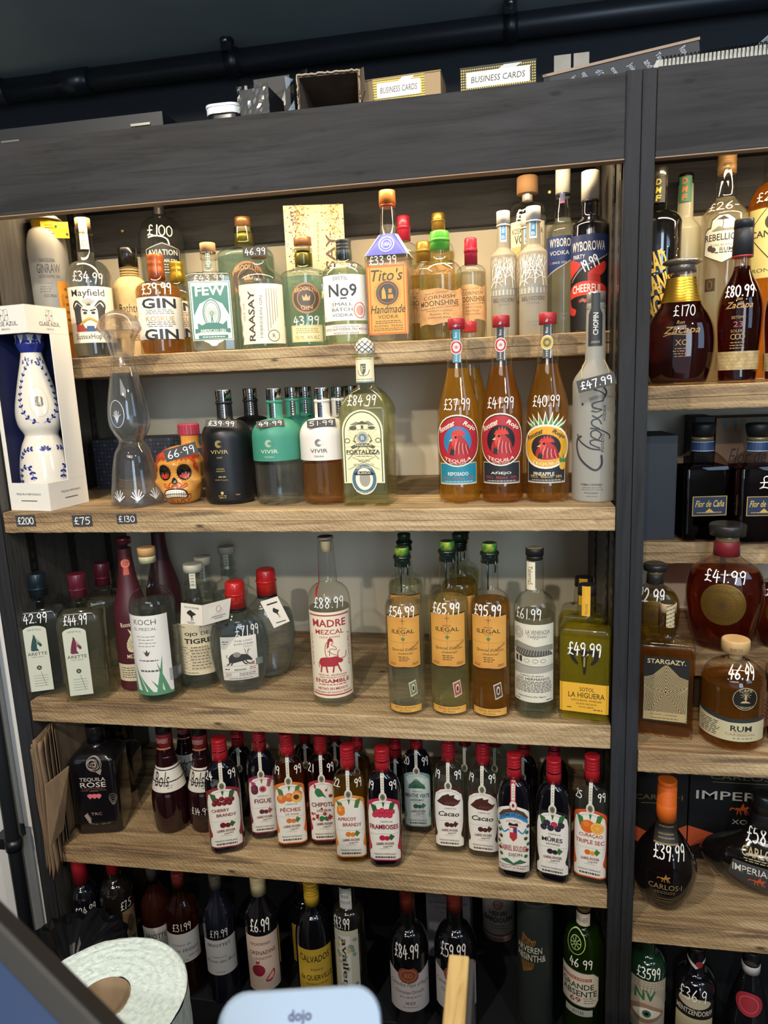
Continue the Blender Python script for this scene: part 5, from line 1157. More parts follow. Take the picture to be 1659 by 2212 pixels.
arette('clear square tequila bottle with dark red cap and maroon horse label, priced £44.99', 200, 1517, 175, 1237, 90, '5c1a28', '6a2a3c', '£44.99', tint='ecebd2')
arette('square tequila bottle with dark red cap, standing behind the maroon horse label bottle', 250, 1480, 231, 1213, 80, '5c1a28', '6a2a3c', None, .20, 'eceada', 0, False)
def roomez(label, bx, by, tx, ty, w, Y=None, front=True):
    F = lambda y: ty + (y - 1158) / 330 * (by - ty)
    prof = [(0, .95), (.03, 1), (.3, 1), (.45, .985), (.53, .93), (.62, .74), (.70, .57), (.78, .46), (.86, .4), (.93, .38)]
    b = Bottle('mezcal_bottle', label, bx, by, tx, ty, w, 3, Y, -4, prof=prof, nw=w * .4, mat=M('4a1a22', .45), body='maroon_body')
    b.cap(w * .42, F(1172), None, M('6b1f2b', .3, .2, .3), 'cap')
    if front:
        l = b.label(F(1200), F(1236), .8, 'seal', neck=True, dv=.006); l.C('b5533f', 0, .66, .8); l.O('d8a58c', 0, .66, .62, .62 / 2 / l.aspect, .08); l.P('b5533f', [(-.5, 0), (.5, 0), (.4, .4), (-.4, .4)]); l.done()
        l = b.label(F(1330), F(1470), 1.2, e0=.0005); k = 'd9cba6'; l.T(k, 'Rooster Rojo', .1, .9, .62, .09, b=.03, rot=6)
        l.P(k, [(-.25, .5), (-.3, .62), (-.1, .74), (-.02, .82), (.1, .74), (.3, .62), (.28, .52), (.1, .48)], 3); l.P(k, [(-.1, .76), (-.2, .84), (-.05, .8), (0, .88), (.06, .8), (.16, .85), (.12, .75)]); l.rays('4a1a22', 0, .6, .1, .3, 12, .02); l.T(k, 'MEZCAL', .05, .42, .4, .06, b=.02); l.R('cfc3a2', -1, .04, 1, .3); l.Q('4a3c34', -.8, .08, .9, .26, 5); l.done()
roomez('matte maroon mezcal bottle with cream rooster print, left of the white agave label', 303, 1493, 288, 1158, 74)
roomez('matte maroon mezcal bottle in shadow behind the white agave label bottle', 372, 1452, 352, 1128, 74, .27, False)
def koch():
    b = Bottle('mezcal_bottle', 'round clear mezcal bottle with white label of green agave leaves and cork top', 352, 1523, 331, 1180, 96, 3, None, -26, yb=1305, yn=1268, nw=36, wtop=33, yt=1210, mat=glass('eaf2ec'), liq=liquid('e9f0ea', .25, 1.36), yf=1300, sh=(1.8, 1.7))
    b.cap(37, 1199, None, 'c79a62', 'cork', label='pale cork stopper'); b.cap(35, 1214, 1200, M('c9c29a', .4), 'plastic_collar'); b.cap(36, 1212, 1205, CLEAR, 'lip')
    l = b.label(1328, 1500, 1.05); l.R('e6e4de'); k = '4a4a48'; l.T(k, 'KOCH', 0, .92, .5, .065); l.T(k, 'EL MEZCAL', 0, .835, .5, .035); l.Q('77756f', -.4, .6, .45, .76, 4, .2); l.P(k, [(-.05, .5), (-.16, .56), (-.06, .54), (0, .58), (.06, .54), (.16, .56), (.05, .5)])
    for a, b_, t in ((-.9, -.75, .3), (-.75, -.25, .42), (-.5, .1, .26), (.35, .75, .42), (.6, .35, .5), (.05, .6, .2)): l.P('58906c', [(b_ - .12, 0), (b_ + .14, 0), (a + .01, t)])
    l.P('58906c', [(-1, 0), (1, 0), (1, .03), (-1, .06)]); l.Q('5a5a56', -.4, .42, .5, .46, 1); l.Q('5a5a56', -.4, .28, .5, .34, 1); l.done()
    l = b.label(1448, 1475, .45, 'tax_strip', cu=1.35); l.R('55585a'); l.R('8e9294', .1, .2, .9, .8); l.done()
koch()
def ojo(label, bx, by, tx, ty, w, Y=None, front=True):
    F = lambda y: ty + (y - 1215) / 285 * (by - ty)
    b = Bottle('mezcal_bottle', label, bx, by, tx, ty, w, 3, Y, -10, yb=F(1330), yn=F(1300), nw=w * .42, wtop=w * .38, yt=F(1235), mat=glass('e8f0ea'), liq=liquid('eef2ee', .25, 1.36), yf=F(1330), sh=(2, 1.8), foot=.18)
    b.cap(w * .45, F(1234), None, M('c2bda8', .45), 'cap'); b.cap(w * .44, F(1262), F(1256), CLEAR, 'neck_ring'); b.cap(w * .45, F(1284), F(1278), CLEAR, 'neck_ring')
    l = b.label(F(1218), F(1268), .35, 'neck_strip', neck=True, dv=.006, e0=.001); l.R('cbc7b4'); l.Q('6a6658', -.5, .1, .5, .9, 6); l.done()
    if front:
        l = b.label(F(1350), F(1462), 1.05); l.R('d8cbaa'); k = '2e2a24'; l.T(k, 'OJO', -.2, .8, .3, .085, b=.05); l.T(k, 'DE', .42, .815, .18, .07); l.T(k, 'TIGRE', .08, .67, .62, .1, b=.05)
        for i in range(8): l.R('6a604c', -.8, .1 + i * .06, .9, .104 + i * .06); l.Q(k, -.8, .115 + i * .06, -.4, .145 + i * .06, 1); l.Q('6a604c', -.3, .112 + i * .06, .6, .15 + i * .06, 1, .5)
        l.T(k, 'HECHO EN MEXICO', -.4, .045, .4, .025); l.T(k, 'MEZCAL', -.62, .95, .2, .03); l.T(k, 'ARTESANAL', .5, .95, .3, .03); l.done()
ojo('clear mezcal bottle with tall cream specification label, behind the folded paper tag', 442, 1494, 432, 1215, 92)
ojo('clear mezcal bottle, second of three with pale caps on the mezcal shelf', 462, 1478, 453, 1200, 80, .205, False)
ojo('clear mezcal bottle, rearmost of three with pale caps on the mezcal shelf', 510, 1436, 502, 1178, 78, .33, False)
def explorer(label, bx, by, tx, ty, w, Y=None, front=True, off=-4):
    F = lambda y: ty + (y - 1253) / 268 * (by - ty)
    prof = [(0, .48), (.02, .56), (.08, .72), (.2, .90), (.35, .99), (.47, 1), (.58, .93), (.66, .76), (.71, .54), (.75, .38), (.78, .32)]
    b = Bottle('mezcal_bottle', label, bx, by, tx, ty, w, 3, Y, off, prof=prof, nw=40, mat=glass('e6eef0'), liq=liquid('e6eef2', .2, 1.36), yf=F(1352), squash=.55)
    b.cap(44, F(1312), None, M('b81f1f', .3, 0, .6), 'wax_cap', 41, bev=.005); b.cap(45, F(1285), F(1281), M('b81f1f', .3, 0, .6), 'wax_ridge')
    z = b.zc(F(1276)); mb = MB(); k = b.px; mb.box((19 * k, -.005, z - .005), (34 * k, .005, z + .005), M('b81f1f', .3, 0, .6)); o = mb.build('pull_tab', b.root, bevel=.0015); o.rotation_euler = (0, -.15, 0)
    for y in (1315, 1320): b.cap(43, F(y), F(y - 4), M('1b1b1c', .5), 'cord_ring')
    return b
b = explorer('flat oval clear mezcal bottle with red wax top and white boar label, priced £71.99', 528, 1520, 516, 1253, 128)
l = b.label(1385, 1482, .64); l.R('ddd9cc'); k = '2e2c2a'; l.T(k, 'THE LOST', .28, .9, .48, .04); l.T(k, 'EXPLORER', .3, .83, .52, .04); l.T(k, 'MEZCAL', .5, .77, .24, .022); l.Q('5a5854', -.9, .82, -.5, .92, 2)
l.P('3a3938', [(-.58, .48), (-.5, .58), (-.25, .64), (.05, .61), (.3, .6), (.48, .57), (.68, .47), (.64, .44), (.42, .46), (.2, .45), (-.1, .43), (-.35, .41), (-.52, .42)], 3)
for x, d in ((-.48, -.2), (-.36, -.1), (.15, .22), (.3, .28)): l.S('3a3938', [(x, .46), (x + d * .5, .39), (x + d, .37)], .07)
l.S('3a3938', [(-.56, .52), (-.68, .56), (-.64, .6)], .03)
l.E('8d8a84', -.12, .6, .2, .06)
for s in ((.4, .58, .3, .72), (.45, .58, .5, .73), (.42, .66, .6, .7)): l.S('3a3938', [s[:2], s[2:]], .025, False)
l.T('8c2f2a', '8', .7, .38, .09, .07, b=.03)
for v in (.34, .2, .08): l.R('77746c', -.95, v, .95, v + .004)
l.Q(k, -.85, .24, -.5, .3, 1); l.T(k, 'ESPADIN', 0, .25, .3, .035, b=.02); l.Q('8c2f2a', .45, .23, .9, .31, 2); l.Q('5a5854', -.85, .1, -.45, .18, 2); l.Q('5a5854', -.1, .1, .9, .18, 2); l.Q('5a5854', -.7, .02, .7, .06, 1); l.done()
l = b.label(1437, 1452, .16, 'hologram', cu=.72, e0=.0008); l.R(M('9fb0b0', .2, .7)); l.done()
b.price('£71.99', 1374, 20, .35, .85, .1)
b2 = explorer('flat oval clear mezcal bottle with red wax top, standing behind its front twin', 592, 1482, 557, 1229, 112, None, False, 6)
def paper_tag(label, name, pts, Y, tk, mat, prints):
    c = at_y(pts[0][0], pts[0][1], Y[0]); P = [at_y(x, y, q) - c for (x, y), q in zip(pts, Y)]
    nrm = (P[1] - P[0]).cross(P[2] - P[0]).normalized(); nrm = nrm if nrm.y < 0 else -nrm
    mb = MB(); n = len(P); mb.add(list(P) + [p - nrm * tk for p in P], [tuple(range(n)), tuple(reversed(range(n, 2 * n)))] + [(i, n + i, n + (i + 1) % n, (i + 1) % n) for i in range(n)], mat)
    o = mb.build(name, None, loc=(c.x, c.y, c.z + ZC)); tag(o, label, 'tag')
    U, V = P[1] - P[0], P[-1] - P[0]
    pr = Print(lambda u, v, e: tuple(P[0] + U * u + V * v + nrm * e), 1, 1); prints(pr); pr.mb.build('tag_print', o, recalc=False); return o
CARD = M('e3dccd', .6); BK = M('2d2b28')
def bird(p, cx, cy, s):
    p.poly(catmull([(cx - s, cy - s * .3), (cx - s * .3, cy - s), (cx + s * .2, cy - s * .7), (cx + s, cy - s * .2), (cx + s * .3, cy + s * .2), (cx + s * .1, cy + s * .8), (cx - s * .2, cy + s * .3)], 3, True), BK); p.stroke([(cx, cy + s * .2), (cx + s * .05, cy + s * 1.3)], s * .12, BK); p.stroke([(cx + s * .2, cy + s * .2), (cx + s * .4, cy + s * 1.2)], s * .12, BK)
def pt1(p): p.text('THE LOST EXPLORER', .5, .17, .7, -.08, BK); bird(p, .5, .5, .22); p.rect(.3, .84, .7, .86, BK); p.rect(.36, .9, .64, .915, BK)
paper_tag('folded white paper tag with a black bird, hanging before the cream specification label', 'paper_tag', [(391, 1302), (437, 1308), (438, 1352), (390, 1348)], [-.012, -.02, -.02, -.012], .0008, CARD, pt1)
def pt2(p): p.ring(.55, .35, .09, .16, .02, M('b98a86')); p.rect(.3, .68, .8, .71, M('8a857c')); p.rect(.4, .78, .7, .81, M('8a857c'))
paper_tag('open back leaf of the folded paper tag, tied to the red wax bottle', 'paper_tag', [(437, 1308), (499, 1292), (494, 1336), (438, 1352)], [-.0195, .02, .02, -.0195], .0008, CARD, pt2)
def pt3(p): bird(p, .55, .5, .17); p.rect(.25, .15, .85, .2, BK); p.rect(.25, .84, .8, .87, BK)
paper_tag('white paper tag hanging from the rear red wax bottle', 'paper_tag', [(562, 1300), (599, 1288), (626, 1342), (592, 1357)], [.10, .10, .095, .095], .001, CARD, pt3)
def madre():
    b = Bottle('mezcal_bottle', 'clear mezcal bottle with cream label printed in red with a red bull, priced £88.99', 724, 1530, 702, 1158, 92, 3, None, -4, yb=1300, yn=1262, nw=40, wtop=33, yt=1172, mat=CLEAR, liq=liquid('f2f0dc', .3, 1.36), yf=1312, sh=(2, 1.8), foot=.12)
    b.cap(34, 1166, None, M('9c9484', .5), 'cap', topmat=M('5a2a24')); b.cap(22, 1192, 1170, 'd8c090', 'cork')
    l = b.label(1178, 1280, .16, 'red_seal_strip', neck=True, cu=-1.35, dv=.006); l.R('a3242c'); l.done()
    r = 'a8323a'; l = b.label(1323, 1508, 1.18); l.R('e9dcc2')
    l.R(r, -.92, .955, .92, .97); l.R(r, -.92, .03, .92, .045); l.R(r, -.92, .03, -.905, .96); l.R(r, .905, .03, .92, .96)
    l.T(r, 'MADRE', 0, .875, .7, .085, b=.035); l.T(r, 'MEZCAL', 0, .775, .58, .055, b=.02); l.T(r, 'DESDE SIEMPRE', 0, .715, .42, .022, sh=.2); l.TV(r, 'OAXACA', -.8, .55, .38, .05, rot=-90); l.TV(r, 'MEXICO', .8, .55, .38, .05, rot=-90)
    l.P(r, [(-.42, .38), (-.45, .45), (-.3, .48), (0, .485), (.25, .49), (.38, .46), (.5, .44), (.42, .41), (.3, .415), (.24, .38), (-.1, .375)], 3); l.S(r, [(.36, .46), (.6, .47), (.66, .53)], .03); l.S(r, [(.3, .47), (.28, .53), (.36, .56)], .03)
    for x, d in ((-.36, -.06), (-.2, .05), (.12, -.05), (.26, .12)): l.S(r, [(x, .4), (x + d * .5, .35), (x + d, .31)], .06)
    l.S(r, [(-.42, .45), (-.5, .4), (-.46, .36)], .03)
    l.S(r, [(.02, .68), (-.16, .64), (-.2, .54), (-.14, .49)], .025); l.P(r, [(-.08, .69), (0, .71), (.12, .69), (.08, .66), (0, .67), (-.06, .6), (-.14, .58)]); l.S(r, [(.1, .68), (.12, .65), (.04, .63), (.2, .6), (.22, .57), (0, .58), (-.04, .5)], .022); l.S(r, [(-.1, .56), (.1, .52), (.26, .5)], .022)
    l.T(r, 'MEZCAL ARTESANAL', .05, .275, .6, .02, sh=.2); l.T(r, '100% MAGUEY JOVEN', .05, .245, .55, .02, sh=.2); l.T(r, 'ENSAMBLE', .02, .205, .72, .045, b=.03); l.Q(r, -.6, .15, .7, .175, 1); l.T(r, 'HECHO EN MEXICO', .02, .115, .62, .03, b=.02); l.T(r, 'ORIGINARIO DE OAXACA, MEXICO', 0, .07, .8, .024); l.done()
    b.price('£88.99', 1303, 21, .05, 1.45, .1)
madre()
PARCH = bumpy('dfa84e', 14, .1, .7, 'cf8f3f')
def ilegal(label, bx, by, tx, ty, w, liqc, price=None, Y=None, front=True, stamp='6f7f58', capc=None, off=-6):
    F = lambda y: ty + (y - 1180) / 365 * (by - ty)
    b = Bottle('mezcal_bottle', label, bx, by, tx, ty, w, 3, Y, off, yb=F(1315), yn=F(1280), nw=w * .42, wtop=w * .40, yt=F(1215), mat=CLEAR, liq=liquid(liqc, .3, 1.36), yf=F(1300), sh=(2, 1.9), foot=.15)
    b.cap(w * .44, F(1222), F(1198), M('14201c', .25, 0, .6), 'wax_collar', w * .40, bev=.004); b.cap(w * .47, F(1206), F(1199), M('14201c', .25, 0, .6), 'wax_rim', bev=.003)
    b.cap(w * .36, F(1200), None, capc or bumpy('3c7a34', 30, .3, .25, 'b3b83a', lo=.38, hi=.5), 'glazed_stopper', w * .37, topmat=M('33402c', .4))
    mb = MB(); k = b.px
    for u, z1 in ((-.1, 1275), (.75, 1240)):
        z0 = b.zc(F(1215)); z2 = b.zc(F(z1)); mb.tube([b.surf(u * b.rn, z0, .001), b.surf(u * b.rn, (z0 + z2) / 2, .0012), b.surf(u * b.rn, z2, .0008)], [.0022, .0016, .0013], M('14201c', .25, 0, .6), 6)
    mb.build('wax_drips', b.root, kind='stuff')
    l = b.label(F(1330), F(1442), 1.0); l.P('3a2a18', [(-1, 0), (1, 0), (1, 1), (-1, 1)]); l.P(PARCH, [(-.97, .02), (-.5, .01), (0, .03), (.5, .01), (.96, .02), (.95, .5), (.97, .98), (.4, .97), (0, .99), (-.5, .98), (-.97, .97), (-.96, .5)])
    if front:
        k = '3c3020'; l.S(k, [(0, .97), (0, .85)], .025, False); l.S(k, [(-.12, .91), (.12, .91)], .025, False); l.S('8a6a38', [(0, .85), (0, .3)], .012, False); l.S('8a6a38', [(-.9, .5), (.9, .49)], .012, False); l.T(k, 'MEZCAL', 0, .775, .22, .025); l.T(k, 'ILEGAL', 0, .705, .6, .075, b=.012); l.T(k, 'JOVEN', 0, .64, .2, .02); l.P('5d7a4a', [(-.04, .53), (-.12, .59), (-.04, .58), (0, .62), (.04, .58), (.12, .59), (.04, .53)])
        l.T('4a3a22', 'Special Edition', .05, .355, .7, .07, sh=.4); l.T('4a3a22', 'mezcal', .1, .29, .4, .045, sh=.4); l.T('7a3a22', '198/600', .6, .42, .28, .04, rot=32, sh=.2); l.Q(k, -.3, .13, .3, .24, 3); l.Q(k, -.85, .05, -.4, .1, 2); l.Q(k, .4, .05, .85, .1, 2)
    l.done()
    if front:
        l = b.label(F(1522), F(1540 - 2), .98, 'lower_label'); l.R('3a2a18'); l.P(PARCH, [(-.96, .08), (.96, .06), (.97, .93), (-.96, .94)]); l.T('4a3820', 'MEZCAL ARTESANAL', 0, .66, .6, .26); l.T('4a3820', 'SIN PRISA', 0, .3, .32, .22); l.done()
        l = b.label(F(1468), F(1504), .26, 'stamp_label', cu=.45, e0=.0006); q = [(-.55, .0), (.95, .15), (.55, 1), (-.95, .85)]; l.P('cfc6a8', q); l.P(stamp, [(x * .84, .5 + (y - .5) * .84) for x, y in q]); l.E('d8cfae', 0, .52, .34, .24); l.E('4a2f2c', 0, .5, .22, .16); l.done()
        b.price(price, F(1321), 21 * w / 82, -.05, 1.4, .13)
    return b
ilegal('clear mezcal bottle with parchment label and green glazed stopper, priced £54.99', 881, 1547, 872, 1181, 82, 'eceee4', '£54.99')
ilegal('pale gold mezcal bottle with parchment label and green glazed stopper, priced £65.99', 975, 1550, 965, 1168, 86, 'f0eab4', '£65.99', stamp='a5524a')
ilegal('amber mezcal bottle with parchment label and green glazed stopper, priced £95.99', 1062, 1555, 1056, 1172, 86, 'e4a850', '£95.99', stamp='5a4038')
ilegal('clear mezcal bottle standing behind the £54.99 parchment label bottle', 884, 1476, 876, 1152, 76, 'e6e8d0', None, .20, False, capc=M('1d3a22', .3))
ilegal('pale gold mezcal bottle standing behind the £65.99 parchment label bottle', 998, 1478, 984, 1152, 80, 'd8c878', None, .19, False, capc=M('1d3a22', .3))
ilegal('pale gold mezcal bottle at the very back behind the £65.99 parchment label bottle', 1003, 1440, 990, 1131, 74, 'd8d4a0', None, .30, False, capc=M('15211c', .3))
for nm, cu, x in (('£65.99', .0, 995), ('£95.99', .0, 1092)):
    pass
def venenosa():
    b = Bottle('raicilla_bottle', 'clear bottle with black cap and cream label of a tiled hacienda, priced £61.99', 1155, 1557, 1149, 1183, 88, 3, None, -5, yb=1318, yn=1282, nw=38, wtop=36, yt=1208, mat=CLEAR, liq=liquid('e9ecd8', .3, 1.36), yf=1326, sh=(1.9, 1.8), foot=.18)
    b.cap(38, 1200, None, M('1f1d1c', .4), 'cap', topmat=M('8a7f62', .5)); b.cap(34, 1210, 1201, M('26241f', .3), 'collar')
    l = b.label(1212, 1272, .95, 'neck_label', neck=True, dv=.008, e0=.0008); l.R('e2d8ba', -1, 0, .15, 1); l.TV('3a352c', 'TabernaS', -.42, .52, .66, .28, rot=-90); l.done()
    k = '3b3832'; l = b.label(1350, 1518, 1.15); l.R('dad4bf')
    for r in (.24, .17, .1): l.O(k, -.66, .88, r, r / 2 / l.aspect, .02)
    l.T(k, 'LA VENENOSA', .22, .905, .52, .05); l.R(k, -.25, .872, .7, .875); l.T(k, 'TABERNAS', .18, .845, .42, .03); l.Q(k, .0, .81, .35, .825, 1)
    l.P('8f8b7c', [(-.95, .74), (-.7, .77), (-.35, .75), (.1, .72), (.6, .74), (.95, .73), (.95, .66), (-.95, .66)]); l.P('55524a', [(-.9, .62), (-.75, .69), (.75, .66), (.95, .6), (.6, .6), (-.3, .585), (-.6, .6)])
    for i in range(14): l.S('dad4bf', [(-.82 + i * .12, .61), (-.7 + i * .11, .675)], .012, False)
    l.R('dad4bf', -.85, .5, .85, .58); l.P(k, [(-.8, .52), (-.8, .59), (-.66, .59), (-.66, .51)]); l.P(k, [(-.6, .52), (-.6, .59), (-.46, .59), (-.46, .51)])
    for u in (-.25, .1, .42): l.O('6a675c', u, .54, .12, .025, .02)
    l.P('a5a192', [(-.95, .36), (.95, .4), (.95, .47), (0, .475), (-.95, .49)]); l.S(k, [(-.95, .485), (0, .47), (.95, .475)], .015); l.T(k, 'Lupanos de Jalisco', -.05, .345, .5, .024); l.T(k, 'LOS HERMANOS', .0, .305, .72, .035); l.Q(k, -.85, .13, .9, .28, 8, .4); l.T(k, 'Aguardiente De Agave', -.05, .075, .6, .024); l.Q(k, -.85, .02, -.5, .045, 1); l.Q(k, .55, .02, .85, .045, 1); l.done()
    b.price('£61.99', 1328, 22, -.25, 1.3, .09)
venenosa()
def higuera(label, bx, by, tx, ty, w, Y=None, front=True):
    F = lambda y: ty + (y - 1262) / 300 * (by - ty)
    b = Bottle('sotol_bottle', label, bx, by, tx, ty, w, 3, Y, -4, kind='rect', dr=.9, rcf=.16, yb=F(1362), yn=F(1338), nw=44, wtop=36, yt=F(1278), mat=glass('eeeecf'), liq=liquid('f4e65c', .6, 1.36), yf=F(1366), sh=(2.6, 2), foot=.08)
    b.cap(39, F(1286), None, M('262626', .35), 'cap', 38)
    l = b.label(F(1264), F(1327), .42, 'yellow_strip', neck=True, dv=.01, e0=.0016); l.R('dca42c'); l.TV('3a3020', 'SOTOL', .1, .22, .38, .3, rot=-90); l.done()
    if front:
        l = b.label(F(1392), F(1462), .82, 'printed_skull', e0=.0004); k = '1c1a14'; l.P(k, [(-.14, .5), (-.18, .75), (-.1, .82), (.1, .82), (.2, .75), (.12, .5), (.1, .3), (.06, .08), (-.04, .05), (-.08, .3)]); l.P('8f8030', [(-.05, .3), (-.04, .6), (.05, .6), (.04, .3)]); l.C('8f8030', -.1, .64, .035).C('8f8030', .1, .64, .035)
        for s in (-1, 1): l.P(k, [(s * .2, .8), (s * .5, .84), (s * .68, .72), (s * .62, .52), (s * .36, .36), (s * .3, .42), (s * .46, .58), (s * .44, .7), (s * .2, .72)], 2)
        l.done()
        l = b.label(F(1476), F(1540), .96); l.R('e2ab34', -1, 0, 1, .98); k = '3a2c18'; l.T(k, 'SOTOL', .12, .78, .3, .13, b=.01); l.T(k, 'LA HIGUERA', .1, .58, .74, .18, b=.01); l.T(k, 'DASYLIRION, WHEELERI', .1, .4, .62, .07, b=.01); l.T(k, 'ALDAMA CHIHUAHUA', .1, .29, .42, .06); l.T(k, 'SOTOL SPIRITS', .1, .18, .3, .05, b=.02); l.Q(k, -.75, .1, -.4, .18, 1); l.Q(k, .4, .08, .85, .16, 1); l.done()
        b.price('£49.99', 1402, 27, .0, 1.3, .12)
higuera('square yellow sotol bottle with printed black ram skull, priced £49.99', 1264, 1561, 1259, 1262, 105)
higuera('square yellow sotol bottle standing behind the ram skull bottle', 1258, 1510, 1254, 1246, 98, .17, False)
# ------------------------------------------------------------------ fourth shelf: fruit liqueurs
def fruits(l, kind):
    C = {'cherry': ('6b1822', '3f5a34'), 'fig': ('5b2a3c', 'a85060'), 'peach': ('d9773a', '4f7a3c'), 'chilli': ('2f7a4a', 'a82a2c'), 'apricot': ('dd7f2c', '4f7a3c'), 'rasp': ('b8203c', '2f5a34'), 'mint': ('2f5a44', '3f6a50'), 'cacao': ('4a2722', '4a2a24'), 'black': ('2a2233', '3a6a3a'), 'orange': ('dd6a22', '3f7a3a')}[kind]
    a, g = C
    def leaf(x, y, s, an, c=g):
        q, w = math.cos(an), math.sin(an); l.P(c, [(x + s * (u * q - v * w), y + s * (u * w + v * q) * .6) for u, v in ((0, 0), (.4, .25), (1, 0), (.4, -.25))])
    y0 = .78
    if kind == 'mint':
        for k in range(9): leaf(-.6 + k * .15, y0 - .08, .32, .5 + .28 * k)
        l.P(a, [(-.6, .7), (0, .78), (.65, .7)])
    elif kind == 'cacao':
        l.P(a, [(-.75, .74), (-.4, .84), (.0, .88), (.1, .85), (.4, .87), (.35, .82), (.62, .78), (.8, .79), (.62, .72), (.3, .68), (-.3, .69)]); 
        for k in range(12): l.C('6b3a30', -.2 + .07 * k, .72 + .012 * (k % 3), .06)
    elif kind == 'chilli':
        l.P(a, [(-.5, .8), (-.35, .86), (-.1, .84), (.1, .76), (.25, .7), (0, .73), (-.3, .72)], 2); leaf(-.4, .84, .25, 2.2)
        for k in range(14): l.C(g, .35 + .5 * math.sin(k * 2.4), .6 + .26 * math.cos(k * 1.7), .03 + .05 * (k % 3))
        for k in range(9): l.C(g, -.55 + .2 * math.sin(k * 2.4), .4 + .06 * math.cos(k * 1.7), .04 + .06 * (k % 2))
    else:
        n = {'cherry': 8, 'rasp': 8, 'black': 6, 'peach': 3, 'apricot': 5, 'orange': 1, 'fig': 5}[kind]; r = {'cherry': .15, 'rasp': .17, 'black': .19, 'peach': .3, 'apricot': .24, 'orange': .42, 'fig': .24}[kind]
        leaf(-.3, y0 - .04, .55, 2.6); leaf(.3, y0 + .02, .5, .5); leaf(0, y0 + .06, .3, 1.5)
        for k in range(n):
            x = -.5 + 1.0 * ((k * 5) % n) / max(1, n - 1) if n > 1 else -.12; y = y0 - .05 + .055 * (k % 2) + (.02 if k == n - 1 else 0)
            c = a if kind != 'black' or k != 3 else 'a8283c'; l.C(c, x, y, r)
            if kind in ('rasp', 'black'):
                for q in range(5): l.C('d9566a' if c != a or kind == 'rasp' else '4a4258', x + r * .5 * math.cos(q * 1.26), y + r * .1 * math.sin(q * 1.26), r * .2)
            else: l.C({'cherry': '9a3040', 'peach': 'e89a55', 'apricot': 'eda04a', 'orange': 'e5813a', 'fig': '7a3a50'}[kind], x - r * .2, y + r * .08, r * .45)
        if kind == 'peach': l.C('eab25a', .45, y0 - .04, .34); l.C('5a2a1c', .42, y0 - .03, .17)
        if kind == 'orange': l.C('e8a13a', .4, y0 - .04, .38); l.C('f3c56a', .4, y0 - .04, .33); l.C('e99a30', .4, y0 - .04, .28); l.rays('f3c56a', .4, y0 - .04, .03, .28, 9, .03)
        if kind == 'fig': l.C('c06a72', .05, y0 - .02, .24); l.C('8a2a40', .05, y0 - .02, .15)
    # smaller fruit under the name
    l.C(a, -.12, .375, .17); l.C(a if kind != 'orange' else 'e8a13a', .16, .37, .15); leaf(.25, .38, .35, .1)
BCAP = M('a61e28', .28, .15, .4)
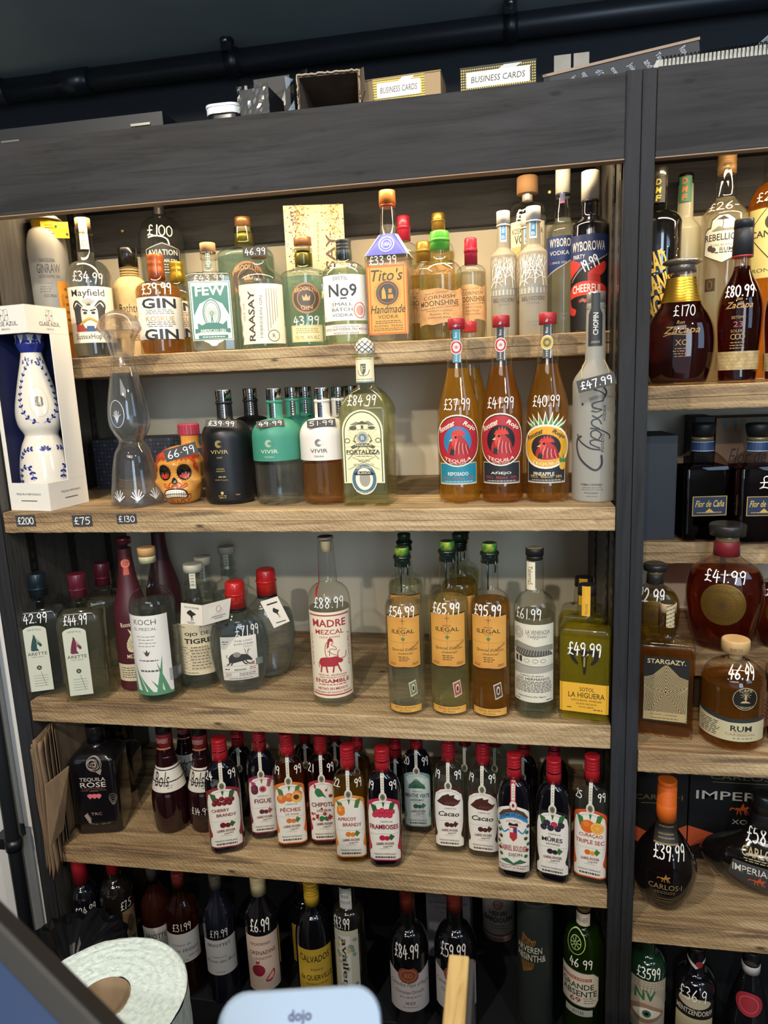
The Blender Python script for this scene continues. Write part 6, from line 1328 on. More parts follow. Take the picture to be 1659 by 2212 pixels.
def boudier(label, bx, by, tx, ty, w, rim, glassm, kind=None, title=(), tcol='8c2230', price=None, Y=None, liqc=None, off=-6, front=True, thin=0, white='eae6dc'):
    F = lambda y: ty + (y - 1613) / 262 * (by - ty)
    b = Bottle('liqueur_bottle', label, bx, by, tx, ty, w, 4, Y, off, kind='rect', dr=.62, rcf=.95, yb=F(1712), yn=F(1668), nw=w * .42, yt=F(1640), mat=glassm, liq=liquid(liqc, .3, 1.36) if liqc else None, yf=F(1690), sh=(1.9, 1.6), foot=.2, body='glass_body')
    b.cap(w * .45, F(1664), None, BCAP, 'screw_cap', w * .43, ridges=4)
    l = b.label(F(1666), F(1732), .2, 'paper_seal', cu=0, e0=.0008, dv=.006); k = 'd9d4c4'; wq = 1.0
    m = 'b03038' if kind == 'cassis' else None
    if m: l.R(m, -.75, .1, .75, 1)
    l.R(k, -.5, .12, .5, 1); l.E(m or k, 0, .17, 1.15, .165); l.E(k, 0, .17, 1.0, .145); l.E('77725f' if not m else 'e2ded0', 0, .17, .72, .105); l.E('5c5848' if not m else '8c2a30', 0, .17, .4, .06); l.Q('8f8a78', -.25, .4, .3, .95, 7, .5); l.done()
    if not front: return b
    if kind == 'cassis':
        l = b.label(F(1722), F(1858), .98); l.arch('e9e4d8', rise=.13); l.P('5a3a22', [(-.92, .83), (-.6, .93), (0, .97), (.6, .93), (.92, .83), (.8, .8), (0, .9), (-.8, .8)]); l.P('3f86bd', [(-.9, .74), (-.85, .82), (-.4, .89), (0, .905), (.4, .89), (.85, .82), (.9, .74), (.4, .81), (0, .825), (-.4, .81)])
        l.T('1c2c52', 'CRÈME DE CASSIS', 0, .825, .8, .055, arc=.05, b=.02); l.T('a8383e', 'DE DIJON', 0, .755, .42, .04, arc=.02)
        for s in (-1, 1):
            for k in range(6): l.C('2f6a48' if k % 2 else '5a3a22', s * (.9 - .08 * (k % 3)), .7 - .09 * k, .12); l.p.e -= l.p.de
            l.S('3f86bd', [(s * .75, .66), (s * .55, .6), (s * .3, .64)], .1)
        l.P('b8323a', [(-.22, .52), (-.22, .69), (.22, .69), (.22, .52), (0, .46)]); l.R('e9e4d8', -.2, .6, -.02, .67); l.R('2f4a86', .03, .6, .2, .67); l.P('2b2018', [(-.3, .7), (-.25, .75), (0, .73), (.25, .75), (.3, .7)])
        l.T('9c2632', 'GABRIEL BOUDIER', 0, .36, .82, .085, b=.03); l.T('2b2622', 'DIJON', .12, .255, .4, .06, b=.02, rot=6); l.P('3c6a4a', [(-.8, .16), (-.4, .2), (0, .13), (.4, .2), (.8, .16), (0, .1)]); l.R('23211f', -.9, .0, .9, .1); l.R('e9e4d8', -.87, .008, .87, .092); l.T('8c2230', 'PRODUIT DE FRANCE', 0, .058, .72, .036, b=.03); l.Q('23211f', -.6, .015, .6, .03, 1); l.done(); return b
    l = b.label(F(1722), F(1858), .98); l.arch(rim, rise=.12)
    l.P(white, [(-.95, .02), (.95, .02), (.97, .1), (.93, .15), (.8, .175), (.76, .22), (.86, .3), (.94, .42), (.955, .6), (.955, .74), (.84, .87), (.5, .94), (0, .965), (-.5, .94), (-.84, .87), (-.955, .74), (-.955, .6), (-.94, .42), (-.86, .3), (-.76, .22), (-.8, .175), (-.93, .15), (-.97, .1)])
    l.T('6a655c', 'CREATION DE LIQUEURS FRANCAISES', 0, .865, .72, .02, arc=.06)
    fruits(l, kind)
    l.R('b5b0a4', -.92, .44, .92, .444)
    n = len(title)
    for i, (t, cu, cv, wd, h) in enumerate(title): l.T('4a4640' if t == 'CRÈME DE' else tcol, t, cu, cv, wd, h, b=.03 if h > .03 else 0, sh=.25 if t == 'Cacao' else 0)
    l.T('7a2a34', 'GABRIEL BOUDIER', .03, .285, .52, .04, b=.025, rot=2); l.T('4a3a36', 'DIJON', .18, .235, .26, .03, b=.02, rot=8); l.Q('8a857a', -.35, .195, .4, .21, 1); l.T('4a4640', 'MAISON FAMILIALE', 0, .118, .62, .026); l.Q('5a564e', -.62, .05, .62, .085, 1, .8); l.done()
    if price:
        a, c = price; b.price(a, F(1697), 16, -.68, .42, .12); b.price(c, F(1697), 16, .62, .46, .12)
    return b
DKG = M('0d0c12', .06, 0, 1); 
CD = 'CRÈME DE'
boudier('dark liqueur bottle with cherry picture label, leftmost of the red-capped row', 495, 1846, 483, 1592, 75, '8e2a36', DKG, 'cherry', (('CHERRY', -.2, .62, .5, .05), ('BRANDY', .12, .54, .56, .05)), '7a1c28', ('24', '99'))
boudier('dark liqueur bottle with fig picture label, second from left of the red-capped row', 577, 1814, 570, 1572, 64, '8a2f4e', DKG, 'fig', ((CD, 0, .645, .36, .024), ('FIGUE', 0, .56, .56, .075)), '7a1c38', None)
boudier('orange-brown liqueur bottle with peach picture label', 636, 1838, 632, 1580, 70, 'd9742c', CLEAR, 'peach', ((CD, .1, .645, .36, .024), ('PÊCHES', 0, .56, .62, .075), ('DE VIGNE', .1, .48, .4, .03)), '9c3a20', ('19', '99'), liqc='c0662e')
boudier('red-brown liqueur bottle with green chilli pepper label', 706, 1832, 699, 1577, 66, 'a8303a', CLEAR, 'chilli', (('CHIPOTLE', .05, .6, .8, .07), ('LIQUEUR', .05, .5, .46, .045)), '7a2230', ('21', '99'), liqc='8a3024')
boudier('golden liqueur bottle with apricot picture label', 763, 1868, 757, 1609, 72, 'e2892c', CLEAR, 'apricot', (('APRICOT', -.16, .62, .56, .055), ('BRANDY', .14, .53, .56, .055)), '9c3a20', ('22', '99'), liqc='d9a640')
boudier('dark liqueur bottle with raspberry picture label, before the mint green label', 836, 1876, 826, 1614, 74, 'b8284a', DKG, 'rasp', ((CD, .15, .635, .36, .024), ('FRAMBOISES', 0, .55, .82, .075)), '8c1c30', ('19', '99'))
boudier('dark liqueur bottle with pale mint green label, set back behind the raspberry one', 906, 1800, 903, 1572, 62, '7fa598', DKG, 'mint', ((CD, 0, .645, .36, .024), ('MENTHE VERTE', 0, .57, .86, .07), ('GREEN MINT', 0, .49, .5, .035)), '3a4a44', ('20', '99'), white='c3cfcd')
boudier('clear liqueur bottle with cocoa pod label, left of two cocoa bottles', 974, 1846, 968, 1594, 68, '452520', CLEAR, 'cacao', ((CD, .1, .645, .36, .024), ('Cacao', 0, .555, .66, .08)), '2e2622', ('19', '99'), liqc='eceeea')
boudier('clear liqueur bottle with cocoa pod label, right of two cocoa bottles', 1046, 1858, 1039, 1600, 70, '452520', CLEAR, 'cacao', ((CD, .1, .645, .36, .024), ('Cacao', 0, .555, .66, .08)), '2e2622', ('19', '99'), liqc='eceeea')
boudier('dark blackcurrant liqueur bottle with ornate coat of arms label', 1112, 1900, 1107, 1628, 72, '5a3a22', DKG, 'cassis')
boudier('dark liqueur bottle with blackberry picture label', 1195, 1908, 1193, 1638, 74, '211d24', DKG, 'black', ((CD, .12, .645, .36, .024), ('MÛRES', 0, .565, .58, .08), ('SAUVAGES', .05, .49, .4, .03)), '23202a')
boudier('clear liqueur bottle with orange fruit label, at the right end of the red-capped row', 1275, 1914, 1270, 1630, 74, 'd2562c', CLEAR, 'orange', (('CURAÇAO', .05, .62, .66, .06), ('TRIPLE SEC', .0, .53, .82, .06)), 'a8402a', ('25', '99'), liqc='eceee8')
for lb, bx, by, tx, ty, w, Y, gm, lq in (
    ('red-capped dark liqueur bottle in the second row, behind the cherry and fig bottles', 530, 1790, 513, 1568, 62, .155, DKG, None), ('red-capped liqueur bottle in the second row, behind the peach bottle', 671, 1780, 668, 1560, 58, .225, M('1c0e10', .08, 0, 1), None),
    ('red-capped liqueur bottle in the second row, behind the chilli bottle', 734, 1776, 731, 1556, 58, .225, M('1c0e10', .08, 0, 1), None), ('golden red-capped liqueur bottle in the second row, behind the apricot bottle', 780, 1790, 779, 1580, 60, .165, CLEAR, 'c08a34'),
    ('dark red-capped liqueur bottle in the second row, behind the raspberry bottle', 862, 1818, 856, 1592, 60, .205, DKG, None), ('clear red-capped liqueur bottle in the second row, behind the left cocoa bottle', 1008, 1790, 1004, 1566, 60, .20, CLEAR, 'e6e8e4'),
    ('clear red-capped liqueur bottle in the second row, behind the right cocoa bottle', 1072, 1792, 1068, 1568, 60, .20, CLEAR, 'e6e8e4'), ('dark red-capped liqueur bottle in the second row, behind the coat of arms bottle', 1132, 1806, 1127, 1590, 60, .19, DKG, None),
    ('dark red-capped liqueur bottle in the second row, behind the blackberry bottle', 1196, 1814, 1192, 1596, 60, .19, DKG, None)):
    boudier(lb, bx, by, tx, ty, w, '8a2a3a', gm, Y=Y, liqc=lq, front=False)
def rose(label, bx, by, tx, ty, w, Y=None, front=True):
    b = Bottle('cream_liqueur_bottle', label, bx, by, tx, ty, w, 4, Y, -24, kind='rect', dr=.85, rcf=.3, yb=1632, yn=1608, nw=34, yt=1580, mat=M('121013', .2, 0, .8), sh=(2, 1.8), wbase=w, foot=.1)
    b.cap(38, 1600, None, M('1a181b', .3), 'cap')
    if front:
        l = b.label(1624, 1790, .92, 'printed_label'); g = '9a8c80'
        for k in range(7): l.O(g, .1 + .05 * math.cos(k), .86 + .01 * math.sin(k * 2), .36 - .045 * k, .095 - .0125 * k, .03)
        l.P(g, [(.2, .76), (.5, .8), (.4, .72)]); l.T('c9c0b6', 'TEQUILA', 0, .665, .6, .055, b=.01); l.T('d0c8be', 'ROSE', 0, .6, .6, .065, b=.02); l.T('8a4a50', 'STRAWBERRY', 0, .55, .55, .022); l.T('8a8078', 'CREAM', 0, .52, .2, .015); l.R(g, -.6, .525, -.25, .528); l.R(g, .25, .525, .6, .528)
        for x in (-.2, 0, .2): l.P('d8707a', [(x - .14, .46), (x - .05, .48), (x + .05, .48), (x + .14, .46), (x, .415)], 2)
        l.T('b08a86', 'TRC', 0, .22, .26, .035); l.T('8a8078', '700 ml   15% vol', .1, .1, .5, .02, arc=-.015)
        for k in range(4): l.P(g, [(-.6 + .05 * k, .2 - .03 * k), (-.4 + .04 * k, .24 - .02 * k), (-.45 + .05 * k, .16 - .02 * k)])
        for k in range(4): l.O('6b615a', .85, .42 - .02 * k, .18 - .03 * k, .06 - .01 * k, .03)
        l.done()
rose('black tapered strawberry cream bottle with engraved rose print', 234, 1804, 211, 1562, 98)
rose('black tapered cream liqueur bottle standing behind the rose print bottle', 272, 1770, 250, 1560, 82, .23, False)
def bols(label, bx, by, tx, ty, w, word, price=None, Y=None, front=True):
    F = lambda y: ty + (y - 1570) / 234 * (by - ty)
    prof = [(0, .86), (.02, .93), (.08, .97), (.2, 1), (.35, .96), (.45, .84), (.55, .70), (.66, .54), (.78, .44), (.9, .40)]
    b = Bottle('liqueur_bottle', label, bx, by, tx, ty, w, 4, Y, -16, prof=prof, nw=w * .42, mat=M('220a10', .1, 0, .9))
    for k in range(9):
        z = b.H * (.50 + .035 * k); r = b.ring_at(z)[0]; mb = MB(); lathe(mb, [(z - .0016, r), (z, r + .0012), (z + .0016, r)], M('220a10', .1, 0, .9), 36, False); 
        if k % 3 == 0: mb.build('moulded_ridge', b.root)
    b.cap(w * .42, F(1592), None, M('1c1517', .4), 'cap'); b.cap(w * .43, F(1622), F(1588), M('8f2a30', .35, .2), 'red_collar', w * .42, label='red foil collar')
    l = b.label(F(1590), F(1618), .9, 'collar_print', neck=True, e0=.0025, dv=.006); l.T('d8a8a0', word, -.1, .62, .8, .34, b=.02); l.R('c97a5a', -1, .0, 1, .12); l.done()
    if front:
        l = b.label(F(1668), F(1714), 1.45, e0=.0004, dv=.004); l.R('ddd8cc'); l.T('3a3432', 'Bols', -.14, .52, .3, .6, sh=.35, b=.01); l.Q('6a645e', .0, .12, .3, .3, 2); l.done()
        if price: b.price(price, F(1752), 15, -.1, 1.1, .1)
bols('dark bulbous liqueur bottle with white band and red collar, beside the black rose bottle', 378, 1806, 365, 1562, 80, 'STRAWBERRY')
bols('dark bulbous liqueur bottle with white band, partly behind the cherry label bottle', 452, 1804, 440, 1566, 76, 'RASPBERRY', '£14.99')
bols('dark bulbous liqueur bottle standing behind the two white banded ones', 416, 1758, 402, 1548, 66, 'APRICOT', None, .205)
# brown paper bags stacked upright at the left end
KRAFT = bumpy('8a7256', 25, .35, .85, '76604a', (3, 3, .6))
bags_ = [(-.975, -.022, .20, .235, .055), (-.970, -.028, .21, .25, .065), (-.9645, -.032, .22, .262, .07), (-.9585, -.030, .20, .255, .055), (-.952, -.02, .22, .262, .035), (-.945, -.006, .20, .27, .0), (-.9385, .006, .21, .272, .0), (-.9325, .012, .18, .262, .0)]
bags = [(-.9775 + .0027 * i,) + b[1:] for i, b in enumerate(bags_)]
for i, (x, y0, d, h, drop) in enumerate(bags):
    rnd = random.Random(i); mb = MB(); nj = 16; v = []; z0 = SH[4] + .0015
    ys = [y0, y0 * .6, -.004, .003] + [.003 + (d - .003) * (k + 1) / 7 for k in range(7)] if y0 < -.005 else [y0 + (d - y0) * k / 10 for k in range(11)]
    for y in ys:
        for j in range(nj + 1):
            low = z0 - (drop * min(1, .35 + .65 * (-y) / max(.001, -y0)) if y < -.003 and drop else 0)
            if y < -.001: pass
            z = low + (z0 + h - low) * j / nj; t = (z - z0) / h
            wv = .0035 * math.sin(t * 9 + i) * (1 if y < 0 else .3) + .002 * math.sin(y * 40 + i); v.append((x + wv * .4 + .0058 * i * min(1, max(0, (.032 - y) / .05)), y, z))
    n = len(v); wd = .0011; v += [(a + wd * 1.0, b, c) for a, b, c in v]; f = []; q = nj + 1
    for k in range(10):
        for j in range(nj):
            a = k * q + j; f.append((a, a + 1, a + q + 1, a + q)); f.append((n + a, n + a + q, n + a + q + 1, n + a + 1))
    for k in range(10):
        for j in (0, nj): a = k * q + j; f.append((a, a + q, n + a + q, n + a))
    for k in (0, 10):
        for j in range(nj): a = k * q + j; f.append((a, n + a, n + a + 1, a + 1))
    mb.add(v, f, KRAFT, True)
    tag(mb.build('paper_bag', None, loc=(0, 0, ZC)), ['brown paper bag nearest the left panel in the upright stack', 'brown paper bag, second from the left panel in the upright stack', 'brown paper bag reaching furthest forward, third in the upright stack', 'brown paper bag, fourth from the left panel in the upright stack', 'brown paper bag, fifth from the left panel in the upright stack', 'brown paper bag, sixth from the left panel in the upright stack', 'brown paper bag, second from the black rose bottle in the upright stack', 'brown paper bag nearest the black rose bottle in the upright stack'][i], 'paper bag', 'brown paper bags stacked on the fourth shelf')
# front folded envelope with slanting flap
E_ = [at_y(96, 1697, -.046), at_y(147, 1655, -.005), at_y(136, 1790, -.012), at_y(107, 1830, -.046)]
c = E_[0].copy(); nx = Vector((.0022, .0004, 0)); mb = MB(); P = [p - c for p in E_]; mb.add(P + [p + nx for p in P], [(0, 1, 2, 3), (7, 6, 5, 4), (0, 4, 5, 1), (1, 5, 6, 2), (2, 6, 7, 3), (3, 7, 4, 0)], KRAFT)
tag(mb.build('paper_envelope', None, loc=(c.x, c.y, c.z + ZC)), 'short brown envelope with slanting top, leaning on the front of the paper bags', 'envelope')

# ------------------------------------------------------------------ bottom shelf
def plainb(name, label, bx, by, tx, ty, w, zs, Y=None, mat=DKG, liqc=None, yb=0, yn=0, nw=None, capc='a8202c', capw=None, capb=0, sh=(2, 1.8), capm=None, off=0, ridges=0, prof=None, yf=None, foot=.1, capname='cap', kind='round', dr=1, rcf=.3):
    b = Bottle(name, label, bx, by, tx, ty, w, zs, Y, off, yb=yb, yn=yn, nw=nw or w * .42, yt=capb - 6, mat=mat, liq=liquid(liqc, .3, 1.36) if liqc else None, sh=sh, prof=prof, yf=yf, foot=foot, kind=kind, dr=dr, rcf=rcf)
    b.cap(capw or w * .46, capb, None, capm or M(capc, .35, .1, .3), capname, ridges=ridges)
    return b
S5 = SH[5]
b = plainb('liqueur_bottle', 'dark round liqueur bottle with red cap on the shadowed bottom shelf, priced £24.99', 204, 2110, 168, 1842, 58, 5, .035, yb=1948, yn=1912, capb=1905, capw=32); b.price('£24.99', 1968, 20, .05, 1.5, .08)
b = plainb('liqueur_bottle', 'dark round liqueur bottle with red cap and tan side label on the bottom shelf', 274, 2110, 236, 1836, 68, 5, .06, mat=M('15120f', .1, 0, 1), yb=1935, yn=1900, capb=1892, capw=28); b.price('£7.5', 1962, 18, .5, .7, .09)
l = b.label(1975, 2035, .5, cu=.7); l.R('7a6244'); l.E('4a3a2a', 0, .5, .5, .3); l.done()
def briottet(label, bx, by, tx, ty, w, mat, liqc, price, lines, Y=None, capc='4a4a46', capb=0, yl=(0, 0)):
    b = plainb('liqueur_bottle', label, bx, by, tx, ty, w, 5, Y, mat=mat, liqc=liqc, yb=yl[0] - 50, yn=capb + 8, nw=w * .36, capc=capc, capw=w * .4, capb=capb, sh='s', off=-6)
    l = b.label(yl[0], yl[1], 1.15); l.R('c9c9c8'); k = '35353a'
    for t, cu, cv, wd, h, s in lines: l.T(k, t, cu, cv, wd, h, sh=s, b=.02 if not s else 0)
    l.Q('77777a', -.3, .06, .3, .12, 1); l.done()
    if price: b.price(price, yl[0] - 14, 17, .0, 1.1, .08)
briottet('pink liqueur bottle with white label, half hidden behind the white netting roll', 358, 2140, 326, 1868, 64, CLEAR, 'c06a5a', None, (('BRIOTTET', 0, .82, .7, .1, 0),), .115, yl=(2003, 2105), capb=1898)
briottet('brown liqueur bottle with grey framed label priced £31.99, right of the netting roll', 412, 2150, 388, 1880, 70, CLEAR, 'a0502e', '£31.99', (('Crème de', -.1, .62, .5, .07, .3), ('Poire William', 0, .42, .8, .12, .35), ('20% vol', .5, .2, .3, .06, 0)), .05, '6a2a26', 1912, (2016, 2078))
briottet('dark liqueur bottle with tall white label priced £19.99', 490, 2160, 468, 1886, 68, M('121420', .08, 0, 1), None, '£19.99', (('BRIOTTET', -.05, .85, .66, .09, 0), ('Crème à la', -.1, .52, .4, .05, .35), ('Prune des Bois', 0, .4, .86, .09, .35)), .05, '5a564c', 1918, (2030, 2105))
b = plainb('syrup_bottle', 'dark syrup bottle with cream cap and pomegranate label, priced £6.99', 580, 2175, 558, 1888, 72, 5, .05, yb=1980, yn=1932, nw=30, capc='d8cda0', capw=34, capb=1931, sh='s', off=-4)
l = b.label(2022, 2140, 1.1); l.R('cdb7a8'); k = '3a3032'; l.T(k, 'ORSADRINKS', -.12, .86, .58, .05, b=.01); l.T(k, 'GRENADINE', 0, .7, .74, .07, b=.02); l.T(k, 'GRANATINA', -.02, .6, .48, .045); l.C('8a2038', -.3, .38, .36); l.P('8a2038', [(-.4, .5), (-.42, .57), (-.3, .53), (-.2, .57), (-.22, .5)]); l.P('a83048', [(.05, .2), (.5, .36), (.6, .3), (.45, .2), (.25, .16)], 3); l.P('e0b0a8', [(.12, .2), (.5, .33), (.45, .22)], 2); l.done(); b.price('£6.99', 2000, 26, -.05, 1.15, .09)
b = plainb('calvados_bottle', 'dark calvados bottle with gold cap and yellow label', 690, 2185, 664, 1903, 80, 5, .05, yb=2030, yn=1968, nw=32, capc='b8962f', capw=33, capb=1955, ridges=4, off=-4)
l = b.label(2052, 2160, 1.05); l.R('c9a83c'); k = '3a2f14'; l.T(k, 'CALVADOS', 0, .84, .8, .13, b=.02, arc=-.03); l.T(k, 'Henry', .1, .6, .3, .08); l.T(k, 'de QUERVILLE', .05, .44, .86, .12, b=.02); l.T(k, 'Appellation Calvados', .05, .32, .6, .05, sh=.3); l.Q(k, -.8, .1, -.3, .2, 2); l.T(k, '70 cl', .7, .14, .16, .06); l.done()
b = plainb('calvados_bottle', 'dark bottle with yellow label standing behind the gold-capped calvados', 668, 2120, 645, 1900, 66, 5, .17, yb=1980, yn=1945, capb=1935, capc='1c1a18', capw=28); l = b.label(2000, 2080, 1.0); l.R('b8983a'); l.done()
b = plainb('calvados_bottle', 'smoky calvados bottle with vertical lettering on a leafy label, priced £43.99', 765, 2190, 738, 1900, 70, 5, .05, mat=M('1d1b14', .1, 0, 1), yb=1982, yn=1958, nw=34, capc='2a2a22', capw=30, capb=1922, off=-16)
l = b.label(1913, 1956, .7, 'neck_strip', neck=True, dv=.008, e0=.003); l.R('cdd0cc'); l.T('3a3a3a', 'BEE', 0, .6, .6, .14); l.T('3a3a3a', 'POSITIVE', 0, .3, .8, .14); l.done()
l = b.label(2012, 2150, .8); l.R('c9c7b4')
for k in range(26): rr = random.Random(k); l.E(['7f9a8a', 'c9b84a', '6a8a9a', 'b0a890'][k % 4], rr.uniform(-.8, .8), rr.uniform(.05, .9), .16, .03); l.p.e -= l.p.de
l.R('dedcd4', -.5, .0, .35, .92); l.TV('2a2826', 'avallen', -.08, .5, .75, .22, b=.02, rot=-90); l.done(); b.price('£43.99', 1998, 22, -.25, 1.1, .09)
def drouin(label, bx, by, tx, ty, w, price, Y=None):
    b = plainb('calvados_bottle', label, bx, by, tx, ty, w, 5, Y, mat=M('0e0d10', .06, 0, 1), yb=2055, yn=2000, nw=w * .38, capc='7a2f22', capw=w * .37, capb=1975, off=-2, capname='wax_capsule'); 
    l = b.label(2095, 2186, 1.15); l.P('cfc9cc', [(-1, 0), (1, 0), (1, 1), (.5, .88), (0, .84), (-.5, .88), (-1, 1)]); k = '33302f'; l.T(k, 'Calvados Pays d’Auge', 0, .62, .9, .12, sh=.4); l.T(k, 'Christian Drouin', 0, .46, .64, .08); l.Q('8a8688', -.5, .3, .5, .38, 1); l.T(k, 'XO', 0, .2, .22, .07, b=.02); l.Q('8a8688', -.4, .08, .4, .13, 1); l.done()
    l = b.label(2092, 2124, .5, 'wax_seal', cu=-.05, e0=.0012); l.P('8f4a34', [(-1, .6), (-.6, .98), (0, .95), (.6, .98), (1, .55), (.8, .15), (.1, .0), (-.7, .12)], 4); l.O('c08a6a', 0, .52, .8, .38, .06); l.T('c08a6a', 'XO', 0, .5, .4, .3); l.done()
    b.price(price, 2060, 26, -.1, 1.2, .1)
drouin('dark calvados bottle with white label and copper wax seal, left of the light wooden board', 889, 2196, 868, 1908, 88, '£84.99', .05)
drouin('dark calvados bottle with copper wax seal, half hidden behind the light wooden board', 988, 2205, 972, 1916, 92, '£59.99', .05)
def box(name, label, px0, px1, ytop, zs, Y, d, mat, yaw=0, prints=None, cat='box', ybase=None):
    a, c = at_y(px0, ytop, Y), at_y(px1, ytop, Y); zs = SH[zs] if isinstance(zs, int) else zs; w = (c.x - a.x); h = (a.z + c.z) / 2 - zs
    root = empty(name, ((a.x + c.x) / 2, Y, zs), label, cat, math.radians(yaw)); mb = MB(); mb.box((-w / 2, 0, 0), (w / 2, d, h), mat); mb.build('box_body', root, bevel=.0008)
    if prints:
        pr = Print(flatmap(), 1, 1); prints(pr, w, h); pr.mb.build('printed_front', root, recalc=False)
    return root
BK = M('2d2b28')
def p1(p, w, h): p.ell(0, h * .83, w * .28, h * .09, M('7a4a3c')); p.text('Le Calvados Pays d’Auge', 0, h * .66, w * .86, h * .045, BK, 0, .4); p.text('Christian Drouin', 0, h * .6, w * .6, h * .03, BK); p.rect(-w * .2, h * .54, w * .2, h * .55, M('8a8a90'))
box('gift_box', 'pale calvados gift box standing behind the half hidden wax seal bottle', 918, 1014, 1888, 5, .20, .09, M('a9a6ae', .6), 0, p1)
b = Bottle('pastis_bottle', 'frosted white bottle with red band, set back on the bottom shelf', 1078, 2062, 1074, 1868, 70, 5, .30, -2, yb=1905, yn=1890, nw=30, yt=1880, mat=M('9a9a98', .4), body='frosted_body')
b.cap(30, 1886, None, M('1a1a1c', .4), 'cap'); l = b.label(1940, 2050, 1.1); k = '1d1b1f'; l.O('9a5a5c', 0, .86, .3, .09, .1); l.T('5a2a30', 'HB', 0, .86, .2, .08); l.T(k, 'HENRI', 0, .69, .5, .09, b=.04); l.T(k, 'BARDOUIN', 0, .57, .86, .1, b=.05); l.Q('55555a', -.5, .38, .5, .48, 2); l.R('7a3a46', -1, .08, 1, .28); l.R('8f5058', -1, .14, 1, .2); l.done()
b = Bottle('spirit_tube', 'dark grey green cardboard absinthe tube with gold hand print', 1156, 2208, 1155, 1940, 74, 5, .06, -16, yb=1946, yn=1943, nw=73, yt=1941, mat=M('2c3230', .45), foot=.01, body='tube_body', cat='tube')
for y in (1944, 2196): z = b.zc(y) if y < 2000 else .012; mb = MB(); lathe(mb, [(z - .002, b.R * 1.005), (z, b.R * 1.02), (z + .002, b.R * 1.005)], M('7f837e', .3, .8), 40, False); mb.build('metal_rim', b.root)
l = b.label(2020, 2110, 1.0, 'printed_label', dv=.01); c = 'd8d2bf'; l.T(c, 'ARVEREN', -.1, .62, .78, .15, b=.02); l.T(c, 'ABSINTH&', 0, .43, .9, .16, b=.02)
for k in range(9): l.S('a8762f', [(-.6 + k * .1, .72), (-.5 + k * .1, .82 + .02 * (k % 3)), (-.42 + k * .06, .97 - .02 * k)], .04); l.S('a8762f', [(-.6 + k * .1, .32), (-.5 + k * .08, .2), (-.42 + k * .06, .04 + .015 * k)], .04)
l.done()
GRN = glass('b9d98a')
b = Bottle('absinthe_bottle', 'green absinthe bottle with moulded medallion and white label, beside the cabinet post', 1258, 2205, 1256, 1955, 86, 5, .05, -12, yb=2052, yn=1996, nw=30, yt=1966, mat=GRN, liq=liquid('8fb83a', .35, 1.36), yf=2012, sh=(2, 1.8))
b.cap(29, 1968, None, M('5a4a2a', .5), 'cap'); l = b.label(1968, 1994, 1.1, 'neck_label', neck=True, e0=.001); l.R('c9bfb0'); l.T('3a3a38', 'GRANDE ABSENTE', 0, .5, .7, .4); l.done()
l = b.label(2025, 2068, .5, 'moulded_medallion', cu=-.2, e0=.0006, dv=.006); c = 'b5cf8a'; l.O(c, 0, .5, .95, .48, .06); l.O(c, 0, .5, .55, .28, .05); l.rays(c, 0, .5, .1, .5, 8, .05); l.done()
l = b.label(2098, 2178, 1.05); l.P('2a302c', [(-1, .05), (.8, 0), (1, .15), (1, .8), (.7, .95), (-1, 1)]); l.P('cfc7b6', [(-.98, .08), (.78, .03), (.97, .17), (.97, .78), (.68, .92), (-.98, .97)]); l.R('a83a38', -.9, .72, .6, .8); l.T('e6dccb', 'ABSINTHE SUPERIEURE', -.1, .76, .64, .05); k = '2c3a33'; l.T(k, 'GRANDE', -.08, .57, .8, .15, b=.03); l.T(k, 'ABSENTE', .02, .38, .86, .16, b=.03); l.T('8a2a34', '69', -.15, .2, .26, .13, b=.02); l.Q('6a6a5a', .2, .12, .8, .3, 3); l.done()
b.price('46 99', 2083, 20, .1, 1.1, .12)
l = b.label(2182, 2196, .7, 'bitter_label'); l.R('bfc2b4'); l.T('2c3a33', 'BITTER', 0, .5, .4, .5); l.done()
